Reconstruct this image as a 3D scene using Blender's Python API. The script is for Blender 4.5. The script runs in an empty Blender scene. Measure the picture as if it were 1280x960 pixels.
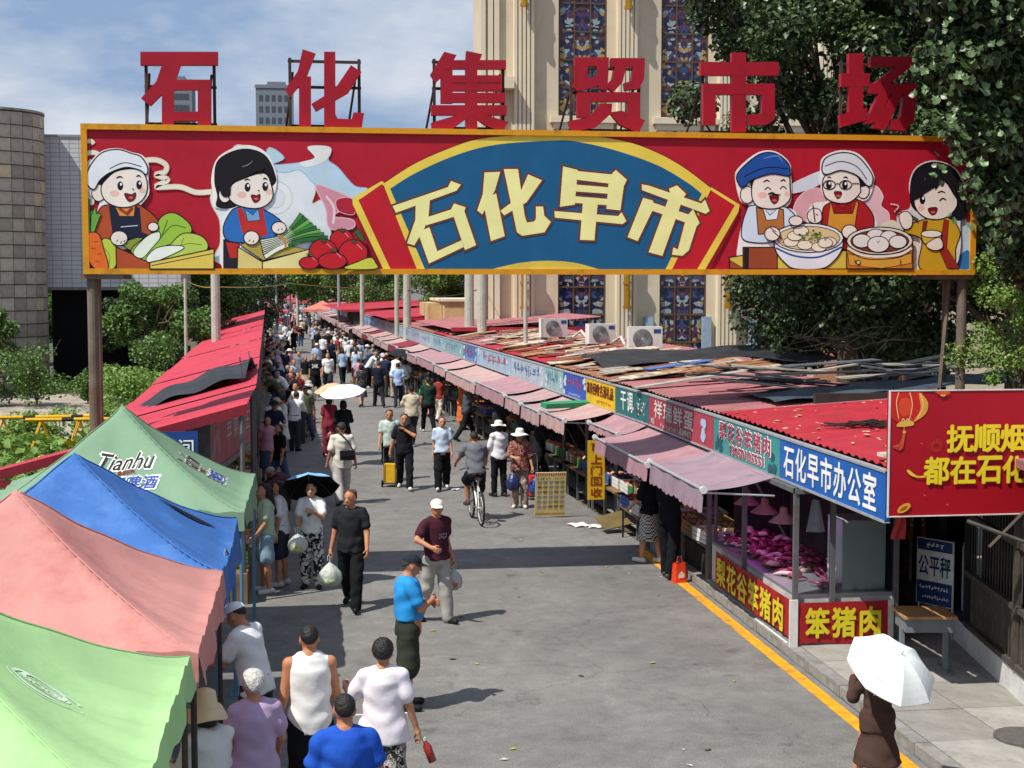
import bpy, bmesh, math, random
import numpy as np
from mathutils import Vector, Matrix, Quaternion
from mathutils.geometry import tessellate_polygon
rnd = random.Random(7)
S = bpy.context.scene
COL = S.collection
R = math.radians

# ------------------------------------------------------------------ camera, sky, sun, exposure
cam = bpy.data.objects.new('camera', bpy.data.cameras.new('camera'))
COL.objects.link(cam)
cam.location = (0, 0, 4.55)
PITCH, YAW = math.atan(125 / 1800), R(7.89)
cam.rotation_euler = (math.pi / 2 - PITCH, 0, -YAW)
cam.data.sensor_width = 36
cam.data.lens = 50.625
cam.data.clip_end = 4000
S.camera = cam
SUN = Vector((-.57, -.34, 1)).normalized()
EL = math.asin(SUN.z)
AZ = math.atan2(SUN.x, SUN.y) % (2 * math.pi)
W = bpy.data.worlds.new('World')
S.world = W
W.use_nodes = True
nt = W.node_tree
N = nt.nodes
bg = N['Background']
sky = N.new('ShaderNodeTexSky')
sky.sky_type = 'NISHITA'
sky.sun_disc = False
sky.sun_elevation = EL
sky.sun_rotation = AZ
sky.air_density = 1.0
sky.dust_density = 2.2
sky.ozone_density = 2.5
tc = N.new('ShaderNodeTexCoord')
mp = N.new('ShaderNodeMapping')
mp.inputs['Scale'].default_value = (1, 1, 2.4)
nt.links.new(tc.outputs['Generated'], mp.inputs['Vector'])
nz = N.new('ShaderNodeTexNoise')
nz.inputs['Scale'].default_value = 4.2
nz.inputs['Detail'].default_value = 8
nz.inputs['Roughness'].default_value = .55
nt.links.new(mp.outputs[0], nz.inputs['Vector'])
rp = N.new('ShaderNodeValToRGB')
rp.color_ramp.elements[0].position = .43
rp.color_ramp.elements[1].position = .64
rp.color_ramp.elements[1].color = (.85, .85, .85, 1)
nt.links.new(nz.outputs[0], rp.inputs[0])
mx = N.new('ShaderNodeMix')
mx.data_type = 'RGBA'
mx.inputs['B'].default_value = (7.8, 8.1, 8.6, 1)
nt.links.new(rp.outputs[0], mx.inputs['Factor'])
hs = N.new('ShaderNodeMix')
hs.data_type = 'RGBA'
hs.inputs['Factor'].default_value = .7
hs.inputs['B'].default_value = (3.0, 4.4, 6.9, 1)
nt.links.new(sky.outputs[0], hs.inputs['A'])
nt.links.new(hs.outputs['Result'], mx.inputs['A'])
nt.links.new(mx.outputs['Result'], bg.inputs['Color'])
bg.inputs['Strength'].default_value = .095
sl = bpy.data.lights.new('sun', 'SUN')
sl.energy = 5.0
sl.angle = R(.5)
sl.color = (1, .955, .88)
so = bpy.data.objects.new('sun', sl)
so.rotation_euler = (-SUN).to_track_quat('-Z', 'Y').to_euler()
so.location = SUN * 200
COL.objects.link(so)
S.view_settings.view_transform = 'Standard'
S.view_settings.look = 'None'
S.view_settings.exposure = .08
S.render.engine = 'CYCLES'
S.cycles.max_bounces = 6
S.cycles.transparent_max_bounces = 8

# ------------------------------------------------------------------ helpers
def C(h):
 h = h.lstrip('#')
 f = lambda c: c / 12.92 if c <= .04045 else ((c + .055) / 1.055) ** 2.4
 return tuple(f(int(h[i:i + 2], 16) / 255) for i in (0, 2, 4)) + (1,)

_M = {}
def mat(key, col, rough=.8, var=.12, scale=6., bump=0., bscale=40., metal=0., spec=.3, dirt=None, dscale=1.5, emit=None, trans=0.):
 """a principled surface whose colour wanders a little with noise, with an optional second colour of grime"""
 if key in _M:
  return _M[key]
 if isinstance(col, str):
  col = C(col)
 m = bpy.data.materials.new(key)
 m.use_nodes = True
 t = m.node_tree
 b = t.nodes['Principled BSDF']
 b.inputs['Roughness'].default_value = rough
 b.inputs['Metallic'].default_value = metal
 b.inputs['Specular IOR Level'].default_value = spec
 co = t.nodes.new('ShaderNodeTexCoord')
 n = t.nodes.new('ShaderNodeTexNoise')
 n.inputs['Scale'].default_value = scale
 n.inputs['Detail'].default_value = 6
 t.links.new(co.outputs['Object'], n.inputs['Vector'])
 mr = t.nodes.new('ShaderNodeMapRange')
 mr.inputs['From Min'].default_value = .3
 mr.inputs['From Max'].default_value = .7
 mr.inputs['To Min'].default_value = 1 - var
 mr.inputs['To Max'].default_value = 1 + var
 t.links.new(n.outputs[0], mr.inputs['Value'])
 mu = t.nodes.new('ShaderNodeVectorMath')
 mu.operation = 'SCALE'
 mu.inputs[0].default_value = col[:3]
 t.links.new(mr.outputs[0], mu.inputs['Scale'])
 last = mu.outputs[0]
 if dirt:
  n2 = t.nodes.new('ShaderNodeTexNoise')
  n2.inputs['Scale'].default_value = dscale
  n2.inputs['Detail'].default_value = 9
  n2.inputs['Roughness'].default_value = .7
  t.links.new(co.outputs['Object'], n2.inputs['Vector'])
  r2 = t.nodes.new('ShaderNodeMapRange')
  r2.inputs['From Min'].default_value = .5
  r2.inputs['From Max'].default_value = .68
  r2.inputs['To Max'].default_value = .75
  t.links.new(n2.outputs[0], r2.inputs['Value'])
  mi = t.nodes.new('ShaderNodeMix')
  mi.data_type = 'RGBA'
  t.links.new(r2.outputs[0], mi.inputs['Factor'])
  t.links.new(last, mi.inputs['A'])
  mi.inputs['B'].default_value = C(dirt) if isinstance(dirt, str) else dirt
  last = mi.outputs['Result']
 t.links.new(last, b.inputs['Base Color'])
 if bump:
  n3 = t.nodes.new('ShaderNodeTexNoise')
  n3.inputs['Scale'].default_value = bscale
  n3.inputs['Detail'].default_value = 3
  t.links.new(co.outputs['Object'], n3.inputs['Vector'])
  bp = t.nodes.new('ShaderNodeBump')
  bp.inputs['Strength'].default_value = bump
  bp.inputs['Distance'].default_value = .03
  t.links.new(n3.outputs[0], bp.inputs['Height'])
  t.links.new(bp.outputs[0], b.inputs['Normal'])
 if emit:
  b.inputs['Emission Color'].default_value = emit[:3] + (1,)
  b.inputs['Emission Strength'].default_value = emit[3]
 if trans:
  out = t.nodes['Material Output']
  tr = t.nodes.new('ShaderNodeBsdfTranslucent')
  t.links.new(last, tr.inputs['Color'])
  ms = t.nodes.new('ShaderNodeMixShader')
  ms.inputs[0].default_value = trans
  t.links.new(b.outputs[0], ms.inputs[1])
  t.links.new(tr.outputs[0], ms.inputs[2])
  t.links.new(ms.outputs[0], out.inputs['Surface'])
 _M[key] = m
 return m

def glass(key='window_glass', tint=(.8, .85, .85), mixf=.35, rough=.03):
 if key in _M:
  return _M[key]
 m = bpy.data.materials.new(key)
 m.use_nodes = True
 t = m.node_tree
 t.nodes.remove(t.nodes['Principled BSDF'])
 g = t.nodes.new('ShaderNodeBsdfGlossy')
 g.inputs['Roughness'].default_value = rough
 tr = t.nodes.new('ShaderNodeBsdfTransparent')
 tr.inputs['Color'].default_value = tint + (1,)
 ms = t.nodes.new('ShaderNodeMixShader')
 fr = t.nodes.new('ShaderNodeFresnel')
 fr.inputs[0].default_value = 1.0 + mixf * 1.6
 t.links.new(fr.outputs[0], ms.inputs[0])
 t.links.new(tr.outputs[0], ms.inputs[1])
 t.links.new(g.outputs[0], ms.inputs[2])
 t.links.new(ms.outputs[0], t.nodes['Material Output'].inputs['Surface'])
 _M[key] = m
 return m

ORG = {}
def org(o):
 return ORG.get(o.name, Vector((0, 0, 0)))

def tag(o, label=None, cat=None, group=None, kind=None):
 if label: o['label'] = label
 if cat: o['category'] = cat
 if group: o['group'] = group
 if kind: o['kind'] = kind
 return o

def thing(name, label, cat, loc=(0, 0, 0), rz=0., group=None, scale=1.):
 o = bpy.data.objects.new(name, None)
 o.empty_display_size = .2
 COL.objects.link(o)
 o.location = loc
 o.rotation_euler = (0, 0, rz)
 o.scale = (scale,) * 3
 ORG[o.name] = Vector(loc)
 return tag(o, label, cat, group)

def link(name, me, parent=None, loc=(0, 0, 0)):
 """loc is in the parent's own axes"""
 o = bpy.data.objects.new(name, me)
 COL.objects.link(o)
 o.location = loc
 if parent:
  o.parent = parent
  ORG[o.name] = Vector((0, 0, 0))
 else:
  ORG[o.name] = Vector(loc)
 return o

class MB:
 """collects faces; build() links them as ONE mesh object"""
 def __init__(s):
  s.v, s.f, s.m, s.c = [], [], [], []
 def face(s, pts, mi=0, col=None):
  n = len(s.v)
  s.v += [tuple(p) for p in pts]
  s.f.append(tuple(range(n, n + len(pts))))
  s.m.append(mi)
  s.c.append(col)
 def add(s, vs, fs, mi=0, col=None):
  n = len(s.v)
  s.v += [tuple(p) for p in vs]
  for f in fs:
   s.f.append(tuple(i + n for i in f))
   s.m.append(mi)
   s.c.append(col)
 def box(s, x0, y0, z0, x1, y1, z1, mi=0, M=None):
  vs = [(x, y, z) for z in (z0, z1) for y in (y0, y1) for x in (x0, x1)]
  if M is not None: vs = [M @ Vector(v) for v in vs]
  s.add(vs, [(0, 2, 3, 1), (4, 5, 7, 6), (0, 1, 5, 4), (2, 6, 7, 3), (0, 4, 6, 2), (1, 3, 7, 5)], mi)
 def tube(s, pts, rad, n=8, mi=0, cap=True, flat=1.):
  pts = [Vector(p) for p in pts]
  if not hasattr(rad, '__len__'): rad = [rad] * len(pts)
  vs, up0 = [], None
  for i, p in enumerate(pts):
   d = (pts[min(i + 1, len(pts) - 1)] - pts[max(i - 1, 0)]).normalized()
   a = Vector((0, 0, 1)) if abs(d.z) < .9 else Vector((1, 0, 0))
   if up0 is not None: a = up0
   u = d.cross(a)
   if u.length < 1e-4: u = d.cross(Vector((0, 1, 0)))
   u.normalize()
   w = u.cross(d).normalized()
   up0 = w
   for k in range(n):
    t = 2 * math.pi * k / n
    vs.append(p + (u * math.cos(t) + w * math.sin(t) * flat) * rad[i])
  fs = []
  for i in range(len(pts) - 1):
   for k in range(n):
    a, b = i * n + k, i * n + (k + 1) % n
    fs.append((a, b, b + n, a + n))
  if cap:
   fs.append(tuple(range(n))[::-1])
   fs.append(tuple(range((len(pts) - 1) * n, len(pts) * n)))
  s.add(vs, fs, mi)
 def lathe(s, prof, n=16, c=(0, 0, 0), mi=0):
  vs = [(c[0] + r * math.cos(2 * math.pi * k / n), c[1] + r * math.sin(2 * math.pi * k / n), c[2] + z) for r, z in prof for k in range(n)]
  fs = []
  for i in range(len(prof) - 1):
   for k in range(n):
    a, b = i * n + k, i * n + (k + 1) % n
    fs.append((a, b, b + n, a + n))
  fs.append(tuple(range(n))[::-1])
  fs.append(tuple(range((len(prof) - 1) * n, len(prof) * n)))
  s.add(vs, fs, mi)
 def prism(s, poly, M, z0, z1, mi=0, col=None):
  """2-D polygon extruded along local z"""
  n = len(poly)
  if sum(poly[i][0] * poly[(i + 1) % n][1] - poly[(i + 1) % n][0] * poly[i][1] for i in range(n)) < 0: poly = poly[::-1]
  vs = [M @ Vector((x, y, z)) for z in (z0, z1) for x, y in poly]
  tri = tessellate_polygon([[Vector((x, y, 0)) for x, y in poly]])
  fs = []
  for t in tri:
   a, b, c = t
   ar = (poly[b][0] - poly[a][0]) * (poly[c][1] - poly[a][1]) - (poly[c][0] - poly[a][0]) * (poly[b][1] - poly[a][1])
   if ar < 0: t = (a, c, b)
   fs.append(tuple(i + n for i in t))
   fs.append((t[2], t[1], t[0]))
  fs += [(i, (i + 1) % n, (i + 1) % n + n, i + n) for i in range(n)]
  s.add(vs, fs, mi, col)
 def flat(s, poly, M, z, mi=0, col=None):
  n = len(poly)
  tri = tessellate_polygon([[Vector((x, y, 0)) for x, y in poly]])
  fs = []
  for t in tri:
   a, b, c = t
   ar = (poly[b][0] - poly[a][0]) * (poly[c][1] - poly[a][1]) - (poly[c][0] - poly[a][0]) * (poly[b][1] - poly[a][1])
   fs.append(t if ar > 0 else (a, c, b))
  s.add([M @ Vector((x, y, z)) for x, y in poly], fs, mi, col)
 def grid(s, fn, nu, nv, mi=0, close=False):
  vs = [fn(i / nu, j / nv) for j in range(nv + 1) for i in range(nu + 1)]
  s.add(vs, [(j * (nu + 1) + i, j * (nu + 1) + i + 1, (j + 1) * (nu + 1) + i + 1, (j + 1) * (nu + 1) + i) for j in range(nv) for i in range(nu)], mi)
 def mesh(s, mats, o=Vector((0, 0, 0)), smooth=False):
  me = bpy.data.meshes.new('mesh')
  v = np.array(s.v, dtype=np.float32).reshape(-1, 3) - np.array(o, dtype=np.float32)
  me.from_pydata(v.tolist(), [], s.f)
  for m in (mats if isinstance(mats, (list, tuple)) else [mats]):
   me.materials.append(m)
  if any(s.m): me.polygons.foreach_set('material_index', s.m)
  if any(c is not None for c in s.c):
   at = me.color_attributes.new('ink', 'FLOAT_COLOR', 'CORNER')
   arr = np.ones((len(me.loops), 4), dtype=np.float32)
   k = 0
   for f, c in zip(s.f, s.c):
    if c is not None: arr[k:k + len(f)] = c
    k += len(f)
   at.data.foreach_set('color', arr.ravel())
  if smooth: me.polygons.foreach_set('use_smooth', [True] * len(me.polygons))
  me.update()
  return me
 def build(s, name, mats, parent=None, smooth=False, label=None, kind=None):
  """vertices are in world axes when the parent has no turn of its own"""
  p = parent
  o = Vector((0, 0, 0))
  root = parent
  while root is not None and root.parent is not None: root = root.parent
  if root is not None: o = org(root)
  ob = link(name, s.mesh(mats, o, smooth), parent)
  tag(ob, label, kind=kind)
  return ob

def frame(o, x, y=None, z=None):
 """4x4 from an origin and axes"""
 x = Vector(x).normalized()
 y = Vector(y).normalized()
 z = x.cross(y)
 M = Matrix.Identity(4)
 for i, a in enumerate((x, y, z)):
  M.col[i][:3] = a
 M.col[3][:3] = o
 return M

_T = {}
def textmesh(body, bold=0., ext=0., shear=0., spacing=1.):
 key = (body, bold, ext, shear, spacing)
 if key in _T: return _T[key]
 c = bpy.data.curves.new('letters', 'FONT')
 c.body = body
 c.shear = shear
 c.extrude = ext
 c.resolution_u = 3
 c.space_character = spacing
 o = bpy.data.objects.new('letters', c)
 COL.objects.link(o)
 bpy.context.view_layer.update()
 me = bpy.data.meshes.new_from_object(o.evaluated_get(bpy.context.evaluated_depsgraph_get()))
 v = np.empty(len(me.vertices) * 3, dtype=np.float32)
 me.vertices.foreach_get('co', v)
 v = v.reshape(-1, 3)
 fs = [tuple(p.vertices) for p in me.polygons]
 bpy.data.objects.remove(o)
 bpy.data.curves.remove(c)
 bpy.data.meshes.remove(me)
 lo, hi = v.min(0), v.max(0)
 _T[key] = (v - (lo + hi) / 2, fs, hi - lo)
 return _T[key]

def letters(mb, body, M, w, h, z=.002, bold=0., mi=0, col=None, ext=0., shear=0., spacing=1., step=.0005):
 """write body into a w x h box centred on M; bold thickens the strokes by shifted copies"""
 v, fs, sz = textmesh(body, 0, ext, shear, spacing)
 sx, sy = w / max(sz[0], 1e-3), h / max(sz[1], 1e-3)
 offs = [(0, 0)] + ([(bold, 0), (-bold, 0), (0, bold), (0, -bold), (bold * .7, bold * .7), (-bold * .7, -bold * .7), (-bold * .7, bold * .7), (bold * .7, -bold * .7)] if bold else [])
 for i, (ox, oy) in enumerate(offs):
  mb.add([M @ Vector((float(p[0] + ox) * sx, float(p[1] + oy) * sy, z + i * step + float(p[2]))) for p in v], fs, mi, col)

def bR(Y): return -.04 * max(0, Y - 24) if Y < 100 else -3.04 - .03 * (Y - 100)
def bL(Y): return -.03 * max(0, Y - 24) if Y < 100 else -2.28 - .03 * (Y - 100)
GROUND_DROP = 0
# ------------------------------------------------------------------ the setting: ground, road, kerb, pavement
def structure(mb, name, m, smooth=False):
 o = mb.build(name, m, smooth=smooth)
 o['kind'] = 'structure'
 return o

def asphalt():
 m = bpy.data.materials.new('asphalt')
 m.use_nodes = True
 t = m.node_tree
 b = t.nodes['Principled BSDF']
 b.inputs['Roughness'].default_value = .85
 b.inputs['Specular IOR Level'].default_value = .25
 co = t.nodes.new('ShaderNodeTexCoord')
 def noise(sc, det=8, rough=.6):
  n = t.nodes.new('ShaderNodeTexNoise')
  n.inputs['Scale'].default_value = sc
  n.inputs['Detail'].default_value = det
  n.inputs['Roughness'].default_value = rough
  t.links.new(co.outputs['Object'], n.inputs['Vector'])
  return n.outputs[0]
 def rng(v, a, b_, c, d):
  r = t.nodes.new('ShaderNodeMapRange')
  for k, x in zip(('From Min', 'From Max', 'To Min', 'To Max'), (a, b_, c, d)): r.inputs[k].default_value = x
  t.links.new(v, r.inputs['Value'])
  return r.outputs[0]
 def mul(a, b_):
  x = t.nodes.new('ShaderNodeMath')
  x.operation = 'MULTIPLY'
  t.links.new(a, x.inputs[0])
  t.links.new(b_, x.inputs[1])
  return x.outputs[0]
 f = mul(rng(noise(.35), .3, .7, .78, 1.2), rng(noise(1.6, 10, .7), .35, .7, 1.1, .84))
 f = mul(f, rng(noise(70, 2), .3, .75, .6, 1.45))
 f = mul(f, rng(noise(14, 4, .7), .35, .68, .93, 1.07))
 f = mul(f, rng(noise(4.5, 6, .65), .38, .66, .9, 1.1))
 vo = t.nodes.new('ShaderNodeTexVoronoi')
 vo.feature = 'DISTANCE_TO_EDGE'
 vo.inputs['Scale'].default_value = .22
 wv = t.nodes.new('ShaderNodeVectorMath')
 wv.operation = 'ADD'
 nn = t.nodes.new('ShaderNodeTexNoise')
 nn.inputs['Scale'].default_value = 1.3
 nn.inputs['Detail'].default_value = 5
 t.links.new(co.outputs['Object'], nn.inputs['Vector'])
 t.links.new(co.outputs['Object'], wv.inputs[0])
 t.links.new(nn.outputs['Color'], wv.inputs[1])
 t.links.new(wv.outputs[0], vo.inputs['Vector'])
 f = mul(f, rng(vo.outputs['Distance'], 0, .0035, .72, 1))
 spots = mul(rng(noise(2.2, 3, .5), .64, .73, 1, .7), rng(noise(.8, 9, .75), .56, .66, 1, .86))
 f = mul(f, spots)
 mu = t.nodes.new('ShaderNodeVectorMath')
 mu.operation = 'SCALE'
 mu.inputs[0].default_value = (.196, .189, .178)
 t.links.new(f, mu.inputs['Scale'])
 t.links.new(mu.outputs[0], b.inputs['Base Color'])
 bp = t.nodes.new('ShaderNodeBump')
 bp.inputs['Strength'].default_value = .5
 bp.inputs['Distance'].default_value = .01
 t.links.new(noise(90, 3), bp.inputs['Height'])
 t.links.new(bp.outputs[0], b.inputs['Normal'])
 return m

g = MB()
g.grid(lambda u, v: (-1500 + 3000 * u, -60 + 2600 * v, -.09), 24, 24)
structure(g, 'ground', mat('soil', '#5d5648', .95, .3, .4, .4, 8, dirt='#4b5a34', dscale=.6))
g = MB()
ys = [-8, 10, 24, 40, 60, 80, 100, 140, 200, 280, 420]
for a, b in zip(ys, ys[1:]):
 g.face([(-5 + bL(a), a, 0), (5.72 + bR(a), a, 0), (5.72 + bR(b), b, 0), (-5 + bL(b), b, 0)])
structure(g, 'road', asphalt())
g = MB()
for a, b in zip(ys, ys[1:-1]):
 if a < 24: g.face([(5.47 + bR(a), a, .004), (5.63 + bR(a), a, .004), (5.63 + bR(b), b, .004), (5.47 + bR(b), b, .004)])
structure(g, 'road_edge_line', mat('road_paint_yellow', '#dd9a1c', .8, .2, 9, dirt='#7a6a4a', dscale=5))
g = MB()
g.box(-1.2, 15.02, .001, 1.0, 15.06, .005)
g.box(-1.6, 11.4, .001, .6, 11.48, .005)
structure(g, 'parking_line', mat('road_paint_white', '#d5d3cb', .8, .2, 9, dirt='#8a8880', dscale=6))
# kerb stones and paving slabs
kerb_m = mat('kerb_stone', '#8d8b86', .9, .2, 5, .3, 30, dirt='#5d5a54', dscale=3)
kerb = link('kerb', None)
kerb['kind'] = 'structure'
kb = MB(); kb.box(5.73, 0, 0, 5.88, .985, .125)
km = kb.mesh(kerb_m)
y = -4
while y < 24:
 o = link('kerb_stone', km, kerb, (rnd.uniform(-.004, .004), y, rnd.uniform(-.006, .004)))
 y += 1.
pave = MB()
for a, b in zip(ys, ys[1:-1]):
 pave.face([(5.885 + bR(a), a, .095), (16 + bR(a), a, .095), (16 + bR(b), b, .095), (5.885 + bR(b), b, .095)])
pv = structure(pave, 'pavement', mat('pavement_bed', '#85827b', .9, .18, 2, .2, 30, dirt='#66625a', dscale=2))
slab_m = [mat('paving_slab_%d' % i, c, .88, .14, 4, .25, 40, dirt='#6d6a63', dscale=2.2) for i, c in enumerate(('#9a9790', '#908d86', '#a19e97'))]
sm = []
for m in slab_m:
 b = MB(); b.box(0, 0, 0, .785, .985, .028); sm.append(b.mesh(m))
for i in range(3):
 for j in range(8):
  link('paving_slab', sm[rnd.randrange(3)], pv, (5.89 + i * .8, 10 + j * 1.0, .098 + rnd.uniform(-.004, .004)))
mh = MB()
mh.lathe([(.3, 0), (.3, .03), (.27, .034)], 24, (6.85, 12.95, .125))
mc = mh.build('manhole_cover', mat('cast_iron', '#5c5a55', .8, .2, 20, .4, 60))
tag(mc, 'round iron manhole cover set in the pavement near the shop front', 'manhole cover')
rn2 = random.Random(3)
ll = MB()
for k in range(42):
 x, y, s_, a_ = rn2.uniform(.3, 5.5), rn2.uniform(12, 34), rn2.uniform(.012, .035), rn2.uniform(0, 6.28)
 ll.face([(x + s_ * 1.7 * math.cos(a_), y + s_ * 1.7 * math.sin(a_), .008), (x - s_ * math.sin(a_), y + s_ * math.cos(a_), .016), (x - s_ * 1.7 * math.cos(a_), y - s_ * 1.7 * math.sin(a_), .008), (x + s_ * math.sin(a_), y - s_ * math.cos(a_), .012)], k % 3)
lo = ll.build('litter', [mat('litter_leaf', '#a3a04a', .9), mat('litter_paper', '#b5b3a8', .9), mat('litter_brown', '#5a4d3c', .9)]); lo['kind'] = 'stuff'
# gravel lot beyond the squash patch
g = MB()
g.face([(-30, 44, -.04), (-5.6, 44, -.04), (-7.5, 62, -.04), (-30, 62, -.04)])
structure(g, 'gravel_lot', mat('pale_concrete', '#a39a8c', .95, .25, 1.2, .3, 20, dirt='#71684f', dscale=.8))

# ------------------------------------------------------------------ buildings
beige = mat('beige_stone', '#cdbfa5', .9, .06, .6, .08, 12, dirt='#b3a488', dscale=.4)
beige2 = mat('beige_stone_light', '#d8cbb1', .9, .05, .8)
def stained():
 m = bpy.data.materials.new('stained_glass')
 m.use_nodes = True
 t = m.node_tree
 b = t.nodes['Principled BSDF']
 b.inputs['Roughness'].default_value = .18
 co = t.nodes.new('ShaderNodeTexCoord')
 mp = t.nodes.new('ShaderNodeMapping')
 t.links.new(co.outputs['Object'], mp.inputs[0])
 # mirror about the window's middle so that the design is symmetrical
 sx = t.nodes.new('ShaderNodeSeparateXYZ')
 t.links.new(co.outputs['Object'], sx.inputs[0])
 ab = t.nodes.new('ShaderNodeMath'); ab.operation = 'ABSOLUTE'
 t.links.new(sx.outputs['X'], ab.inputs[0])
 cx = t.nodes.new('ShaderNodeCombineXYZ')
 t.links.new(ab.outputs[0], cx.inputs['X'])
 t.links.new(sx.outputs['Z'], cx.inputs['Y'])
 n = t.nodes.new('ShaderNodeTexNoise')
 n.inputs['Scale'].default_value = 1.6
 t.links.new(cx.outputs[0], n.inputs['Vector'])
 ad = t.nodes.new('ShaderNodeVectorMath'); ad.operation = 'MULTIPLY_ADD'
 ad.inputs[1].default_value = (.55, .55, 0)
 t.links.new(n.outputs['Color'], ad.inputs[0])
 t.links.new(cx.outputs[0], ad.inputs[2])
 v = t.nodes.new('ShaderNodeTexVoronoi')
 v.inputs['Scale'].default_value = 6.2
 v.inputs['Randomness'].default_value = .9
 t.links.new(ad.outputs[0], v.inputs['Vector'])
 s2 = t.nodes.new('ShaderNodeSeparateColor')
 t.links.new(v.outputs['Color'], s2.inputs[0])
 rp = t.nodes.new('ShaderNodeValToRGB')
 rp.color_ramp.interpolation = 'CONSTANT'
 cols = ['#15193a', '#27406e', '#9aa6a8', '#35224a', '#5f2a24', '#1a1f3c', '#a88a4a', '#4a3058', '#8c999c', '#241c34', '#6f3c2a', '#2e4a74']
 e = rp.color_ramp.elements
 e[0].color = C(cols[0])
 e[1].position = 1 / 12; e[1].color = C(cols[1])
 for i in range(2, 12):
  x = e.new(i / 12); x.color = C(cols[i])
 t.links.new(s2.outputs[0], rp.inputs[0])
 v2 = t.nodes.new('ShaderNodeTexVoronoi')
 v2.feature = 'DISTANCE_TO_EDGE'
 v2.inputs['Scale'].default_value = 6.2
 v2.inputs['Randomness'].default_value = .9
 t.links.new(ad.outputs[0], v2.inputs['Vector'])
 mr = t.nodes.new('ShaderNodeMapRange')
 mr.inputs['From Max'].default_value = .05
 t.links.new(v2.outputs['Distance'], mr.inputs['Value'])
 mu = t.nodes.new('ShaderNodeVectorMath'); mu.operation = 'SCALE'
 t.links.new(rp.outputs[0], mu.inputs[0])
 t.links.new(mr.outputs[0], mu.inputs['Scale'])
 t.links.new(mu.outputs[0], b.inputs['Base Color'])
 return m
STAIN = stained()
YF = 58.
hall = thing('banquet_hall', 'tall beige hall with fluted pilasters and stained glass windows behind the stalls', 'building', (12, YF, 0))
w = MB()
wins = [(9.93, 11.93), (14.17, 16.17), (18.41, 20.41), (22.65, 24.65)]
bands = [(1.0, 10.15), (11.35, 26)]
xs = [6.75] + [x for p in wins for x in p] + [30]
for i in range(0, len(xs), 2):
 w.box(xs[i], YF, 0, xs[i + 1], YF + 2.5, 26)
for a, b in wins:
 w.box(a, YF + .01, 0, b, YF + 8, 1.0)
 w.box(a, YF + .01, 10.15, b, YF + 8, 11.35)
w.build('wall', beige, hall)
for a, b in wins:
 for z0, z1 in bands:
  wf = MB()
  mx_ = (a + b) / 2
  for x in (a, b - .07): wf.box(x, YF + .10, z0, x + .07, YF + .24, z1)
  for k in (1, 2): wf.box(a + (b - a) * k / 3 - .03, YF + .12, z0 + .07, a + (b - a) * k / 3 + .03, YF + .22, z1 - .07)
  nr = max(1, round((z1 - z0) / 1.14))
  for k in range(nr + 1):
   zz = z0 + (z1 - z0) * k / nr
   wf.box(a + .07, YF + .115, max(z0, zz - .035), b - .07, YF + .215, min(z1, zz + .035))
  fr = wf.build('window', mat('bronze_frame', '#5b4636', .5, .1), hall)
  pb = MB(); pb.box(-(b - a) / 6, 0, 0, (b - a) / 6, .02, (z1 - z0) / nr)
  for r_ in range(nr):
   for k in range(3):
    pm = MB()
    zc = z0 + (z1 - z0) * r_ / nr
    x0 = a + (b - a) * k / 3
    pm.box(x0, YF + .17, zc, x0 + (b - a) / 3, YF + .19, zc + (z1 - z0) / nr)
    me = pm.mesh(STAIN, Vector((mx_, YF + .17, 0)))
    o = link('pane', me, fr, (mx_ - 12, .17, 0))
 sb = MB()
 sb.box(a - .35, YF - .32, 11.05, b + .35, YF, 11.28)
 sb.box(a - .22, YF - .22, 10.8, b + .22, YF, 11.05)
 sb.box(a - .1, YF - .14, 10.4, b + .1, YF, 10.8)
 sb.build('window_sill', beige2, hall)
gold = mat('gold_metal', '#b88a2c', .35, .15, 8, metal=.6)
for xp in (8.5, 12.72, 16.96, 21.2, 25.4):
 pb = MB()
 pb.box(xp - .42, YF - .22, 0, xp + .42, YF, 26)
 for k in range(5):
  x = xp - .42 + .17 * k + .01
  pb.box(x, YF - .34, 0, x + .115, YF - .22, 26)
 pb.build('pilaster', beige2, hall)
 for zz in (3.6, 15.6):
  lb = MB()
  lb.tube([(xp - .55 + .5, YF - .62, zz), (xp - .05, YF - .62, zz + 2.1)], .13, 10)
  for q in (0, 1.0, 2.1): lb.tube([(xp - .05, YF - .62, zz + q - .06), (xp - .05, YF - .62, zz + q + .06)], .17, 10)
  lb.tube([(xp - .05, YF - .62, zz + 2.1), (xp - .05, YF - .62, zz + 2.35)], [.08, .03], 8)
  lb.box(xp - .09, YF - .6, zz + .2, xp - .01, YF - .34, zz + .3)
  lb.box(xp - .09, YF - .6, zz + 1.7, xp - .01, YF - .34, zz + 1.8)
  lb.build('wall_lamp', gold, hall)
eb = MB()
for x in (6.75, 7.05, 7.3): eb.box(x, YF - .18, 0, x + .2, YF, 26)
eb.build('corner_pilaster', beige2, hall)
pb = MB()
pb.box(7.3, YF - .8, 12.3, 8.02, YF - .001, 12.75)
pb.box(7.3, YF - .3, 0, 7.5, YF - .001, 12.3)
pb.build('entrance_canopy', beige2, hall)
for x in (15.45, 16.25, 18.7, 13.0, 17.4):
 vb = MB(); vb.box(x + .5, YF - .25, 1.6, x + .86, YF - .01, 3.2)
 vb.build('shutter', mat('shutter_blue', '#8fa3b5', .6), hall)
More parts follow.
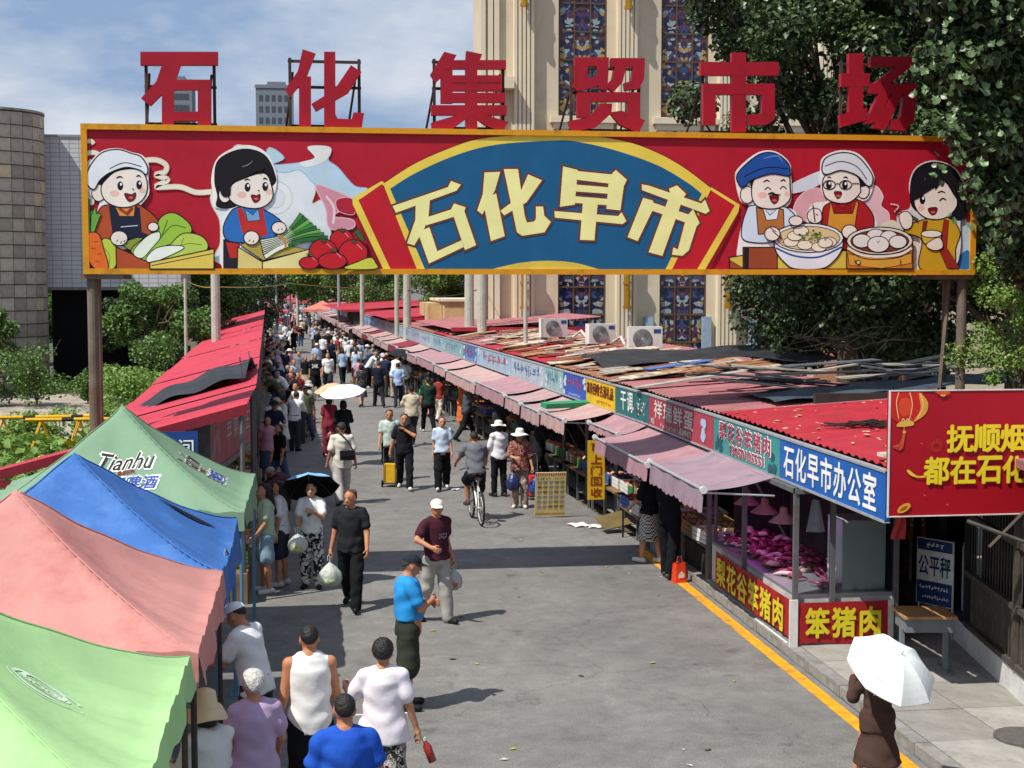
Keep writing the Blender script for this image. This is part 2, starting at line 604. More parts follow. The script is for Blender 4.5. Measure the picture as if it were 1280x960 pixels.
# low shop porch at the right end of the hall
porch = thing('shop_porch', 'small brown timber shop porch with dark panes beside the beige hall', 'building', (22, 50, 0))
b = MB()
b.box(19.0, 50, 0, 22.4, 53, 3.9)
b.build('wall', mat('brown_render', '#9a6f55', .8, .1), porch)
b = MB(); b.box(18.7, 49.5, 3.9, 22.7, 53, 4.1); b.box(18.9, 49.6, 4.1, 22.5, 53, 4.3)
b.build('roof', mat('porch_tile', '#5e5148', .8, .2), porch)
for x in (19.25, 20.3, 21.35):
 b = MB(); b.box(x, 49.9, .9, x + .85, 49.99, 3.6)
 f_ = b.build('window', mat('dark_timber', '#4a2f20', .7), porch)
 b = MB(); b.box(x + .08, 49.88, 1.0, x + .77, 49.895, 3.5)
 b.build('pane', mat('dark_pane', '#20282c', .12, spec=.6), f_)
annex = thing('yellow_annex', 'low pale yellow rendered block with cables on its wall behind the red roofs', 'building', (8, 66, 0))
b = MB()
b.box(6.0, 66, 0, 9.6, 73, 3.75)
b.box(5.4, 68, 0, 6.0, 73, 3.65)
b.build('wall', mat('yellow_render', '#c9ac7e', .9, .12, 1.5, dirt='#a08864', dscale=1), annex)
b = MB(); b.box(5.9, 65.9, 3.75, 9.7, 73, 3.86); b.build('coping', beige2, annex)
b = MB(); b.box(7.4, 65.96, .5, 7.5, 66, 3.7); b.tube([(6.4, 65.95, 2.6), (7.45, 65.93, 3.4), (8.8, 65.95, 2.9)], .03, 6); b.build('cable', mat('black_rubber', '#1c1c1c', .7), annex)

# tiled tower and raised white tiled wing on the left
tower_m = [mat('tower_tile_%d' % i, c, .75, .18, 3, .1, 20, dirt=d, dscale=1.2) for i, (c, d) in enumerate((('#a8a194', '#7d766b'), ('#979084', '#6f695f'), ('#b3ab9c', '#857d71'), ('#c0b494', '#968b72')))]
tower = thing('tiled_tower', 'round tower clad in grimy grey tiles', 'building', (-13.95, 66, 0))
b = MB(); b.lathe([(2.3, -.2), (2.3, 11.9), (2.2, 11.95)], 40, (-13.95, 66, 0))
b.build('core', mat('tower_mortar', '#6b655c', .9, .2), tower)
tm = []
NT, RT = 26, 2.3
for m in tower_m:
 t_ = MB(); a = math.pi / NT * .965
 t_.box(-RT * a, -.0, .02, RT * a, .045, .535)
 tm.append(t_.mesh(m))
far_t = MB()
for j in range(21):
 for k in range(NT):
  an = 2 * math.pi * (k + .5) / NT
  dx, dy = math.cos(an), math.sin(an)
  vis = dy < .25 and dx > -.55
  Mx = Matrix.Rotation(an - math.pi / 2, 4, 'Z')
  if vis:
   r_ = rnd.random()
   o = link('tile', tm[3] if r_ < .05 else tm[rnd.choice((0, 0, 1, 2))], tower, (dx * (RT - .005), dy * (RT - .005), j * .566))
   o.rotation_euler = (0, 0, an - math.pi / 2)
  else:
   far_t.box(-.25, 2.29, j * .566 + .02, .25, 2.33, j * .566 + .55, M=Matrix.Translation((-13.95, 66, 0)) @ Mx)
far_t.build('tile_cladding', tower_m[0], tower, kind='stuff')
b = MB(); b.lathe([(2.38, 11.92), (2.38, 12.02), (2.2, 12.03)], 40, (-13.95, 66, 0)); b.build('coping', tower_m[1], tower)

def tiles(key, col, grout, bw, bh, rough=.4):
 m = bpy.data.materials.new(key)
 m.use_nodes = True
 t = m.node_tree
 b = t.nodes['Principled BSDF']
 b.inputs['Roughness'].default_value = rough
 co = t.nodes.new('ShaderNodeTexCoord')
 sx = t.nodes.new('ShaderNodeSeparateXYZ'); t.links.new(co.outputs['Object'], sx.inputs[0])
 cx = t.nodes.new('ShaderNodeCombineXYZ')
 t.links.new(sx.outputs['X'], cx.inputs['X']); t.links.new(sx.outputs['Z'], cx.inputs['Y'])
 br = t.nodes.new('ShaderNodeTexBrick')
 br.offset = 0
 br.inputs['Scale'].default_value = 1
 br.inputs['Brick Width'].default_value = bw
 br.inputs['Row Height'].default_value = bh
 br.inputs['Mortar Size'].default_value = .018
 br.inputs['Color1'].default_value = C(col); br.inputs['Color2'].default_value = tuple(x * .88 for x in C(col)[:3]) + (1,)
 br.inputs['Mortar'].default_value = C(grout)
 t.links.new(cx.outputs[0], br.inputs['Vector'])
 t.links.new(br.outputs[0], b.inputs['Base Color'])
 return m
wing = thing('white_tiled_wing', 'raised white tiled wing beside the round tower, open and dark underneath', 'building', (-9, 67, 0))
b = MB(); b.box(-12.4, 67, 4.4, -5.9, 76, 11.1); b.build('wall', tiles('white_wall_tile', '#c4c5c6', '#8f9090', .42, .2), wing)
b = MB(); b.box(-12.5, 66.95, 11.1, -5.8, 76, 11.2); b.build('coping', mat('zinc', '#8f9294', .6), wing)
b = MB(); b.box(-12.35, 67.05, 4.28, -5.95, 76, 4.4); b.build('soffit', mat('weathered_concrete', '#8d8980', .9, .2), wing)
b = MB(); b.box(-11.75, 68, 0, -6.6, 76, 4.28); b.build('undercroft_shade_block', mat('undercroft_shade', '#17161a', .95), wing)  # solid black block stands in for the deep shade under the wing
b = MB(); b.box(-14.0, 64.0, 4.2, -13.75, 64.6, 6.2); b.build('signboard', tiles('white_board', '#cfd0d2', '#8f9090', .3, .3), wing)
# distant flats
for (x0, x1, y, h, lab) in ((-14.6, -4.6, 400, 57.5, 'far grey tower block seen through the red letters, the wider one'), (-38.5, -31.5, 400, 58.5, 'far grey tower block behind the first red letter, mostly hidden')):
 t_ = thing('tower_block', lab, 'building', ((x0 + x1) / 2, y, 0))
 b = MB(); b.box(x0, y, 0, x1, y + 12, h); b.box(x0 + 3, y + 2, h, x1 - 2, y + 8, h + 2)
 b.build('wall', mat('far_concrete', '#787d85', .9, .05), t_)
 b = MB()
 for i in range(18):
  for k in range(5):
   xx = x0 + .9 + k * (x1 - x0 - 1.6) / 5
   b.box(xx, y - .05, 3 + i * 3, xx + 1.0, y, 4.6 + i * 3)
 b.build('window', mat('far_window', '#484f58', .4), t_, kind='stuff')
 b = MB(); b.box(x0 - .2, y - .2, h, x1 + .2, y, h + .9); b.build('parapet', mat('far_concrete', '#787d85'), t_)
# grey flats closing the far end of the street
for i, (x0, x1, y, h) in enumerate(((-4, 12, 330, 17), (15, 34, 345, 20), (-34, -14, 360, 13))):
 t_ = thing('apartment_block', ['grey flats closing the far end of the street', 'larger pale grey flats at the far end behind the poles', 'low pale flats far beyond the trees on the left'][i], 'building', ((x0 + x1) / 2, y, 0))
 b = MB(); b.box(x0, y, 0, x1, y + 10, h); b.build('wall', mat('pale_concrete_far', '#a8a8a6', .9), t_)
 b = MB()
 for z in range(1, int(h / 3)):
  for k in range(int((x1 - x0) / 2.6)):
   xx = x0 + .8 + k * 2.6
   b.box(xx, y - .06, z * 3 + .9, xx + 1.5, y, z * 3 + 2.4)
 b.build('window', mat('far_window', '#484f58'), t_, kind='stuff')
# ------------------------------------------------------------------ the market gate: banner box on posts with red letters on top
YB = 21.1
def bxz(x, y):
 """the banner drawing's own coordinates (a 1280 x 960 layout) to metres on the banner plane"""
 a, b = (x - 640) / 1800, (480 - y) / 1800
 cp, sp, cy, sy = math.cos(PITCH), math.sin(PITCH), math.cos(YAW), math.sin(YAW)
 f = cp + b * sp
 dx, dy, dz = sy * f + a * cy, cy * f - a * sy, -sp + b * cp
 return (dx * YB / dy, 4.55 + dz * YB / dy)
X0, X1, Z0, Z1 = -3.2, 10.12, 4.71, 6.79
gate = thing('market_gate', 'wide red and blue market banner with red letters on top spanning the street', 'gate sign', (0, YB, 0))
b = MB()
for x in (X0 + 1.4, X0 + 4.0, X0 + 6.7, X0 + 9.4, X0 + 12): b.box(x - .03, YB + .06, Z0 + .05, x + .03, YB + .96, Z1 - .05)
b.box(X0 + .05, YB + .05, Z0 + .05, X1 - .05, YB + .97, Z0 + .09)
b.box(X0 + .05, YB + .05, Z1 - .09, X1 - .05, YB + .97, Z1 - .05)
b.box(X0 + .05, YB + .02, Z0 + .05, X1 - .05, YB + .05, Z1 - .05)
b.build('box_truss', mat('rusty_steel', '#5a4a40', .85, .3, 5, .2, 30, dirt='#7a5238', dscale=2), gate)
b = MB(); b.box(X0 + .04, YB + .97, Z0 + .04, X1 - .04, YB + 1.0, Z1 - .04); b.build('back_panel', mat('banner_red', '#b3152b', .6, .05, 1.5), gate)
fm = mat('frame_yellow', '#d8951a', .5, .12, 3, dirt='#9a6a20', dscale=3)
b = MB()
b.box(X0, YB - .05, Z0 - .02, X1, YB + .06, Z0 + .06)
b.box(X0, YB - .05, Z1 - .07, X1, YB + .06, Z1 + .01)
b.box(X0, YB - .049, Z0 + .06, X0 + .085, YB + .06, Z1 - .07)
b.box(X1 - .085, YB - .049, Z0 + .06, X1, YB + .06, Z1 - .07)
b.build('frame', fm, gate)
# canvas, a little slack
b = MB()
def canv(u, v):
 x, z = X0 + .07 + (X1 - X0 - .14) * u, Z0 + .05 + (Z1 - Z0 - .1) * v
 return (x, YB - .006 + .004 * math.sin(x * 2.1) * math.sin(v * 3.1), z)
b.grid(canv, 60, 6)
b.build('canvas', mat('banner_canvas', '#b3152b', .55, .07, 1.2, .35, 1.1, dirt='#a01226'), gate, smooth=True)
# posts
pm_ = mat('post_steel', '#6f6456', .75, .25, 3, .15, 25, dirt='#6a4a36', dscale=1.6)
for x, dy in ((-3.1, .1), (-3.13, .85), (9.98, .1), (10.05, .85)):
 b = MB(); b.tube([(x, YB + dy, 0), (x, YB + dy, Z0 - .02)], .076 if dy < .5 else .045, 14)
 b.build('post', pm_, gate)
b = MB()
b.tube([(9.6, YB + .15, 0), (9.62, YB + .15, 2.2), (9.82, YB + .2, 4.66)], .035, 6); b.build('post_brace', pm_, gate)
b = MB(); b.box(-3.25, YB - .02, Z0 - .09, -2.65, YB + .9, Z0 - .025); b.build('post_bracket', pm_, gate); b = MB(); b.box(9.5, YB - .02, Z0 - .09, 10.1, YB + .9, Z0 - .025)
b.build('post_bracket', pm_, gate)

# --- printed drawing: every patch of ink is a flat polygon a hair above the one before
def ink_mat():
 m = bpy.data.materials.new('printed_ink')
 m.use_nodes = True
 t = m.node_tree
 b = t.nodes['Principled BSDF']
 b.inputs['Roughness'].default_value = .55
 b.inputs['Specular IOR Level'].default_value = .25
 a = t.nodes.new('ShaderNodeAttribute'); a.attribute_name = 'ink'
 co = t.nodes.new('ShaderNodeTexCoord')
 n = t.nodes.new('ShaderNodeTexNoise'); n.inputs['Scale'].default_value = 2.5; n.inputs['Detail'].default_value = 4
 t.links.new(co.outputs['Object'], n.inputs['Vector'])
 r = t.nodes.new('ShaderNodeMapRange')
 r.inputs['From Min'].default_value = .3; r.inputs['From Max'].default_value = .7
 r.inputs['To Min'].default_value = .9; r.inputs['To Max'].default_value = 1.05
 t.links.new(n.outputs[0], r.inputs['Value'])
 s = t.nodes.new('ShaderNodeVectorMath'); s.operation = 'SCALE'
 t.links.new(a.outputs['Color'], s.inputs[0]); t.links.new(r.outputs[0], s.inputs['Scale'])
 t.links.new(s.outputs[0], b.inputs['Base Color'])
 return m
INK = ink_mat()
def smooth_loop(p, k=5):
 out, n = [], len(p)
 for i in range(n):
  a, b_, c, d = (Vector(p[(i + j - 1) % n]) for j in range(4))
  for q in range(k):
   t = q / k
   out.append(tuple(.5 * (2 * b_ + (c - a) * t + (2 * a - 5 * b_ + 4 * c - d) * t * t + (3 * b_ - a - 3 * c + d) * t ** 3)))
 return out
def smooth_line(p, k=5):
 if len(p) < 3: return p
 q = [p[0]] + list(p) + [p[-1]]
 out = []
 for i in range(len(p) - 1):
  a, b_, c, d = (Vector(q[i + j]) for j in range(4))
  for s in range(k):
   t = s / k
   out.append(tuple(.5 * (2 * b_ + (c - a) * t + (2 * a - 5 * b_ + 4 * c - d) * t * t + (3 * b_ - a - 3 * c + d) * t ** 3)))
 return out + [p[-1]]
def grow(p, d):
 n = len(p)
 ar = sum(p[i][0] * p[(i + 1) % n][1] - p[(i + 1) % n][0] * p[i][1] for i in range(n))
 sg = 1 if ar > 0 else -1
 out = []
 for i in range(n):
  a, b_, c = Vector(p[i - 1]), Vector(p[i]), Vector(p[(i + 1) % n])
  e1, e2 = (b_ - a), (c - b_)
  if e1.length < 1e-6 or e2.length < 1e-6:
   out.append(tuple(b_)); continue
  e1.normalize(); e2.normalize()
  n1, n2 = Vector((e1.y, -e1.x)) * sg, Vector((e2.y, -e2.x)) * sg
  m = n1 + n2
  if m.length < .3: m = n1
  m.normalize()
  out.append(tuple(b_ + m * d / max(.55, m.dot(n1))))
 return out
class Art:
 """a drawing laid on the plane through M; T maps drawing units to that plane's 2-D metres"""
 def __init__(s, M, T, z=.008, dz=.00045):
  s.mb, s.M, s.T, s.z, s.dz = MB(), M, T, z, dz
 def poly(s, p, col):
  q = [s.T(*a) for a in p]
  # drop repeated points
  q = [a for i, a in enumerate(q) if (Vector(a) - Vector(q[i - 1])).length > 1e-5]
  s.mb.flat(q, s.M, s.z, 0, C(col))
  s.z += s.dz
 def fill(s, p, col, line='#15141a', w=.7, halo=0):
  if halo: s.poly(grow(p, halo + w * 1.45), '#f2ece2')
  if w: s.poly(grow(p, w * 1.45), line)
  s.poly(p, col)
 def blob(s, p, col, line='#15141a', w=.7, halo=0, k=5): s.fill(smooth_loop(p, k), col, line, w, halo)
 def ell(s, x, y, rx, ry, col, w=0, rot=0, line='#15141a', n=20, halo=0):
  c, q = math.cos(rot), math.sin(rot)
  p = [(x + rx * math.cos(t) * c - ry * math.sin(t) * q, y + rx * math.cos(t) * q + ry * math.sin(t) * c) for t in (2 * math.pi * i / n for i in range(n))]
  s.fill(p, col, line, w, halo)
 def stroke(s, p, col='#15141a', w=.8, k=5, taper=False):
  if w < 1.25: w *= 1.3
  p = smooth_line(p, k)
  L, Rr, n = [], [], len(p)
  for i in range(n):
   a, b_ = Vector(p[max(0, i - 1)]), Vector(p[min(n - 1, i + 1)])
   d = (b_ - a).normalized() if (b_ - a).length > 1e-9 else Vector((1, 0))
   ww = w * .5 * (math.sin(math.pi * (.12 + .8 * i / (n - 1))) if taper else 1)
   m = Vector((-d.y, d.x)) * ww
   L.append(tuple(Vector(p[i]) + m)); Rr.append(tuple(Vector(p[i]) - m))
  q = [s.T(*a) for a in L + Rr[::-1]]
  nL = len(L)
  vs = [s.M @ Vector((a[0], a[1], s.z)) for a in q]
  s.mb.add(vs, [(i, i + 1, 2 * nL - 2 - i, 2 * nL - 1 - i) for i in range(nL - 1)], 0, C(col))
  s.z += s.dz
 def done(s, name, parent, label=None):
  return s.mb.build(name, INK, parent, label=label)
MBAN = frame((0, YB - .006, 0), (1, 0, 0), (0, 0, 1))
Z_ = [.012]
def A(z=None):
 return Art(MBAN, bxz, z if z is not None else .012)
def cr(ox, oy, pts): return [(ox + x / 4, oy + y / 4) for x, y in pts]
c1 = lambda *p: cr(90, 150, p)
c2 = lambda *p: cr(370, 150, p)
c3 = lambda *p: cr(660, 150, p)
c4 = lambda *p: cr(910, 150, p)

# steam and ribbons behind the figures
a = A(.010)
a.dz = .0002
cream, pale = '#efe3d0', '#e3e8ec'
def steam(p, w, c='#efe6d6'): a.stroke(p, '#e0b98a', w + 1.6, 6); a.stroke(p, c, w, 6)
steam(c1((70, 110), (95, 105), (110, 120)), 4); steam(c1((62, 170), (120, 165), (160, 215), (105, 240), (62, 232)), 5)
a.blob(c1((70, 240), (100, 200), (105, 330), (110, 420), (66, 400)), '#ece7df', w=0)
steam(c1((345, 205), (420, 200), (470, 225), (465, 260), (420, 275), (480, 300), (420, 335), (540, 335), (620, 362), (710, 358)), 5.5)
a.blob(c1((740, 500), (700, 420), (705, 350), (800, 150), (860, 130), (940, 150), (1010, 250), (1100, 235), (1190, 270), (1215, 350), (1200, 420), (1270, 400), (1290, 520), (1240, 720), (750, 720), (745, 610)), pale, line='#dcc7a6', w=.8)
a.ell(*c1((1020, 390))[0], 20, 20, '#e6ebee', .5, line='#c9b48e'); a.ell(*c1((1015, 392))[0], 12, 12, '#dfe5e9', .4, line='#c9b48e')
a.blob(c2((-135, 140), (-60, 190), (-125, 225), (20, 215), (95, 190), (105, 140), (170, 140), (160, 200), (210, 240), (290, 330), (355, 345), (285, 390), (180, 345), (95, 320), (20, 250), (-60, 262), (-150, 230)), '#bcd6e6', line='#93bcd6', w=.6)
a.blob(c2((60, 135), (170, 138), (150, 200), (60, 235), (20, 215), (95, 190)), '#e9e9e3', w=.4, line='#c0cfd8')
a.blob(c2((100, 330), (180, 350), (280, 395), (290, 420), (180, 480), (280, 500), (280, 540), (170, 540), (150, 440)), '#d993a3', line='#e9c3c9', w=.8)
a.blob(c2((205, 400), (280, 395), (290, 470), (215, 455)), '#b3213a', w=.5, line='#e9c3c9')
a.stroke(c2((150, 380), (190, 440), (185, 520)), '#eed6d8', 3)
a.done('printed_steam', gate)
# right side steam
a = A(.010)
a.dz = .0002
a.blob(c4((310, 330), (380, 290), (470, 255), (500, 270), (440, 330), (320, 365)), '#d4dde6', w=.4, line='#eef0f2')
a.blob(c4((340, 410), (400, 350), (470, 350), (500, 400), (480, 520), (340, 480)), '#dfa7ae', w=.8, line='#e9c9cc')
a.blob(c4((680, 380), (730, 330), (770, 380), (760, 430), (800, 470), (790, 540), (700, 540)), '#e4bcc2', w=.8, line='#ecd5d6')
a.blob(c4((740, 535), (820, 500), (870, 540), (1000, 600), (960, 740), (880, 740), (700, 560)), '#e8dcc4', w=0)
a.blob(c4((1140, 500), (1190, 500), (1215, 600), (1222, 742), (1120, 742), (1150, 620)), '#b9cfe0', w=0)
a.blob(c4((1150, 690), (1195, 650), (1222, 700), (1222, 742), (1145, 742)), '#2f74b5', w=0)
for q in (((810, 420), (850, 430), (830, 460)),): a.stroke(c4(*q), '#e8c7ca', 1.5)
a.done('printed_steam', gate)

# the fan
a = A(.016)
Y_, B_, DR = '#ecd050', '#1a5c86', '#8e1420'
outer = [(479, 230), (520, 204), (570, 182.5), (602, 173.5), (645, 169.6), (690, 168.6), (722, 169.3), (757, 172.5), (800, 182.5), (847, 205), (889, 236)]
inner = [(487.5, 236), (520, 216), (570, 194), (620, 181), (690, 176), (722, 177.5), (772, 189), (822, 207), (857.5, 227.5), (877, 242.5)]
def arc(p): return smooth_line(p, 5)
a.poly([(x, y + 1.5) for x, y in grow(arc(outer) + [(889, 244), (881, 336.5), (479, 336.5)], 2.2) if True], '#7d1020')
a.poly(arc(outer) + [(877, 242.5)] + arc(inner)[::-1], Y_)
a.poly(arc(inner) + [(832.5, 336.5), (530, 336.5)], B_)
a.poly([(615, 336.5)] + arc([(615, 336.4), (650, 328.5), (685, 326), (718, 328.5), (747.5, 336.4)]), '#d9bf4c')
a.poly([(441, 257), (470, 336.5), (487, 336.5), (450, 250)], DR)
a.poly([(440.5, 250), (443, 246), (477, 226.5), (482, 230), (448, 250), (489, 336.5), (479, 336.5), (441, 256)], Y_)
a.poly([(448, 250.5), (477.5, 230), (523, 336.5), (488, 336.5)], '#c01c2c')
a.poly([(478.5, 229.5), (487.5, 236), (531, 336.5), (521, 336.5)], Y_)
a.poly([(877, 242), (889, 235), (841, 336.5), (831.5, 336.5)], Y_)
a.poly([(889.5, 237), (919, 256), (873, 336.5), (839.5, 336.5)], '#c01c2c')
a.poly([(888, 234), (924, 256), (922, 266), (886, 336.5), (871, 336.5), (918, 257), (888, 238)], Y_)
a.poly([(924, 262), (923, 268), (888, 336.5), (881, 336.5)], DR)
a.done('printed_fan', gate)

# four big characters on the fan
CH = [
 [c2((485, 432), (500, 462), (800, 352), (820, 325), (775, 308), (760, 338)),
  c2((600, 405), (668, 382), (660, 480), (640, 540), (590, 625), (557, 615), (598, 500)),
  c2((610, 560), (665, 540), (715, 690), (665, 715)),
  c2((650, 490), (775, 450), (790, 420), (845, 438), (835, 468), (650, 525)),
  c2((785, 470), (838, 455), (897, 625), (845, 648)),
  c2((680, 670), (825, 605), (835, 634), (692, 702))],
 [c2((943, 265), (1017, 262), (992, 350), (930, 470), (907, 452), (935, 370)),
  c2((935, 400), (998, 370), (1040, 580), (975, 603)),
  c2((1040, 248), (1107, 248), (1140, 480), (1152, 515), (1190, 510), (1200, 495), (1200, 435), (1232, 435), (1238, 480), (1270, 510), (1240, 560), (1130, 577), (1105, 560)),
  c2((1160, 275), (1225, 303), (1150, 410), (1040, 475), (1023, 455), (1110, 390))],
 [c3((175, 235), (245, 252), (230, 422), (160, 432)),
  c3((235, 257), (415, 275), (437, 253), (490, 300), (478, 325), (238, 297)),
  c3((405, 290), (478, 310), (458, 450), (392, 443)),
  c3((230, 325), (410, 340), (410, 368), (228, 355)),
  c3((222, 383), (405, 398), (402, 425), (220, 412)),
  c3((132, 458), (450, 483), (465, 465), (487, 505), (470, 519), (135, 487)),
  c3((275, 405), (345, 410), (328, 600), (260, 598))],
 [c3((705, 345), (742, 330), (785, 370), (768, 395), (715, 385)),
  c3((568, 325), (600, 330), (865, 420), (882, 402), (903, 455), (885, 467), (570, 350)),
  c3((705, 385), (767, 402), (668, 677), (603, 660)),
  c3((575, 392), (620, 405), (628, 432), (545, 603), (498, 585)),
  c3((600, 408), (800, 475), (822, 450), (853, 515), (840, 530), (608, 448)),
  c3((790, 490), (845, 510), (800, 650), (770, 677), (720, 672), (725, 640), (748, 650))]]
for ch in CH:
 a = A(.022)
 a.dz = .0003
 for st in ch: a.poly(grow(st, 2.9), '#6f3a34')
 for st in ch: a.poly(grow(st, .5), '#f2eda0')
 a.done('printed_character', gate)

# --- the figures
K = '#17151b'
SKIN = '#f3e6da'
def face(a, pts, eyes, mouth, cheeks, brow, smile=False):
 a.blob(pts, SKIN, K, 1.0)
 for x, y, rx, ry in cheeks: a.ell(x, y, rx, ry, '#f0c0ae')
 for x, y in eyes:
  if smile: a.stroke([(x - 4, y + 1.5), (x, y - 1.8), (x + 4, y + 1.5)], K, 1.3)
  else:
   a.ell(x, y, 3.6, 5.6, K); a.ell(x + .9, y - 2, 1.3, 1.8, '#ffffff')
 for q in brow: a.stroke(q, K, 1.8, taper=True)
 a.blob(mouth, '#7a1420', K, .6)
 cx = sum(p[0] for p in mouth) / len(mouth); cy = sum(p[1] for p in mouth) / len(mouth)
 a.ell(cx, cy + 1.6, 3, 1.6, '#d85a55')
# 1: vendor in a white cap with an orange jacket, and cabbages
a = A(.024)
a.poly(grow(smooth_loop(c1((75, 300), (90, 230), (150, 165), (230, 150), (300, 170), (350, 185), (378, 230), (375, 300), (378, 370), (330, 430), (330, 440), (430, 520), (440, 600), (200, 640), (120, 560), (140, 440), (150, 400), (100, 370)), 4), 2), '#f4f0ea')
a.blob(c1((200, 425), (330, 425), (440, 520), (400, 590), (210, 620), (120, 560), (140, 450)), '#b4502a', K, 1.0)
a.blob(c1((225, 430), (320, 430), (330, 520), (230, 520)), '#e2923c', w=.5)
a.poly(c1((185, 430), (215, 425), (240, 480), (310, 480), (315, 430), (340, 440), (350, 560), (400, 580), (210, 612)), '#1c2238')
a.stroke(c1((245, 535), (330, 528)), '#c9cdd6', .9)
a.poly(c1((230, 430), (275, 460), (300, 430), (310, 445), (280, 480), (235, 450)), '#8e3a22')
a.blob(c1((120, 300), (180, 255), (300, 235), (340, 250), (360, 280), (150, 400)), K, w=0)
a.ell(*c1((135, 365))[0], 8, 10, SKIN, .9)
face(a, c1((175, 300), (230, 258), (330, 250), (368, 290), (374, 350), (350, 400), (290, 432), (220, 430), (165, 395), (150, 340)),
     c1((243, 330), (337, 325)), c1((266, 370), (300, 375), (318, 366), (312, 395), (285, 405)), [c1((215, 368))[0] + (6, 4), c1((352, 352))[0] + (4, 3.5)],
     [c1((222, 292), (240, 284), (256, 290)), c1((322, 284), (335, 278), (346, 286))])
a.stroke(c1((302, 345), (312, 348)), K, 1)
a.blob(c1((78, 310), (92, 240), (150, 170), (230, 152), (300, 172), (345, 188), (375, 235), (372, 270), (340, 248), (270, 235), (190, 262), (140, 300), (110, 345)), '#e9edf2', K, 1.1)
a.stroke(c1((190, 245), (265, 215), (350, 235)), K, .9)
a.done('printed_vendor', gate, 'printed cartoon vendor in a white cap and dark apron')
a = A(.036)
a.poly(c1((90, 465), (120, 440), (110, 560), (85, 560)), '#3f7d3a'); a.fill(c1((66, 390), (88, 400), (95, 560), (70, 560)), '#2e6b38', K, .6)
a.fill(c1((100, 480), (118, 435), (122, 470), (145, 470), (112, 560), (98, 560)), '#6aa845', K, .6)
a.blob(c1((150, 610), (190, 600), (225, 650), (215, 735), (150, 740)), '#c2cf4a', K, .8)
a.stroke(c1((165, 640), (190, 680), (185, 735)), '#7f9a34', .8)
a.blob(c1((70, 590), (95, 565), (135, 575), (160, 650), (182, 742), (120, 742), (85, 690)), '#e06a28', K, .9)
for q in (((112, 610), (135, 608)), ((95, 640), (120, 645)), ((130, 670), (150, 668)), ((120, 705), (140, 710))): a.stroke(c1(*q), '#a8431a', .8)
a.fill(c1((225, 640), (400, 715), (395, 742), (228, 742)), '#b4502a', K, 1)
a.fill(c1((240, 618), (330, 590), (420, 600), (540, 640), (400, 712)), '#8c9a3a', K, .8)
a.blob(c1((300, 660), (340, 610), (420, 555), (440, 500), (480, 470), (530, 475), (590, 525), (590, 570), (520, 610), (440, 640), (380, 700)), '#9cc544', K, .9)
a.blob(c1((310, 660), (370, 590), (430, 560), (440, 590), (400, 640), (350, 690)), '#e9f0dc', K, .8)
a.stroke(c1((430, 610), (500, 530), (570, 540)), '#4f7a2a', .8); a.stroke(c1((450, 580), (480, 500)), '#4f7a2a', .8)
a.blob(c1((455, 690), (500, 620), (560, 570), (640, 580), (678, 620), (660, 660), (560, 680)), '#bcd35a', K, .9)
a.stroke(c1((500, 665), (570, 620), (650, 625)), '#6a8f32', .8); a.stroke(c1((540, 640), (560, 590)), '#6a8f32', .8)
a.blob(c1((375, 695), (420, 645), (500, 630), (560, 640), (460, 690), (400, 712)), '#f0f3e6', K, .8)
a.fill(c1((395, 715), (708, 648), (708, 742), (395, 742)), '#e6c85a', K, 1.1)
a.stroke(c1((400, 728), (706, 668)), K, .8, 1)
a.ell(*c1((238, 592))[0], 10, 8.5, SKIN, .9)
for q in (((225, 610), (232, 600)), ((245, 618), (252, 606)), ((262, 612), (268, 600))): a.stroke(c1(*q), K, .8, 1)
a.ell(*c1((408, 535))[0], 6, 5, SKIN, .9)
a.done('printed_cabbage_crate', gate)
# 2: vendor with black hair and leeks, tomatoes
a = A(.024)
a.poly(grow(smooth_loop(c1((705, 290), (740, 190), (860, 135), (960, 165), (1015, 270), (1000, 380), (940, 440), (1060, 520), (1060, 600), (840, 740), (760, 740), (750, 600), (770, 480), (800, 440), (720, 430), (715, 380)), 4), 2), '#f4f0ea')
a.blob(c1((715, 300), (735, 200), (850, 148), (960, 175), (1012, 270), (1000, 330), (840, 420), (780, 440), (725, 430), (730, 380)), K, w=.6)
a.fill(c1((760, 600), (830, 600), (830, 742), (760, 742)), '#20202a', K, .6)
a.fill(c1((770, 610), (835, 620), (832, 690), (790, 690)), '#c2302c', K, .7)
a.blob(c1((830, 440), (930, 440), (1050, 515), (1020, 580), (880, 610), (780, 600), (760, 540), (790, 470)), '#2f6fb8', K, 1.0)
a.poly(c1((825, 445), (850, 440), (880, 505), (940, 500), (935, 445), (955, 445), (978, 575), (900, 600), (850, 560)), '#c2302c')
a.fill(c1((868, 450), (905, 478), (930, 448), (940, 500), (880, 505)), '#78a7d8', K, .5)
a.ell(*c1((765, 375))[0], 7, 9, SKIN, .9)
face(a, c1((800, 330), (850, 300), (960, 270), (995, 330), (1000, 390), (960, 430), (900, 440), (820, 420), (785, 380)),
     c1((878, 337), (966, 333)), c1((898, 378), (925, 380), (938, 374), (935, 400), (912, 410)), [c1((850, 375))[0] + (6, 4), c1((985, 360))[0] + (4, 3.5)],
     [c1((862, 303), (876, 296), (890, 302)), c1((955, 297), (966, 292), (978, 300))])
a.stroke(c1((930, 352), (938, 356)), K, 1)
a.poly(smooth_loop(c1((740, 240), (800, 165), (900, 150), (985, 200), (1012, 290), (975, 260), (960, 240), (940, 275), (935, 255), (860, 290), (800, 320), (790, 380), (745, 370)), 4), K)
a.stroke(c1((850, 235), (880, 225), (905, 205)), '#8a8a92', .8, taper=True)
a.done('printed_vendor', gate, 'printed cartoon vendor with black hair and a blue shirt')
a = A(.036)
a.fill(c1((833, 640), (955, 715), (955, 742), (830, 742)), '#e0cd7a', K, 1)
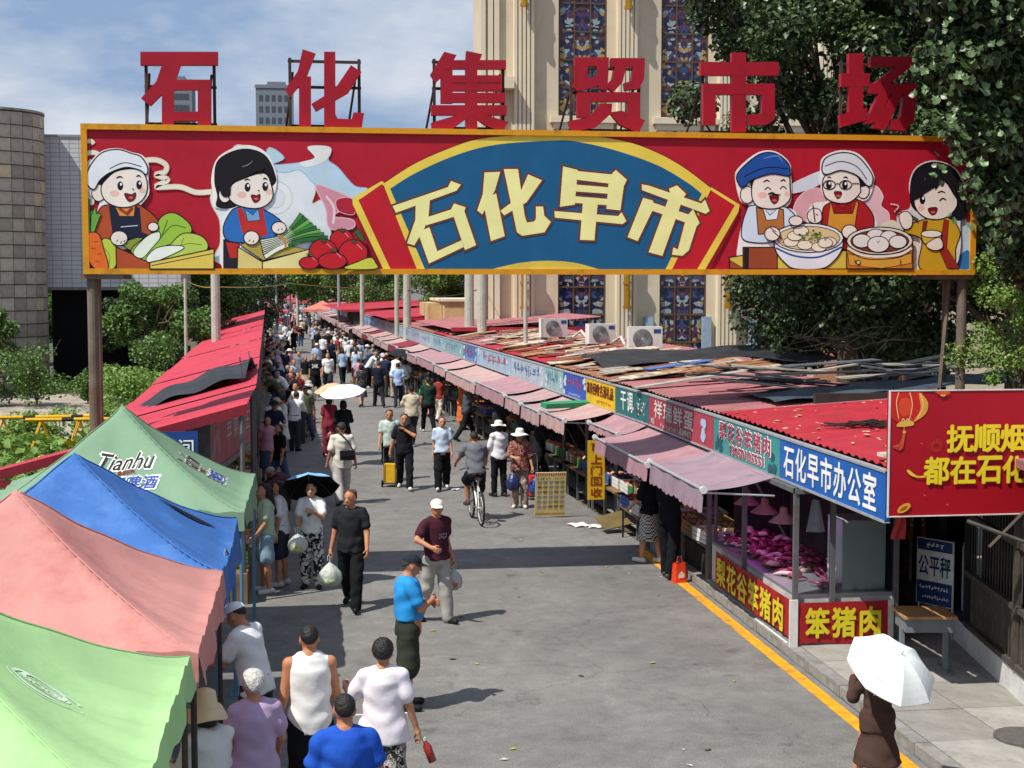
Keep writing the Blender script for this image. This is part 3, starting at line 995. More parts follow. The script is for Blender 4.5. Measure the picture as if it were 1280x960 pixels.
a.fill(c1((845, 625), (930, 590), (1170, 650), (955, 700)), '#b9a24e', K, .8)
a.fill(c1((955, 712), (1185, 650), (1160, 742), (955, 742)), '#eedd96', K, 1)
for i in range(8):
 t = i / 7
 a.stroke(c1((940 + 20 * t, 610 + 75 * t), (1040, 590 + 50 * t), (1100 + 60 * t, 540 + 60 * t), (1150 + 130 * t, 470 + 120 * t)), K, 6.4)
 a.stroke(c1((945 + 20 * t, 610 + 75 * t), (1040, 590 + 50 * t), (1090 + 50 * t, 545 + 60 * t)), '#eef2dc', 4.6)
 a.stroke(c1((1060 + 20 * t, 580 + 48 * t), (1100 + 50 * t, 540 + 62 * t), (1150 + 128 * t, 470 + 120 * t)), ('#3f8a3c', '#2c6b38', '#74aa4a')[i % 3], 4.6)
a.stroke(c1((1030, 575), (1062, 600), (1070, 640)), '#c98a3a', 3)
a.ell(*c1((898, 590))[0], 9, 8, SKIN, .9)
for q in (((885, 608), (892, 598)), ((905, 614), (910, 602))): a.stroke(c1(*q), K, .8, 1)
a.ell(*c1((1035, 540))[0], 8.5, 7, SKIN, .9)
for q in (((1030, 555), (1036, 545)), ((1048, 552), (1052, 542))): a.stroke(c1(*q), K, .8, 1)
a.done('printed_leek_crate', gate)
a = A(.045)
for x, y, r_ in ((228, 600, 14), (135, 660, 17), (285, 665, 17.5), (66, 715, 12), (182, 705, 17)):
 px, py = c2((x, y))[0]
 ry = min(r_ * .92, 335.8 - py)
 a.ell(px, py, r_, ry, '#c41f2a', .9)
 a.stroke([(px + r_ * .3, py - r_ * .6), (px + r_ * .65, py - r_ * .25)], '#f5d5d0', 1.4, taper=True)
 for q in range(5):
  t = -2.7 + q * .55
  a.fill([(px - 1, py - r_ * .75), (px + 6 * math.cos(t), py - r_ * .75 + 4.5 * math.sin(t)), (px + 1.5, py - r_ * .7)], '#2e6b32', K, .3)
a.blob(c2((245, 742), (300, 715), (370, 690), (395, 715), (395, 743)), '#cfd24a', K, .8)
a.fill(c2((290, 560), (310, 545), (340, 600), (330, 610)), '#2e6b32', K, .5)
a.done('printed_tomatoes', gate)
# 3: moustached vendor in a blue cap with dumplings
a = A(.024)
a.poly(grow(smooth_loop(c4((40, 290), (60, 240), (150, 170), (230, 165), (295, 215), (305, 280), (305, 400), (280, 440), (340, 490), (330, 740), (70, 740), (65, 560), (110, 430), (65, 400)), 4), 2), '#f4f0ea')
a.fill(c4((8, 690), (70, 680), (70, 742), (8, 742)), '#e0c44e', K, 1); a.fill(c4((8, 705), (75, 742), (8, 742)), '#a14a26', K, .7)
a.fill(c4((150, 690), (600, 655), (600, 742), (150, 742)), '#dcc04a', K, .6)
a.fill(c4((75, 640), (240, 640), (240, 742), (75, 742)), '#9c4a2c', K, 1)
a.fill(c4((78, 640), (100, 640), (98, 742), (78, 742)), '#231c1e', K, .3)
a.blob(c4((120, 430), (270, 435), (335, 490), (330, 540), (250, 590), (190, 612), (80, 600), (68, 540), (90, 460)), '#d6e4f2', K, 1.0)
a.fill(c4((140, 440), (170, 450), (185, 500), (240, 495), (245, 445), (272, 450), (275, 560), (150, 570)), '#b5713a', K, .8)
a.fill(c4((170, 435), (205, 480), (250, 440), (240, 495), (190, 500)), '#e8eef5', K, .6)
a.ell(*c4((92, 375))[0], 8, 10, SKIN, .9)
a.fill(c4((105, 310), (150, 290), (150, 360), (115, 355)), K, w=0)
face(a, c4((130, 300), (200, 270), (290, 275), (303, 340), (300, 400), (240, 440), (150, 432), (118, 380)), c4((195, 345), (272, 340)),
     c4((205, 382), (245, 382), (240, 408), (222, 416)), [c4((168, 376))[0] + (6, 4), c4((290, 370))[0] + (3, 3)], [c4((172, 312), (190, 302), (205, 310)), c4((258, 308), (272, 300), (285, 308))], smile=True)
a.stroke(c4((195, 372), (215, 366), (232, 374), (258, 375)), K, 3, taper=True)
a.blob(c4((42, 295), (62, 250), (150, 178), (225, 170), (290, 215), (302, 262), (295, 278), (210, 268), (110, 300), (70, 335)), '#2150a0', K, 1.1)
a.stroke(c4((75, 285), (180, 240), (295, 245)), K, 1); a.stroke(c4((170, 195), (240, 180), (270, 210)), '#5b8ad0', 2, taper=True)
a.done('printed_vendor', gate, 'printed cartoon vendor in a blue cap with a moustache')
# 4: vendor with glasses
a = A(.024)
a.poly(grow(smooth_loop(c4((465, 240), (480, 190), (560, 160), (650, 180), (715, 270), (715, 330), (690, 390), (640, 410), (720, 480), (720, 600), (480, 600), (470, 520), (400, 510), (420, 430), (500, 410), (470, 350)), 4), 2), '#f4f0ea')
a.blob(c4((500, 420), (640, 400), (715, 470), (722, 540), (700, 620), (480, 640), (470, 480)), '#b31f28', K, 1.0)
a.fill(c4((510, 415), (525, 470), (620, 470), (640, 405), (645, 420), (625, 560), (490, 560)), '#dd9a34', K, .8)
a.fill(c4((540, 420), (570, 445), (605, 415), (610, 465), (530, 465)), '#9c1820', K, .5)
a.ell(*c4((672, 355))[0], 7, 9, SKIN, .9)
a.fill(c4((600, 270), (650, 290), (690, 330), (650, 340), (630, 300)), K, w=0)
face(a, c4((478, 290), (560, 255), (640, 285), (655, 340), (650, 370), (600, 410), (530, 410), (480, 375)), c4((500, 325), (580, 327)),
     c4((528, 362), (560, 362), (556, 382), (542, 390)), [], [c4((492, 290), (502, 286), (512, 290)), c4((572, 290), (584, 286), (596, 292))])
for x, y in c4((502, 325), (583, 325)):
 a.stroke([(x + 7.5 * math.cos(t), y + 5.6 * math.sin(t)) for t in (i * .6283 for i in range(11))], '#2a2026', .9, 2)
a.stroke(c4((533, 320), (550, 318)), '#2a2026', .9, 1); a.stroke(c4((614, 318), (650, 318)), '#2a2026', .9, 1)
a.blob(c4((468, 250), (485, 195), (560, 168), (640, 185), (710, 270), (712, 320), (690, 325), (640, 275), (560, 250), (490, 270)), '#dfe4ea', K, 1.1)
a.stroke(c4((480, 232), (560, 208), (640, 235), (690, 300)), K, .9)
a.blob(c4((395, 470), (420, 445), (455, 455), (460, 500), (430, 515), (400, 500)), SKIN, K, .8)
a.stroke(c4((420, 425), (430, 510)), '#2a2026', 1.2, 1); a.stroke(c4((432, 470), (446, 478)), K, .8, 1)
a.done('printed_vendor', gate, 'printed cartoon vendor in glasses and a white cap')
# bowl and steamer
a = A(.036)
bp_ = c4((225, 600), (240, 660), (280, 710), (330, 741), (460, 741), (520, 705), (560, 650), (570, 590))
a.fill(smooth_line(bp_, 4), '#e8ecf2', K, 1)
a.stroke(c4((235, 640), (330, 680), (450, 685), (563, 635)), '#2a4f92', 2.2)
a.ell(*c4((397, 590))[0], 43, 17.5, '#eef1f4', 1); a.ell(*c4((397, 592))[0], 39, 14.5, '#e2c896', .7)
for x, y in ((310, 610), (380, 625), (450, 635), (500, 610), (330, 580), (360, 555), (480, 615)): a.ell(*c4((x, y))[0], 9, 5.5, '#f2e8d0', .6)
for i in range(26):
 x, y = 420 + rnd.gauss(0, 28), 577 + rnd.gauss(0, 12)
 a.ell(*c4((x, y))[0], 1.7, 1.3, rnd.choice(('#2f5a1e', '#4f8a2c', '#a9b84a')), n=7)
a.ell(*c4((215, 570))[0], 9, 8, SKIN, .9); a.stroke(c4((215, 555), (250, 585), (268, 598)), K, 1, 2); a.stroke(c4((205, 540), (235, 560)), K, .8, 1)
a.ell(*c4((332, 505))[0], 8, 5.5, SKIN, .9)
a.ell(*c4((600, 560))[0], 9, 8, SKIN, .9)
a.fill(c4((588, 620), (912, 620), (912, 741), (588, 741)), '#c9782c', K, 1)
a.fill(c4((592, 672), (700, 690), (830, 690), (908, 668), (908, 715), (760, 741), (600, 725)), '#d9a03c', K, .5)
a.stroke(c4((590, 640), (660, 675), (750, 683), (850, 672), (910, 640)), '#f0ead8', 3); a.stroke(c4((590, 652), (660, 690), (750, 697), (850, 686), (910, 652)), K, .8)
a.ell(*c4((750, 605))[0], 40.5, 16.5, '#e8e2d2', 1); a.ell(*c4((750, 607))[0], 36, 13.5, '#7a3a24', .7)
for x, y, r_ in ((730, 580, 11), (795, 585, 10), (660, 605, 11), (840, 610, 10.5), (742, 622, 13)): a.ell(*c4((x, y))[0], r_, r_ * .72, '#ece7e2', .8)
a.stroke(c4((735, 605), (742, 615), (750, 603)), '#8a8078', .6)
a.ell(*c4((642, 712))[0], 1.8, 1.8, '#f2d79a', .8); a.stroke(c4((626, 700), (626, 716)), K, .8, 1); a.stroke(c4((852, 695), (852, 725)), '#7a4a20', .8, 1)
a.done('printed_bowl_and_steamer', gate)
# 5: vendor with a dark bob holding a bowl
a = A(.040)
a.poly(grow(smooth_loop(c4((905, 320), (940, 240), (1030, 210), (1140, 260), (1185, 400), (1150, 500), (1150, 640), (1110, 741), (950, 741), (960, 600), (900, 560), (850, 540), (850, 470), (910, 440)), 4), 1.6), '#ded8d2')
a.blob(c4((908, 330), (940, 245), (1030, 212), (1130, 255), (1180, 380), (1180, 480), (1120, 500), (930, 450)), '#17151b', w=.6)
a.blob(c4((980, 500), (1090, 490), (1150, 560), (1130, 640), (1110, 741), (955, 741), (965, 600), (880, 560), (900, 530)), '#cfa024', K, 1.0)
a.fill(c4((970, 510), (990, 505), (975, 600), (960, 600)), '#8e2a20', K, .4); a.fill(c4((1075, 500), (1095, 505), (1085, 640), (1150, 741), (1090, 741), (1050, 650)), '#9e2c22', K, .5)
face(a, c4((930, 390), (990, 330), (1080, 300), (1130, 380), (1130, 440), (1070, 490), (990, 490), (940, 450)), c4((965, 400)),
     c4((995, 445), (1035, 440), (1030, 465), (1010, 472)), [c4((960, 440))[0] + (4, 4)], [c4((950, 360), (965, 352), (980, 358)), c4((1040, 365), (1060, 358), (1080, 365))])
a.stroke(c4((1050, 405), (1065, 392), (1082, 400)), K, 1.4)
a.poly(smooth_loop(c4((912, 340), (960, 235), (1050, 220), (1140, 290), (1160, 400), (1130, 390), (1075, 310), (1030, 350), (1025, 340), (975, 370), (925, 400)), 4), '#17151b')
a.stroke(c4((820, 470), (880, 475), (945, 510)), '#3a2a22', 1.2, 1); a.stroke(c4((830, 455), (890, 465), (945, 500)), '#3a2a22', 1.2, 1)
a.blob(c4((850, 480), (885, 460), (912, 490), (905, 535), (870, 540)), SKIN, K, .8)
a.fill(smooth_line(c4((960, 570), (970, 610), (1005, 625), (1045, 610), (1058, 575)), 3), '#d8b23c', K, .8); a.ell(*c4((1009, 570))[0], 12.3, 4, '#efe8d2', .8)
a.blob(c4((985, 625), (1040, 590), (1062, 610), (1060, 640), (1020, 650)), SKIN, K, .8)
a.done('printed_vendor', gate, 'printed cartoon vendor with a dark bob holding a bowl')

# --- the six red letters standing on the banner
def rect(x0, y0, x1, y1): return [(x0, y0), (x1, y0), (x1, y1), (x0, y1)]
BIG = [
 [rect(175, 64, 271.5, 80), [(202.5, 79), (225, 79), (218, 100), (187, 131), (176, 122), (195, 101)], rect(202, 99, 216, 160), rect(215.9, 99, 263, 111), rect(247, 110.9, 263, 160), rect(215.9, 139, 247.1, 150)],
 [[(378.5, 61), (394, 66), (383, 95), (362, 120), (357, 111), (372.5, 88)], rect(374, 95, 388.5, 163), [(405.5, 64), (419, 64), (419, 142), (422, 148), (440, 148.5), (442.5, 140), (455, 141), (452, 160), (445, 164), (415, 164), (405.5, 157)], [(439, 81), (451.5, 89), (435, 115), (395, 138), (390, 129), (418, 112)]],
 [[(556, 64), (571, 68), (560, 88), (545, 102), (539, 92)], rect(552, 84, 566, 128), [(584, 63), (603, 67), (600, 75), (583, 75)], rect(558, 74.5, 633, 85), rect(583, 84.9, 597, 116), rect(565.9, 93.5, 628, 102), rect(565.9, 104, 628, 112.5), rect(565.9, 115.5, 632, 127), rect(540, 131, 634, 143), rect(583, 126.9, 597, 165), [(574, 142.9), (590, 142.9), (562, 163), (541, 165), (540, 153)], [(590, 142.9), (606, 142.9), (636, 152), (628, 164), (608, 156)]],
 [rect(720, 71, 762, 81), rect(720, 80.9, 735, 101), [(720, 100.9), (750, 94), (756, 104), (724, 113), (718, 108)], [(747, 81), (762, 81), (760, 112), (750, 110)], rect(765, 72, 807, 82), [(793, 81.9), (807, 81.9), (806, 98), (800, 110), (783, 112), (782, 103), (791, 101)], [(770, 81.9), (784, 81.9), (779, 102), (768, 114), (758, 107), (767, 98)],
  rect(723, 115, 801, 126), rect(723, 125.9, 738, 146), rect(786, 125.9, 801, 146), [(752, 129), (766, 129), (765, 141), (746, 158), (716, 164), (712, 151), (738, 146)], [(764, 140), (778, 138), (807, 150), (799, 165), (776, 155)]],
 [rect(917, 65, 934, 164), rect(878, 77, 975, 93), rect(881, 104, 896, 155), rect(895.9, 104, 955, 117), [(954.9, 104), (970, 104), (970, 148), (960, 155), (937, 155), (937, 143), (954.9, 142)]],
 [rect(1064, 66, 1081, 148), rect(1054, 91, 1089, 107), [(1052, 143), (1086, 134), (1086, 149), (1054, 158)], rect(1091, 70, 1142, 82), [(1124, 81.9), (1142, 81.9), (1112, 105), (1093, 105)], rect(1089, 104, 1148, 116), [(1133, 115.9), (1148, 115.9), (1144, 152), (1132, 163), (1116, 161), (1116, 150), (1128, 147)], [(1101, 115.9), (1115, 115.9), (1098, 152), (1084, 154)], [(1118, 115.9), (1131, 115.9), (1109, 161), (1093, 159)]]]
lm = mat('letter_red', '#a01226', .5, .1, 2, dirt='#8c1422', dscale=3)
lframe = mat('letter_frame', '#3b3330', .8, .3, 4, dirt='#6a4a38', dscale=3)
ML = frame((0, YB + .12, 0), (1, 0, 0), (0, 0, 1))
for ch in BIG:
 b = MB()
 for i, st in enumerate(ch):
  b.prism([bxz(*grow(st, .35)[k]) for k in range(len(st))], ML, -.06 + i * .0007, .05 + i * .0012)
 b.build('sign_letter', lm, gate)
 xs_ = [bxz(*p)[0] for st in ch for p in st]; zs = [bxz(*p)[1] for st in ch for p in st]
 xa, xb, zb = min(xs_), max(xs_), max(zs)
 b = MB()
 for x in (xa + .06, xb - .06): b.box(x - .022, YB + .19, Z1 + .01, x + .022, YB + .23, zb - .1)
 for z in (Z1 + .05, (Z1 + zb) / 2 + .05, zb - .14): b.box(xa + .03, YB + .231, z - .02, xb - .03, YB + .265, z + .02)
 for x in (xa + .1, xb - .1): b.tube([(x, YB + .25, zb - .3), (x - .12, YB + .9, Z1 + .02)], .018, 6)
 b.build('letter_frame', lframe, gate)
# ------------------------------------------------------------------ right hand row: stalls under a line of signboards
XS = 5.9
steel = mat('stall_steel', '#6d6f70', .55, .2, 6, .1, 20, metal=.3, dirt='#5a4638', dscale=3)
alu = mat('aluminium_trim', '#b5b8ba', .45, .1, 8, metal=.4)
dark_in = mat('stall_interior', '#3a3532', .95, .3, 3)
canv_pink = [mat('awning_canvas_%d' % i, c, .85, .1, 2.2, .25, 5, dirt=d, dscale=1.8, trans=.12) for i, (c, d) in enumerate((('#9d8692', '#7d6c76'), ('#ad858b', '#8f6f76'), ('#bd9c98', '#9c807c'), ('#b39594', '#947a7a')))]
canv_red = mat('awning_canvas_dark_red', '#8a2f42', .85, .1, 2, .25, 5, dirt='#6d2434', trans=.1)
roof_red = mat('roof_sheet_red', '#a82c38', .55, .2, 1.5, .2, 6, dirt='#7d3438', dscale=1.6)
roof_pink = mat('roof_sheet_faded', '#a0666a', .75, .25, 2, .2, 6, dirt='#806052', dscale=1.3)
roof_rust = mat('roof_sheet_rust', '#8a5a44', .85, .3, 3, .2, 12, dirt='#b59a86', dscale=3)
tarp_black = mat('tarp_black', '#24252a', .6, .25, 3, .35, 6, dirt='#3d3c3d', dscale=2, spec=.4)
white_paint = mat('white_paint', '#d5d5d0', .6, .08, 4, dirt='#a5a196', dscale=3)
bounds = [14.22, 17.64, 20.72, 24.76, 27.16, 29.63, 31.89, 33.97, 38.54, 44.62, 47.58, 52.79, 56.2]
while bounds[-1] < 172: bounds.append(bounds[-1] + 3.9)
SIGN = ['#1f5fae', '#3f8f8d', '#a8414f', '#1f6a6c', '#dfb51c', '#2b58b0', '#8fb5b0', '#a9b9c2', '#93b3c6', '#3b6fae', '#7fa9a8', '#8fb3ba', '#9fb4be', '#a8b0ba', '#7f9fb0', '#8fa3b5', '#97b0b0', '#a9adb8']
SIGN_WORDS = ['blue office', 'teal pork shop', 'dull red egg shop', 'dark green spice shop', 'yellow gift buying', 'bright blue', 'grey green', 'pale grey', 'pale blue', 'mid blue', 'faded teal', 'washed out blue green']
sign_cache = {}
def scribble(mb, M, w, h, z, n, mi, rows=1):
 """strokes standing for print that is too small to read"""
 for r_ in range(rows):
  ch = h / rows
  cw = w / n
  for i in range(n):
   cx, cy = -w / 2 + cw * (i + .5), h / 2 - ch * (r_ + .5)
   for k in range(5):
    if rnd.random() < .55: a = (cw * rnd.uniform(.3, .8), ch * .1)
    else: a = (cw * .12, ch * rnd.uniform(.3, .8))
    x, y = cx + rnd.uniform(-.28, .28) * cw, cy + rnd.uniform(-.3, .3) * ch
    mb.flat([(x - a[0] / 2, y - a[1] / 2), (x + a[0] / 2, y - a[1] / 2), (x + a[0] / 2, y + a[1] / 2), (x - a[0] / 2, y + a[1] / 2)], M, z + .0006 * k, mi)

txt_m = lambda n, c, r=.5: mat('lettering_' + n, c, r, .04)
goods_cols = ['#b5651d', '#8c2f25', '#5f8a35', '#d2a23a', '#c4772f', '#7a4a2a', '#93a84a', '#b8443a']
def row_frame(y0, y1):
 a = Vector((XS + bR(y0), y0, 0)); b_ = Vector((XS + bR(y1), y1, 0))
 return a, b_, (b_ - a).normalized(), (b_ - a).length
unit = {}
def stall_sign(i, root, a, d, L):
 """board from the near end a, along d; text reads from the far end to the near"""
 n = Vector((-d.y, d.x, 0))
 b = MB()
 q = [a + d * .01, a + d * (L - .01)]
 th = .06
 P = lambda p, off, z: p + n * off + Vector((0, 0, z))
 z0, z1 = 2.07, 2.6
 vs = [P(q[0], 0, z0), P(q[1], 0, z0), P(q[1], 0, z1), P(q[0], 0, z1), P(q[0], -th, z0), P(q[1], -th, z0), P(q[1], -th, z1), P(q[0], -th, z1)]
 b.add(vs, [(0, 3, 2, 1), (4, 5, 6, 7), (0, 1, 5, 4), (3, 7, 6, 2), (0, 4, 7, 3), (1, 2, 6, 5)])
 col = SIGN[i] if i < len(SIGN) else rnd.choice(SIGN[6:])
 if i >= len(SIGN): SIGN.append(col)
 sb = b.build('sign_board', mat('sign_print_' + col[1:], col, .45, .12, 2.5, dirt=None if i < 6 else '#9aa5ac', dscale=2), root)
 e = MB()
 for z in (z0, z1): e.add([P(q[0], .012, z - .014), P(q[1], .012, z - .014), P(q[1], .012, z + .014), P(q[0], .012, z + .014), P(q[0], -.06, z - .014), P(q[1], -.06, z - .014), P(q[1], -.06, z + .014), P(q[0], -.06, z + .014)], [(0, 3, 2, 1), (4, 5, 6, 7), (0, 1, 5, 4), (3, 7, 6, 2), (0, 4, 7, 3), (1, 2, 6, 5)])
 e.build('trim', alu, root)
 mid = (q[0] + q[1]) / 2 + Vector((0, 0, (z0 + z1) / 2))
 M = frame(mid + n * .003, -d, (0, 0, 1))
 t = MB()
 ms = []
 def sub(w, h, x, y): return M @ Matrix.Translation((x, y, 0))
 if i == 0:
  letters(t, '石化早市办公室', sub(0, 0, -.03, 0), L * .88, .40, bold=.02, spacing=1.15)
  ms = [txt_m('white', '#eeece4')]
 elif i == 1:
  letters(t, '梨花谷笨猪肉', sub(0, 0, -.02, .09), L * .78, .26, bold=.045, z=.001, mi=0, spacing=1.35)
  letters(t, '梨花谷笨猪肉', sub(0, 0, -.02, .09), L * .765, .25, bold=.012, z=.008, mi=1, spacing=1.35)
  letters(t, '13050105551', sub(0, 0, .12, -.14), L * .52, .14, bold=.05, z=.001, mi=0)
  letters(t, '13050105551', sub(0, 0, .12, -.14), L * .51, .13, bold=.01, z=.008, mi=1)
  for k in range(9):
   x = rnd.choice((-1, 1)) * L * rnd.uniform(.33, .46); y = rnd.uniform(-.2, -.02)
   t.flat([(x - .09, y), (x - .05, y + .06), (x + .06, y + .05), (x + .1, y), (x + .05, y - .05), (x + .04, y - .09), (x - .02, y - .04), (x - .06, y - .09)], M, .001 + .0004 * k, 2)
  ms = [txt_m('white', '#eeece4'), txt_m('rose', '#b03a5a'), txt_m('deep_teal', '#1f5560')]
 elif i == 2:
  letters(t, '祥瑞鲜蛋', sub(0, 0, -.35, .06), L * .62, .30, bold=.02, spacing=1.2)
  letters(t, '电话', sub(0, 0, -L * .42, -.16), .22, .1, bold=.02)
  scribble(t, sub(0, 0, -.35, -.19), L * .42, .08, .001, 12, 0)
  letters(t, '8299471', sub(0, 0, .45, -.17), .7, .1, bold=.02)
  for k in range(14): t.flat([(L * .37 + .16 * math.cos(k) * (k % 3) / 2 + .09 * math.cos(q_), -.02 + .13 * math.sin(k * 2) + .06 * math.sin(q_)) for q_ in (j * .785 for j in range(8))], M, .002 + .0005 * k, 1)
  ms = [txt_m('cream', '#dccfc4'), txt_m('egg_blue', '#a9c0d8')]
 elif i == 3:
  letters(t, '干调', sub(0, 0, -.32, .03), .85, .36, bold=.015, spacing=1.3)
  for k in range(40):
   x, y = L * .3 + rnd.gauss(0, .18), -.03 + rnd.gauss(0, .1)
   r_ = rnd.uniform(.015, .04)
   t.flat([(x + r_ * math.cos(q_), y + r_ * math.sin(q_)) for q_ in (j * 1.05 for j in range(6))], M, .001 + .0003 * k, rnd.choice((0, 1, 2)))
  ms = [txt_m('white', '#eeece4'), txt_m('spice', '#8b97a0'), txt_m('spice_brown', '#4a3b35')]
 elif i == 4:
  letters(t, '高价回收名酒礼品', sub(0, 0, -.02, .07), L * .9, .24, bold=.025)
  scribble(t, sub(0, 0, .3, -.15), L * .5, .09, .001, 9, 1)
  ms = [txt_m('maroon', '#6d1c18'), txt_m('rust', '#b0761a')]
 else:
  c_ = rnd.choice(('#b04a55', '#c9d6de', '#7a93b5', '#c05a60', '#4f6f9c'))
  scribble(t, sub(0, 0, rnd.uniform(-.2, .2), .04), L * rnd.uniform(.6, .8), .3, .001, rnd.choice((5, 6, 7)), 0)
  scribble(t, sub(0, 0, 0, -.19), L * .5, .07, .001, 12, 1)
  for k in range(8):
   x, y = rnd.choice((-1, 1)) * L * rnd.uniform(.36, .47), rnd.uniform(-.2, .2)
   t.flat([(x - .1, y - .05), (x + .1, y - .05), (x + .08, y + .06), (x - .06, y + .05)], M, .001 + .0004 * k, 1)
  ms = [txt_m(c_[1:], c_), txt_m('pale', '#c6d2d8')]
 tb = t.build('lettering', ms, sb)

def awning(root, a, d, L, m, drop=.3, proj=.95, zt=2.05, near_flap=True):
 n = Vector((-d.y, d.x, 0))
 b = MB()
 l0, l1 = .07, L - .07
 def f(u, v):
  s = l0 + (l1 - l0) * u
  sag = .035 * math.sin(math.pi * v) * (1 + .4 * math.sin(u * 9))
  return a + d * s + n * (.03 + proj * v) + Vector((0, 0, zt - .16 * v - sag + .012 * math.sin(u * 17) * v))
 b.grid(f, 14, 6)
 ob = b.build('awning', m, root, smooth=True)
 b = MB()
 nn = 24
 def g_(u, v):
  s = l0 + (l1 - l0) * u
  z = zt - .16 - .01 - v * (drop + .03 * abs(math.sin(u * nn * math.pi / 2)))
  return a + d * s + n * (.03 + proj + .01 * math.sin(u * 23) + .02 * v) + Vector((0, 0, z + .012 * math.sin(u * 17)))
 b.grid(g_, 48, 3)
 b.build('valance', m, ob, smooth=True)
 b = MB()
 b.tube([a + d * l0 + n * (proj + .03) + Vector((0, 0, zt - .15)), a + d * l1 + n * (proj + .03) + Vector((0, 0, zt - .15))], .022, 8)
 for s in (l0 + .04, l1 - .04):
  b.tube([a + d * s + n * .03 + Vector((0, 0, zt - .25)), a + d * s + n * (proj + .02) + Vector((0, 0, zt - .19))], .014, 6)
 b.build('awning_arm', alu, root)
 b = MB()
 for s in (l0, l1): b.tube([a + d * (s - .02) + n * (proj + .03) + Vector((0, 0, zt - .15)), a + d * (s + .02) + n * (proj + .03) + Vector((0, 0, zt - .15))], .05, 10)
 b.build('end_cap', white_paint, root)

def corrugated(name, root, P0, P1, P2, P3, m, pitch=.2, h=.025):
 """roof sheet from eave P0-P1 to back P3-P2; ribs run from eave to back"""
 P0, P1, P2, P3 = map(Vector, (P0, P1, P2, P3))
 L = (P1 - P0).length
 n = max(2, int(L / pitch))
 b = MB()
 nu = n * 4
 nz = (P1 - P0).cross(P3 - P0).normalized()
 if nz.z < 0: nz = -nz
 prof = (0, 1, 1, 0)
 def f(u, v):
  k = round(u * nu)
  p = (P0.lerp(P1, u)).lerp(P3.lerp(P2, u), v)
  return p + nz * (h * prof[k % 4])
 b.grid(f, nu, 1)
 return b.build(name, m, root)

def crate_mesh(w, l, h, m):
 b = MB()
 t = .015
 for z in range(3):
  za = z * h / 3 + .006; zb = (z + 1) * h / 3 - .006
  b.box(-w / 2, -l / 2, za, w / 2, -l / 2 + t, zb); b.box(-w / 2, l / 2 - t, za, w / 2, l / 2, zb)
  b.box(-w / 2, -l / 2 + t, za, -w / 2 + t, l / 2 - t, zb); b.box(w / 2 - t, -l / 2 + t, za, w / 2, l / 2 - t, zb)
 b.box(-w / 2 + t, -l / 2 + t, 0, w / 2 - t, l / 2 - t, .02)
 return b.mesh(m)
def pile_mesh(w, l, h, r_, m, n, irregular=.2):
 b = MB()
 for k in range(n):
  x, y = rnd.uniform(-.5, .5) * (w - 2 * r_), rnd.uniform(-.5, .5) * (l - 2 * r_)
  z = h + r_ * rnd.uniform(-.4, 1.0) * (1 - (2 * x / w) ** 2 * .6)
  s = r_ * rnd.uniform(1 - irregular, 1 + irregular)
  pr = [(.05 * s, -s), (.75 * s, -.6 * s), (s, 0), (.75 * s, .6 * s), (.05 * s, s)]
  b.lathe(pr, 7, (x, y, z))
 return b.mesh(m, smooth=True)
crate_m = [crate_mesh(.42, .6, .2, mat('crate_' + n_, c, .7, .15, 8)) for n_, c in (('wood', '#a07a4a'), ('blue', '#3a5f9a'), ('foam', '#d9d8d2'), ('green', '#3f7a4a'))]
crate_word = ['wooden', 'blue plastic', 'white foam', 'green plastic']
fruit = [('red apples', '#a8322a', .04), ('oranges', '#d5842a', .04), ('greens', '#4f7a2f', .05), ('potatoes', '#b0925f', .04), ('eggs', '#cba783', .028), ('tomatoes', '#b83224', .035), ('aubergines', '#3a2740', .045), ('peaches', '#d59a82', .042)]
fruit_m = [pile_mesh(.42, .6, .15, r_, mat('produce_' + n_.replace(' ', '_'), c, .6, .3, 9), 34) for n_, c, r_ in fruit]
used_crate = set()
def goods(x, y, z, rz, k=None, ci=None, where='on a market counter'):
 k = rnd.randrange(len(fruit)) if k is None else k
 ci = rnd.randrange(4) if ci is None else ci
 for _ in range(30):
  lb = '%s crate of %s %s' % (crate_word[ci], fruit[k][0], where)
  if lb not in used_crate: break
  k = rnd.randrange(len(fruit)); ci = rnd.randrange(4)
 used_crate.add(lb)
 t = thing('produce_crate', lb, 'crate', (x, y, z), rz, 'crates of produce on the stalls')
 link('crate_box', crate_m[ci], t)
 link('produce', fruit_m[k], t)
 return t
ORD = ['first', 'second', 'third', 'fourth', 'fifth', 'sixth', 'seventh', 'eighth', 'ninth', 'tenth', 'eleventh', 'twelfth', 'thirteenth', 'fourteenth', 'fifteenth', 'sixteenth', 'seventeenth', 'eighteenth', 'nineteenth', 'twentieth']
def nth(i): return ORD[i] if i < 20 else ('twenty-' + ORD[i - 20] if i < 29 else 'thirtieth' if i == 29 else 'thirty-' + ORD[i - 30] if i < 39 else 'fortieth' if i == 39 else 'forty-' + ORD[i - 40])
stalls = []
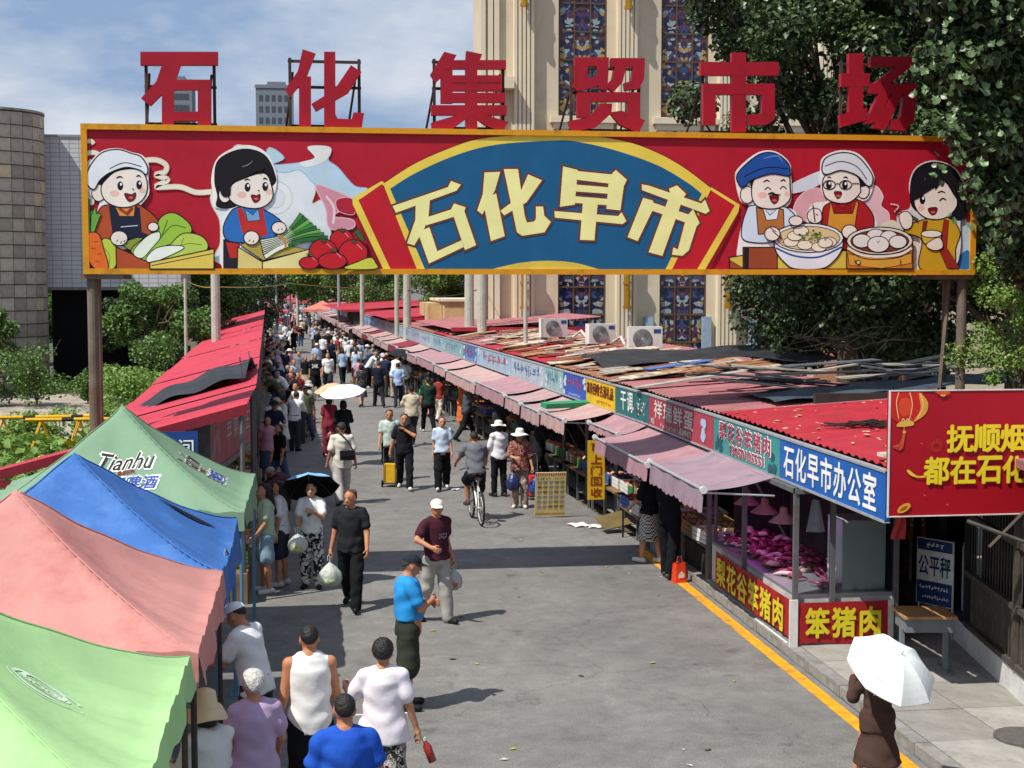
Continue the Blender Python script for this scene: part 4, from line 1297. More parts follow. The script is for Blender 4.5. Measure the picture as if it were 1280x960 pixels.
for i in range(len(bounds) - 1):
 y0, y1 = bounds[i], bounds[i + 1]
 a, e, d, L = row_frame(y0, y1)
 n = Vector((-d.y, d.x, 0))
 if i == 0: lab = 'end of the stall row with a blue office sign under a red debris strewn roof'
 elif i < 12: lab = 'market stall under a %s sign, %s along the row' % (SIGN_WORDS[i], nth(i))
 else: lab = 'faded market stall far along the row, %s counting from the kiosk' % nth(i)
 root = thing('market_stall', lab, 'market stall', a, 0, 'market stalls in the long row')
 stalls.append(root)
 stall_sign(i, root, a, d, L)
 if i > 0:
  # back and partition walls, counter
  b = MB()
  p0, p1 = a - n * 2.6, e - n * 2.6
  b.add([p0, p1, p1 + Vector((0, 0, 2.55)), p0 + Vector((0, 0, 2.55)), p0 - n * .08, p1 - n * .08, p1 - n * .08 + Vector((0, 0, 2.55)), p0 - n * .08 + Vector((0, 0, 2.55))], [(0, 1, 2, 3), (4, 7, 6, 5), (0, 3, 7, 4), (1, 5, 6, 2), (3, 2, 6, 7)])
  if i > 1:
   q0, q1 = a - n * .35 + d * .02, a - n * 2.59 + d * .02
   b.add([q0, q1, q1 + Vector((0, 0, 2.5)), q0 + Vector((0, 0, 2.5)), q0 + d * .05, q1 + d * .05, q1 + d * .05 + Vector((0, 0, 2.5)), q0 + d * .05 + Vector((0, 0, 2.5))], [(0, 1, 2, 3), (4, 7, 6, 5), (0, 3, 7, 4), (1, 5, 6, 2), (3, 2, 6, 7)])
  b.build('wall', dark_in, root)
  for s in ((.06, L - .06) if i > 2 else (L - .06,)):
   b = MB(); p = a + d * s - n * .03
   b.tube([p, p + Vector((0, 0, 2.08))], .03, 8)
   b.build('post', steel, root)
  b = MB(); b.tube([a + d * .05 - n * .04 + Vector((0, 0, 2.0)), a + d * (L - .05) - n * .04 + Vector((0, 0, 2.0))], .025, 6); b.build('rail', steel, root)
 if 1 <= i:
  m = canv_red if i in (13, 17, 23) else canv_pink[(0, 0, 1, 1, 2, 3)[i] if i < 6 else rnd.choice((2, 2, 3, 1))]
  awning(root, a, d, L, m, proj=.5 if i == 3 else .95 if i < 20 else 1.15, drop=.1 if i == 3 else .22 + .06 * rnd.random(), zt=2.05 + .035 * math.sin(i * 2.1))
 # roof
 top = Vector((0, 0, 2.63)); back = Vector((0, 0, 2.82))
 depth = 3.2
 rm = roof_red if i in (0, 1, 7, 8) else (roof_pink if i in (2, 3) else (roof_rust if i in (4, 5, 6) else rnd.choice((roof_pink, roof_red, roof_pink, roof_rust))))
 zz = .012 * (i % 2)
 corrugated('roof_sheet', root, a - n * .07 + top + Vector((0, 0, zz)), e - n * .07 + top + Vector((0, 0, zz)), e - n * depth + back + Vector((0, 0, zz)), a - n * depth + back + Vector((0, 0, zz)), rm, .22)
 # trestle with crates
 if 2 <= i <= 22:
  for s in (L * .3, L * .72):
   p = a + d * s - n * .12
   if i == 2 and s < L * .5: continue
   t = thing('trestle_table', 'low trestle under the goods of the %s stall along the row, %s half' % (nth(i), 'near' if s < L * .5 else 'far'), 'table', (p.x, p.y, 0), -math.atan2(d.x, d.y), 'trestle tables at the stalls')
   b = MB(); b.box(-.35, -.75, .62, .35, .75, .66); link('table_top', b.mesh(mat('old_board', '#7a6248', .85, .3, 5)), t)
   for x in (-.3, .3):
    for y in (-.68, .68):
     b = MB(); b.box(x - .02, y - .02, .0, x + .02, y + .02, .62); link('leg', b.mesh(steel), t)
   if i < 14:
    for q in (-.36, .36):
     pp = p + d * q
     goods(pp.x, pp.y, .664, -math.atan2(d.x, d.y) + rnd.uniform(-.06, .06), where='at the %s stall of the row' % nth(i))

# debris on the near roofs: leaves, sticks, boards, tarps
leafm = mat('fallen_leaf', '#b5a583', .9, .3, 10)
b = MB()
for k in range(110):
 x, y = rnd.uniform(6.0, 8.9), rnd.uniform(14.3, 20.6)
 z = 2.63 + (x - 5.97) / 3.2 * .19 + .04
 s, an = rnd.uniform(.01, .032), rnd.uniform(0, 6.28)
 b.face([(x + s * 1.6 * math.cos(an), y + s * 1.6 * math.sin(an), z), (x - s * math.sin(an), y + s * math.cos(an), z + .01), (x - s * 1.6 * math.cos(an), y - s * 1.6 * math.sin(an), z + .005), (x + s * math.sin(an), y - s * math.cos(an), z)])
o = b.build('leaf_litter', leafm); o['kind'] = 'stuff'
b = MB()
for k in range(90):
 t_ = k / 90
 x, y = 6.75 + 2.2 * t_ + rnd.gauss(0, .05), 17.8 - 1.5 * t_ + rnd.gauss(0, .08)
 z = 2.69 + (x - 5.97) / 3.2 * .19
 an = rnd.gauss(-.6, .5); s = rnd.uniform(.1, .3)
 b.tube([(x - s * math.cos(an), y - s * math.sin(an), z), (x + s * math.cos(an), y + s * math.sin(an), z + rnd.uniform(0, .07))], .01, 4)
o = b.build('twig_litter', mat('dead_twig', '#2c241f', .95)); o['kind'] = 'stuff'
b = MB()
for k in range(12):
 x, y = rnd.uniform(6.0, 6.5), rnd.uniform(14.3, 14.9)
 b.box(-.1, -.05, 0, .1, .05, .04, M=Matrix.Translation((x, y, 2.68 + rnd.uniform(0, .06))) @ Matrix.Rotation(rnd.uniform(0, 3), 4, 'Z') @ Matrix.Rotation(rnd.uniform(-.3, .3), 4, 'X'))
o = b.build('rubble', mat('rubble', '#b5ad9d', .95, .3)); o['kind'] = 'stuff'

board_cols = [mat('roof_board_%d' % k, c, .9, .3, 6, dirt='#5a4030', dscale=4) for k, c in enumerate(('#8f5f3d', '#b0a08c', '#7a4a30', '#c7bba8', '#a37a58', '#9a8f86'))]
bm_ = []
for m in board_cols:
 b = MB(); b.box(-.9, -.11, 0, .9, .11, .014); bm_.append(b.mesh(m))
patch = thing('board_roof', 'stretch of stall roof covered with loose rusty boards and sheets', 'roof', (7.4, 40, 2.7))
for k in range(240):
 y = 27.5 + (k / 240) ** 1.15 * 30
 x = 6.3 + rnd.random() * 2.9 + bR(y)
 z = 2.69 + (x - bR(y) - 5.97) / 3.2 * .19
 o = link('board', bm_[rnd.randrange(6)], patch, (x - 7.4, y - 40, z - 2.7 + rnd.uniform(0, .05)))
 o.rotation_euler = (rnd.uniform(-.05, .05), -.1 + rnd.uniform(-.05, .05), rnd.uniform(-.15, .45))
 o.scale = (rnd.uniform(.22, .55), rnd.uniform(1.1, 2.6), 1)
bb = MB(); bb.box(-.75, -.16, 0, .75, .16, .02)
o = link('blue_sheet', bb.mesh(mat('blue_sheet', '#4f6fb0', .6, .1)), patch, (.0, -11.4, .2)); o.rotation_euler = (0, -.1, .3)

def tarp(name, label, fn, nu, nv, m=None):
 b = MB(); b.grid(fn, nu, nv)
 o = b.build(name, m or tarp_black, smooth=True)
 tag(o, label, 'tarpaulin')
 return o
def t1(u, v):
 x = 6.15 + 5.9 * u
 y = 30.0 + 3.0 * v + 1.2 * u
 z = 2.7 + .16 * math.sin(min(1, u * 2.2) * 1.57) + .22 * v + .04 * math.sin(u * 14 + v * 5) + .07 * math.sin(v * 3 + u * 4)
 return (x, y, z)
tarp('tarpaulin', 'black tarpaulin draped over the roofs behind the dark green spice sign', t1, 40, 14)
b = MB()
for k in range(26):
 x, y = 7.0 + rnd.random() * 4.6, 22.6 + rnd.random() * 3.4
 z = 2.74 + (x - 6) / 3.2 * .19 + rnd.uniform(0, .14)
 M = Matrix.Translation((x, y, z)) @ Matrix.Rotation(rnd.uniform(-.4, .4), 4, 'Z') @ Matrix.Rotation(rnd.uniform(-.15, .15), 4, 'Y')
 b.box(-rnd.uniform(.5, 1.4), -rnd.uniform(.06, .2), 0, rnd.uniform(.5, 1.2), rnd.uniform(.06, .2), .025, k % 3, M)
o = b.build('scrap_boards', [mat('scrap_grey', '#5b6166', .7, .3, 4), mat('scrap_pale', '#a09a90', .8, .3, 4), mat('scrap_dark', '#2e3136', .7, .3)]); o['kind'] = 'stuff'
def t2(u, v):
 x = 6.9 + 5 * u; y = 20.9 + 2.0 * v + .6 * u
 return (x, y, 2.74 + (x - 6) * .06 + .025 * math.sin(u * 23 + v * 4) + .02 * math.sin(v * 11) - .02)
tarp('roof_felt', 'crumpled slate grey felt over the roofs behind the egg shop sign', t2, 44, 8, mat('felt_grey', '#3f4a54', .6, .35, 5, .4, 9))
# long faded pink roof against the hall, with three air conditioners
root = thing('back_roof', 'long faded pink corrugated roof in front of the beige hall', 'roof', (9, 40, 0))
corrugated('roof_sheet', root, (6.6, 52, 2.72), (9.3, 33, 2.45), (11.8, 33.5, 2.6), (9.0, 53, 2.9), roof_pink, .28)
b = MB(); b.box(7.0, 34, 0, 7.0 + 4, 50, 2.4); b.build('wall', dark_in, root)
for k, (x, y, s, rz) in enumerate(((7.05, 42.0, .95, .25), (7.95, 39.4, .95, .2), (8.62, 36.9, 1.06, -.05))):
 ac = thing('air_conditioner', ['white air conditioner unit farthest along the pink roof', 'middle white air conditioner on the pink roof with a blue badge', 'biggest white air conditioner unit with a dark badge on the pink roof'][k], 'air conditioner', (x, y, (2.93, 2.84, 2.76)[k]), rz, 'air conditioners on the roof', s)
 b = MB(); b.box(-.42, -.15, .06, .42, .15, .64); link('casing', b.mesh(mat('ac_white', '#d9d9d3', .5, .05, 3, dirt='#b5b1a5')), ac)
 b = MB()
 b.lathe([(.235, 0), (.235, .02), (.2, .025)], 24); me = b.mesh(mat('ac_dark', '#4b4f52', .6)); o = link('fan_grille', me, ac, (-.08, -.152, .35)); o.rotation_euler = (math.pi / 2, 0, 0)
 b = MB()
 for q in range(6): b.tube([((.04 + .035 * q) * math.cos(t), (.04 + .035 * q) * math.sin(t), .03) for t in (j * .3927 for j in range(17))], .006, 4, cap=False)
 b.lathe([(.05, .02), (.05, .035)], 10)
 s_ = link('grille_ring', b.mesh(mat('ac_grille', '#a5a8a8', .5)), o)
 b = MB(); b.box(.2, -.156, .48, .38, -.151, .58); link('badge', b.mesh(mat('ac_badge', '#2f4f8a', .5)), ac)
 for xx in (-.3, .3):
  b = MB(); b.box(xx - .04, -.17, 0, xx + .04, .17, .06); link('foot', b.mesh(mat('ac_dark', '#4b4f52')), ac)
b = MB()
b.tube([(7.5, 41.2, 3.0), (7.7, 41, 3.2), (7.85, 40.6, 2.95), (8.0, 40.4, 2.8)], .04, 6); b.tube([(8.25, 39.1, 2.95), (8.4, 38.8, 3.1), (8.5, 38.3, 2.7)], .04, 6)
tag(b.build('drain_hose', mat('hose_white', '#c2c0b8', .6)), 'white drain hoses looping between the air conditioners', 'hose')
# red roofs with a blue shed further back
for k, (x0, y0, w, l, z, lab) in enumerate(((5.0, 52, 5.5, 12, 3.0, 'red shed roof with a blue wall in front of the yellow annex'), (3.6, 70, 5.5, 16, 2.95, 'long red shed roof crossed by pale poles'), (1.8, 92, 7, 26, 2.95, 'far red shed roof behind the pale signs'))):
 t_ = thing('market_shed', lab, 'shed', (x0, y0, 0), 0, 'sheds behind the stall row')
 corrugated('roof_sheet', t_, (x0, y0, z - .1), (x0 - .04 * l, y0 + l, z - .1), (x0 + w - .04 * l, y0 + l, z + .35), (x0 + w, y0, z + .35), roof_red if k else roof_pink, .3)
 b = MB(); b.box(x0 + .8, y0 + .15, 0, x0 + w - .8, y0 + l - .3, z - .12); b.build('wall', mat('shed_blue', '#2d4f8f', .7, .2) if k == 0 else dark_in, t_)
 b = MB(); b.box(x0 - .02, y0 - .05, z - .16, x0 + w, y0 - .01, z - .02); b.build('fascia', roof_red, t_)

# ------------------------------------------------------------------ the meat kiosk at the near end
kiosk = thing('meat_kiosk', 'corner meat kiosk with red pork banners and pink lamps over the counter', 'kiosk', (6.4, 18, 0))
b = MB(); b.box(5.8, 16.76, .0, 7.15, 20.7, .16); b.build('plinth', kerb_m, kiosk)
b = MB()
for x, y in ((5.83, 16.79), (6.3, 16.79), (7.12, 16.79), (5.83, 18.9), (5.83, 20.66), (7.12, 20.66)):
 b = MB(); b.box(x - .03, y - .03, .16, x + .03, y + .03, 2.06); b.build('post', steel, kiosk)
wt = mat('kiosk_white', '#c9c8c3', .6, .08, 3, dirt='#9a958a', dscale=2)
b = MB(); b.box(5.86, 16.82, .7, 7.09, 20.6, .745); b.build('counter', mat('counter_steel', '#a5a7aa', .35, .1, 5, metal=.5), kiosk)
b = MB(); b.box(5.86, 16.82, .16, 7.09, 16.86, .7); b.box(5.86, 16.86, .16, 5.9, 20.6, .7); b.build('panel', wt, kiosk)
b = MB(); b.box(5.8, 16.74, 2.0, 7.15, 16.82, 2.06); b.box(5.8, 16.82, 2.0, 5.86, 20.7, 2.06); b.build('rail', steel, kiosk)
b = MB(); b.box(7.1, 16.9, .16, 7.16, 20.7, 2.5); b.build('back_wall', dark_in, kiosk)
ban = mat('cloth_banner_red', '#a31d24', .6, .1, 3, .3, 7, dirt='#821a20', dscale=2)
def cloth(x0, y0, x1, y1, z0, z1, wob):
 b = MB()
 dx, dy = x1 - x0, y1 - y0
 l = math.hypot(dx, dy); nx, ny = dy / l, -dx / l
 b.grid(lambda u, v: (x0 + dx * u + nx * wob * math.sin(u * 13 + v * 4) * (1 - v * .5), y0 + dy * u + ny * wob * math.sin(u * 13 + v * 4) * (1 - v * .5), z0 + (z1 - z0) * v + .012 * math.sin(u * 9) * (1 - v)), 30, 6)
 return b
yl = txt_m('banner_yellow', '#d9c928')
b = cloth(5.86, 16.725, 7.0, 16.725, .15, .66, .008); s1 = b.build('banner', [ban], kiosk, smooth=True)
t = MB(); letters(t, '笨猪肉', frame((6.42, 16.712, .41), (1, 0, 0), (0, 0, 1)), .95, .36, bold=.035, spacing=1.15, z=.006); t.build('lettering', yl, s1)
b = cloth(5.775, 20.1, 5.775, 16.84, .2, .68, .006); s2 = b.build('banner', [ban], kiosk, smooth=True)
t = MB(); letters(t, '梨花谷笨猪肉', frame((5.762, 18.5, .43), (0, -1, 0), (0, 0, 1)), 2.95, .38, bold=.03, spacing=1.2, z=.006); t.build('lettering', yl, s2)
b = MB(); b.box(5.74, 16.7, .12, 5.84, 16.74, .7); b.box(7.0, 16.715, .14, 7.07, 16.735, .67); b.build('banner_edge', white_paint, kiosk)
b = MB(); b.box(5.76, 16.9, .0, 5.79, 18.2, .13); b.build('base_board', white_paint, kiosk)
b = MB(); b.box(6.33, 16.795, .76, 7.09, 16.8, 1.98); b.box(5.86, 16.795, .76, 6.27, 16.8, 1.98); b.build('pane', glass(mixf=.2), kiosk)
def cuts(w, l, n, top):
 b = MB()
 for k in range(n):
  x, y = rnd.uniform(-.5, .5) * w, rnd.uniform(-.5, .5) * l
  z = .03 + rnd.uniform(0, top) * (1 - (2 * x / w) ** 2 * .7)
  a, s, r_ = rnd.uniform(0, 3.14), rnd.uniform(.06, .17), rnd.uniform(.03, .06)
  d = Vector((math.cos(a) * s, math.sin(a) * s, rnd.uniform(-.04, .04)))
  b.tube([Vector((x, y, z)) - d, Vector((x, y, z)) - d * .5 + Vector((0, 0, .015)), Vector((x, y, z + .02)) + d * .3, Vector((x, y, z)) + d], [r_ * .5, r_ * 1.1, r_, r_ * .4], 7, rnd.choice((0, 0, 1, 2)), flat=.6)
 return b.mesh([mat('raw_meat', '#8f3550', .35, .35, 14, .3, 30, spec=.5), mat('meat_fat', '#d5b0ae', .4, .15, 12), mat('meat_dark', '#5f2032', .35, .3, 12)], smooth=True)
meat = cuts(.8, 2.2, 190, .16)
o = link('meat_pile', meat, None, (6.42, 19.3, .745)); tag(o, 'heap of raw pork cuts under pink lamps on the kiosk counter', 'meat')
o = link('meat_cuts', cuts(.7, 1.2, 24, .01), None, (6.3, 17.6, .745)); tag(o, 'few flat pork cuts lying at the near end of the counter', 'meat')
fz = thing('display_fridge', 'white fridge standing inside the kiosk behind the glass', 'fridge', (6.78, 17.2, .75))
b = MB(); b.box(6.5, 17.0, .75, 7.06, 17.5, 1.62); b.build('body', mat('fridge_white', '#d8d9d6', .4, .04), fz)
b = MB(); b.box(6.5, 16.98, .75, 7.06, 16.998, 1.61); b.build('door', mat('fridge_white', '#d8d9d6'), fz)
pl = bpy.data.materials.new('pink_bulb'); pl.use_nodes = True
pl.node_tree.nodes['Principled BSDF'].inputs['Emission Color'].default_value = (1, .12, .85, 1); pl.node_tree.nodes['Principled BSDF'].inputs['Emission Strength'].default_value = 5
for k, y in enumerate((18.2, 19.0, 19.8)):
 t_ = thing('hanging_lamp', 'pink shaded lamp hanging over the pork, %s from the street corner' % nth(k), 'lamp', (6.15, y, 0), 0, 'pink lamps over the meat')
 b = MB(); b.lathe([(.02, 1.62), (.05, 1.6), (.06, 1.52), (.19, 1.42), (.2, 1.41), (.055, 1.51)], 16, (6.15, y, 0)); b.build('lamp_shade', mat('lamp_pink', '#c98a94', .5), t_, smooth=True)
 b = MB(); b.lathe([(.01, 1.40), (.045, 1.43), (.05, 1.47), (.02, 1.51)], 10, (6.15, y, 0)); b.build('bulb', pl, t_)
 b = MB(); b.tube([(6.15, y, 1.62), (6.15, y, 2.05)], .008, 5); b.build('cord', mat('black_rubber', '#1c1c1c'), t_)
 li = bpy.data.lights.new('pink_lamp_light', 'POINT'); li.energy = 2.2; li.color = (.85, .12, 1); li.shadow_soft_size = .05
 lo = bpy.data.objects.new('pink_lamp_light', li); lo.location = (6.15, y, 1.36); COL.objects.link(lo)
b = MB()
b.tube([(6.95, 16.3, 1.86), (6.95, 16.32, 2.1)], .008, 5)
b.grid(lambda u, v: (6.95 + (u - .5) * (.06 + .12 * v) + .02 * math.sin(v * 5), 16.3 + .03 * math.sin(u * 9 + v * 3), 1.86 - .36 * v), 8, 8)
tag(b.build('rag', mat('red_rag', '#c94a4a', .9, .1, 8, .3, 12), smooth=True), 'red cloth hanging from a hook below the blue office sign', 'cloth')
b = MB()
b.tube([(6.3, 16.3, 1.95), (6.75, 16.5, 2.05)], .014, 6); b.tube([(6.98, 15.9, 1.88), (7.4, 16.2, 1.93)], .016, 6)
tag(b.build('fly_whisk', white_paint), 'white sticks hung under the blue office sign', 'stick')
b = MB(); b.grid(lambda u, v: (6.12 + (u - .5) * (.1 + .15 * v), 16.9 + .03 * math.sin(u * 7), 1.9 - .4 * v), 8, 6)
tag(b.build('plastic_bags', mat('bag_white', '#cfd0d2', .4, .1, 8, .3, 20, trans=.3), smooth=True), 'bunch of white plastic bags hanging at the kiosk corner', 'bags')

# egg stall just beyond the meat
for k, (x, y, z, f_, c_) in enumerate(((6.0, 21.1, .64, 4, 2), (6.0, 21.75, .64, 4, 0), (6.4, 21.4, .64, 4, 0), (6.35, 22.1, .64, 3, 0), (6.0, 22.4, .64, 4, 0), (6.5, 22.9, .64, 4, 2))):
 goods(x, y, z, rnd.uniform(-.1, .1), f_, c_, where='on the egg counter, %s from the kiosk' % nth(k))
t = thing('egg_counter', 'dark counter of the egg stall beyond the meat kiosk', 'counter', (6.2, 22, 0))
b = MB(); b.box(5.8, 20.75, .6, 6.8, 23.6, .64); b.build('counter_top', steel, t)
for x, y in ((5.84, 20.8), (5.84, 22.2), (5.84, 23.55), (6.76, 20.8), (6.76, 23.55)):
 b = MB(); b.box(x - .02, y - .02, .1, x + .02, y + .02, .6); b.build('leg', steel, t)
b = MB(); b.box(5.9, 20.8, .1, 6.7, 23.5, .5); b.build('shelf_boxes', mat('dark_boxes', '#2f2a28', .9, .4, 3), t)

# ------------------------------------------------------------------ office front on the pavement
off = thing('market_office', 'office front with glass, a white plinth and a closed lattice shutter', 'building', (7.7, 16, 0))
A0 = Vector((7.41, 14.07, 0)); dv = Vector((1.0, 5.46, 0)).normalized(); nv = Vector((-dv.y, dv.x, 0))
Pt = lambda t, o_, z: A0 + dv * t + nv * o_ + Vector((0, 0, z))
def obox(b, t0, t1, o0, o1, z0, z1, mi=0):
 vs = [Pt(t, o_, z) for z in (z0, z1) for o_ in (o0, o1) for t in (t0, t1)]
 b.add(vs, [(0, 1, 3, 2), (4, 6, 7, 5), (0, 4, 5, 1), (2, 3, 7, 6), (0, 2, 6, 4), (1, 5, 7, 3)], mi)
b = MB(); obox(b, -6, 5.6, -.12, .02, .1, .42); b.build('plinth', white_paint, off)
b = MB(); obox(b, 5.0, 5.35, -.1, .06, .42, 2.6); b.build('corner_post', white_paint, off)
b = MB(); obox(b, -6, 5.6, -3, -2.9, .1, 3); b.box(7.5, 20.8, .1, 9.5, 20.9, 2.9); b.build('wall', dark_in, off)
b = MB(); obox(b, -6, 5.6, -3.1, .12, 2.63, 2.72); b.build('roof', roof_pink, off)
df = mat('dark_frame', '#26282a', .5, .1)
b = MB()
for t0 in (2.25, 3.55, 4.9): obox(b, t0, t0 + .07, -.06, .03, .42, 2.6)
obox(b, 2.32, 3.55, -.05, .02, .42, .5); obox(b, 3.62, 4.9, -.05, .02, .42, .5); obox(b, 2.25, 4.97, -.05, .025, 2.55, 2.62)
fr = b.build('window', df, off)
for t0, t1 in ((2.32, 3.55), (3.62, 4.9)):
 b = MB(); obox(b, t0, t1, -.03, -.022, .5, 2.55); b.build('pane', glass('office_glass', (.7, .75, .75), 1.0), fr)
# lattice shutter
sh = mat('shutter_bars', '#56524d', .6, .3, 6, dirt='#6d5a48', dscale=4, metal=.3)
b = MB()
for q in range(4): obox(b, -5.9 + q * 2.05, -5.84 + q * 2.05, -.03, .05, .42, 2.6)
for z in (.42, 1.05, 1.75, 2.55): obox(b, -5.84, 2.24, -.02, .04, z, z + .06)
dr = b.build('door', sh, off)
bar = MB(); bar.box(-.005, -.005, 0, .005, .005, 2.1); bme = bar.mesh(sh)
for q in range(74):
 p = Pt(-5.8 + q * .108, .0, .45) - Vector((7.7, 16, 0))
 o = link('bar', bme, dr, p); o.rotation_euler = (0, 0, -math.atan2(dv.x, dv.y))
b = MB(); obox(b, -5.8, 2.2, -.16, -.15, .42, 2.6); b.build('panel', mat('grimy_panel', '#26272a', .2, .5, 3, dirt='#4a4844', dscale=3, spec=.6), off)
b = MB(); obox(b, -5.75, 2.2, -.035, -.028, .48, 1.05); b.build('kick_plate', mat('kick_plate', '#4f4a44', .5, .4, 4, dirt='#85807a', dscale=6), dr)
# orange vertical sign on the post
sg = thing('office_sign', 'narrow orange vertical sign with white characters on the office post', 'sign', (8.3, 18.95, 1))
b = MB(); b.box(8.2, 18.93, .98, 8.4, 18.96, 2.5); b.build('sign_board', mat('sign_orange', '#c98224', .5, .15, 3, dirt='#a86a1c'), sg)
t = MB()
Mo = frame((8.3, 18.926, 1.78), (1, 0, 0), (0, 0, 1))
for k, c_ in enumerate('办公室'): letters(t, c_, Mo @ Matrix.Translation((0, .5 - k * .46, 0)), .15, .34, bold=.02)
t.build('lettering', txt_m('white', '#eeece4'), sg)
# public scale board on a stand
ps = thing('scale_sign', 'white and blue public scale board standing behind the school desk', 'sign', (7.72, 17, .1))
Mp = frame((7.72, 17, .93), (.5, -.87, 0), (0, 0, 1))
b = MB(); b.prism([(-.27, -.42), (.27, -.42), (.27, .42), (-.27, .42)], Mp, -.02, 0); b.build('sign_board', white_paint, ps)
b = MB(); b.flat([(-.26, .27), (.26, .27), (.26, .41), (-.26, .41)], Mp, .003); b.flat([(-.26, -.41), (.26, -.41), (.26, -.12), (-.26, -.12)], Mp, .003); b.build('printed_band', mat('band_navy', '#1f3566', .5), ps)
t = MB(); letters(t, '公平秤', Mp @ Matrix.Translation((0, .08, 0)), .47, .25, bold=.02, z=.004); t.build('lettering', mat('ink_navy', '#1a2f5c', .5), ps)
t = MB(); scribble(t, Mp @ Matrix.Translation((0, .34, 0)), .26, .07, .005, 4, 0); scribble(t, Mp @ Matrix.Translation((0, -.2, 0)), .44, .06, .005, 10, 0); scribble(t, Mp @ Matrix.Translation((.02, -.32, 0)), .4, .05, .005, 11, 0); t.build('small_print', txt_m('white', '#eeece4'), ps)
for x in (-.25, .25):
 b = MB(); p = Mp @ Vector((x, 0, -.03)); b.tube([(p.x, p.y, .1), (p.x, p.y, 1.3)], .014, 6); b.build('leg', alu, ps)
# school desk
dk = thing('school_desk', 'old school desk with a worn wooden top standing on the pavement', 'desk', (6.9, 15.45, .125), -.14)
b = MB(); b.box(-.3, -.28, .66, .3, .28, .69); link('desk_top', b.mesh(mat('desk_wood', '#a88254', .6, .2, 5, .1, 20)), dk)
b = MB(); b.box(-.27, -.24, .5, .27, .22, .66); link('drawer_box', b.mesh(mat('desk_grey', '#6f757a', .6, .1)), dk)
for x in (-.25, .25):
 b = MB(); b.box(x - .02, -.05, .03, x + .02, .05, .5); b.box(x - .02, -.22, 0, x + .02, .22, .03); link('leg', b.mesh(mat('desk_grey', '#6f757a')), dk)
# roof over the office pavement and the big red board
ov = thing('board_brace', 'rusty diagonal braces below the big red signboard', 'brace', (7, 14.5, 0))
b = MB()
b.tube([(6.7, 14.0, 2.1), (7.65, 13.6, 1.75), (9.5, 13.1, 1.2)], .022, 6); b.tube([(7.0, 14.1, 1.8), (7.4, 14.15, 2.15)], .018, 6)
b.build('brace', sh, ov)
rb = thing('red_signboard', 'big red signboard with yellow slogan and a printed lantern', 'sign', (5.92, 14.2, 0))
b = MB(); b.box(5.92, 14.19, 2.135, 8.9, 14.26, 3.445); b.build('board', mat('board_red', '#a51422', .4, .06, 1.2), rb)
b = MB(); b.box(5.91, 14.18, 2.125, 8.91, 14.2, 2.137); b.box(5.91, 14.18, 3.44, 8.91, 14.2, 3.452); b.box(5.91, 14.18, 2.137, 5.925, 14.2, 3.44); b.build('trim', white_paint, rb)
Mr = frame((5.92, 14.186, 2.135), (1, 0, 0), (0, 0, 1))
s_ = 14.2 / 1800
tr = lambda x, y: ((x - 1106) * s_ * 1.005, (648 - y) * s_ * 1.03)
a = Art(Mr, tr, .002, .0003)
c5 = lambda *p: cr(960, 460, p)
a.poly(c5((585, 112), (760, 115), (792, 170), (780, 230), (720, 268), (640, 275), (585, 245)), '#c3281f')
a.blob(c5((740, 118), (790, 165), (780, 225), (715, 265), (752, 200)), '#dd9a3a', w=0)
a.blob(c5((640, 150), (690, 150), (700, 210), (660, 240), (632, 205)), '#d8472a', w=0)
for q in (((630, 115), (618, 170), (632, 250)), ((690, 115), (705, 180), (690, 260)), ((748, 120), (765, 185), (735, 250))): a.stroke(c5(*q), '#f0cf9a', .8)
a.blob(c5((640, 265), (705, 262), (710, 285), (625, 290)), '#e0b04a', w=0)
for x in (656, 680): a.stroke(c5((x - 8, 262), (x, 250), (x + 10, 262)), '#f3d893', .8)
a.stroke(c5((662, 290), (662, 320)), '#d9772f', 1.2); a.ell(*c5((663, 318))[0], 2.2, 2.2, '#e0b04a')
a.poly(c5((655, 325), (672, 325), (660, 400), (640, 415), (598, 395), (640, 370)), '#bd3a28')
for q in (((660, 330), (645, 380), (605, 390)), ((664, 330), (656, 380), (640, 410))): a.stroke(c5(*q), '#dd7a4a', .6)
for k in range(16):
 t_ = k * .3927; a.stroke([(1170 + 4 * math.cos(t_), 558 + 4 * math.sin(t_)), (1170 + 9 * math.cos(t_), 558 + 9 * math.sin(t_))], '#c8452f', .6, 1)
a.blob(c5((680, 515), (695, 515), (740, 545), (800, 540), (800, 552), (740, 553), (700, 540)), '#e8c93a', w=0)
a.ell(1127, 637.5, 10, 5, '#d9a238', rot=-.5); a.ell(1127, 638, 6, 2.2, '#a8541c', rot=-.5)
a.blob(c5((830, 112), (910, 112), (890, 130), (850, 125)), '#cf5a26', w=0); a.ell(1178, 493, 4, 1.5, '#e8a05a')
for q in ((760, 378), (780, 645), (908, 697)): a.ell(*c5(q)[0], 1.8, .8, '#d95a4a', rot=.6)
a.done('printed_lantern', rb)
t = MB()
yb = txt_m('slogan_yellow', '#e8cf2a')
def put(s, x, y, w, h): letters(t, s, Mr @ Matrix.Translation(tr(x, y) + (0,)), w * s_, h * s_, bold=.034, z=.012)
for k, c_ in enumerate('抚顺烟'): put(c_, 1203 + k * 37.3, 549, 36, 35)
for k, c_ in enumerate('都在石化'): put(c_, 1171 + k * 36.6, 590, 34, 35)
t.build('lettering', yb, rb)

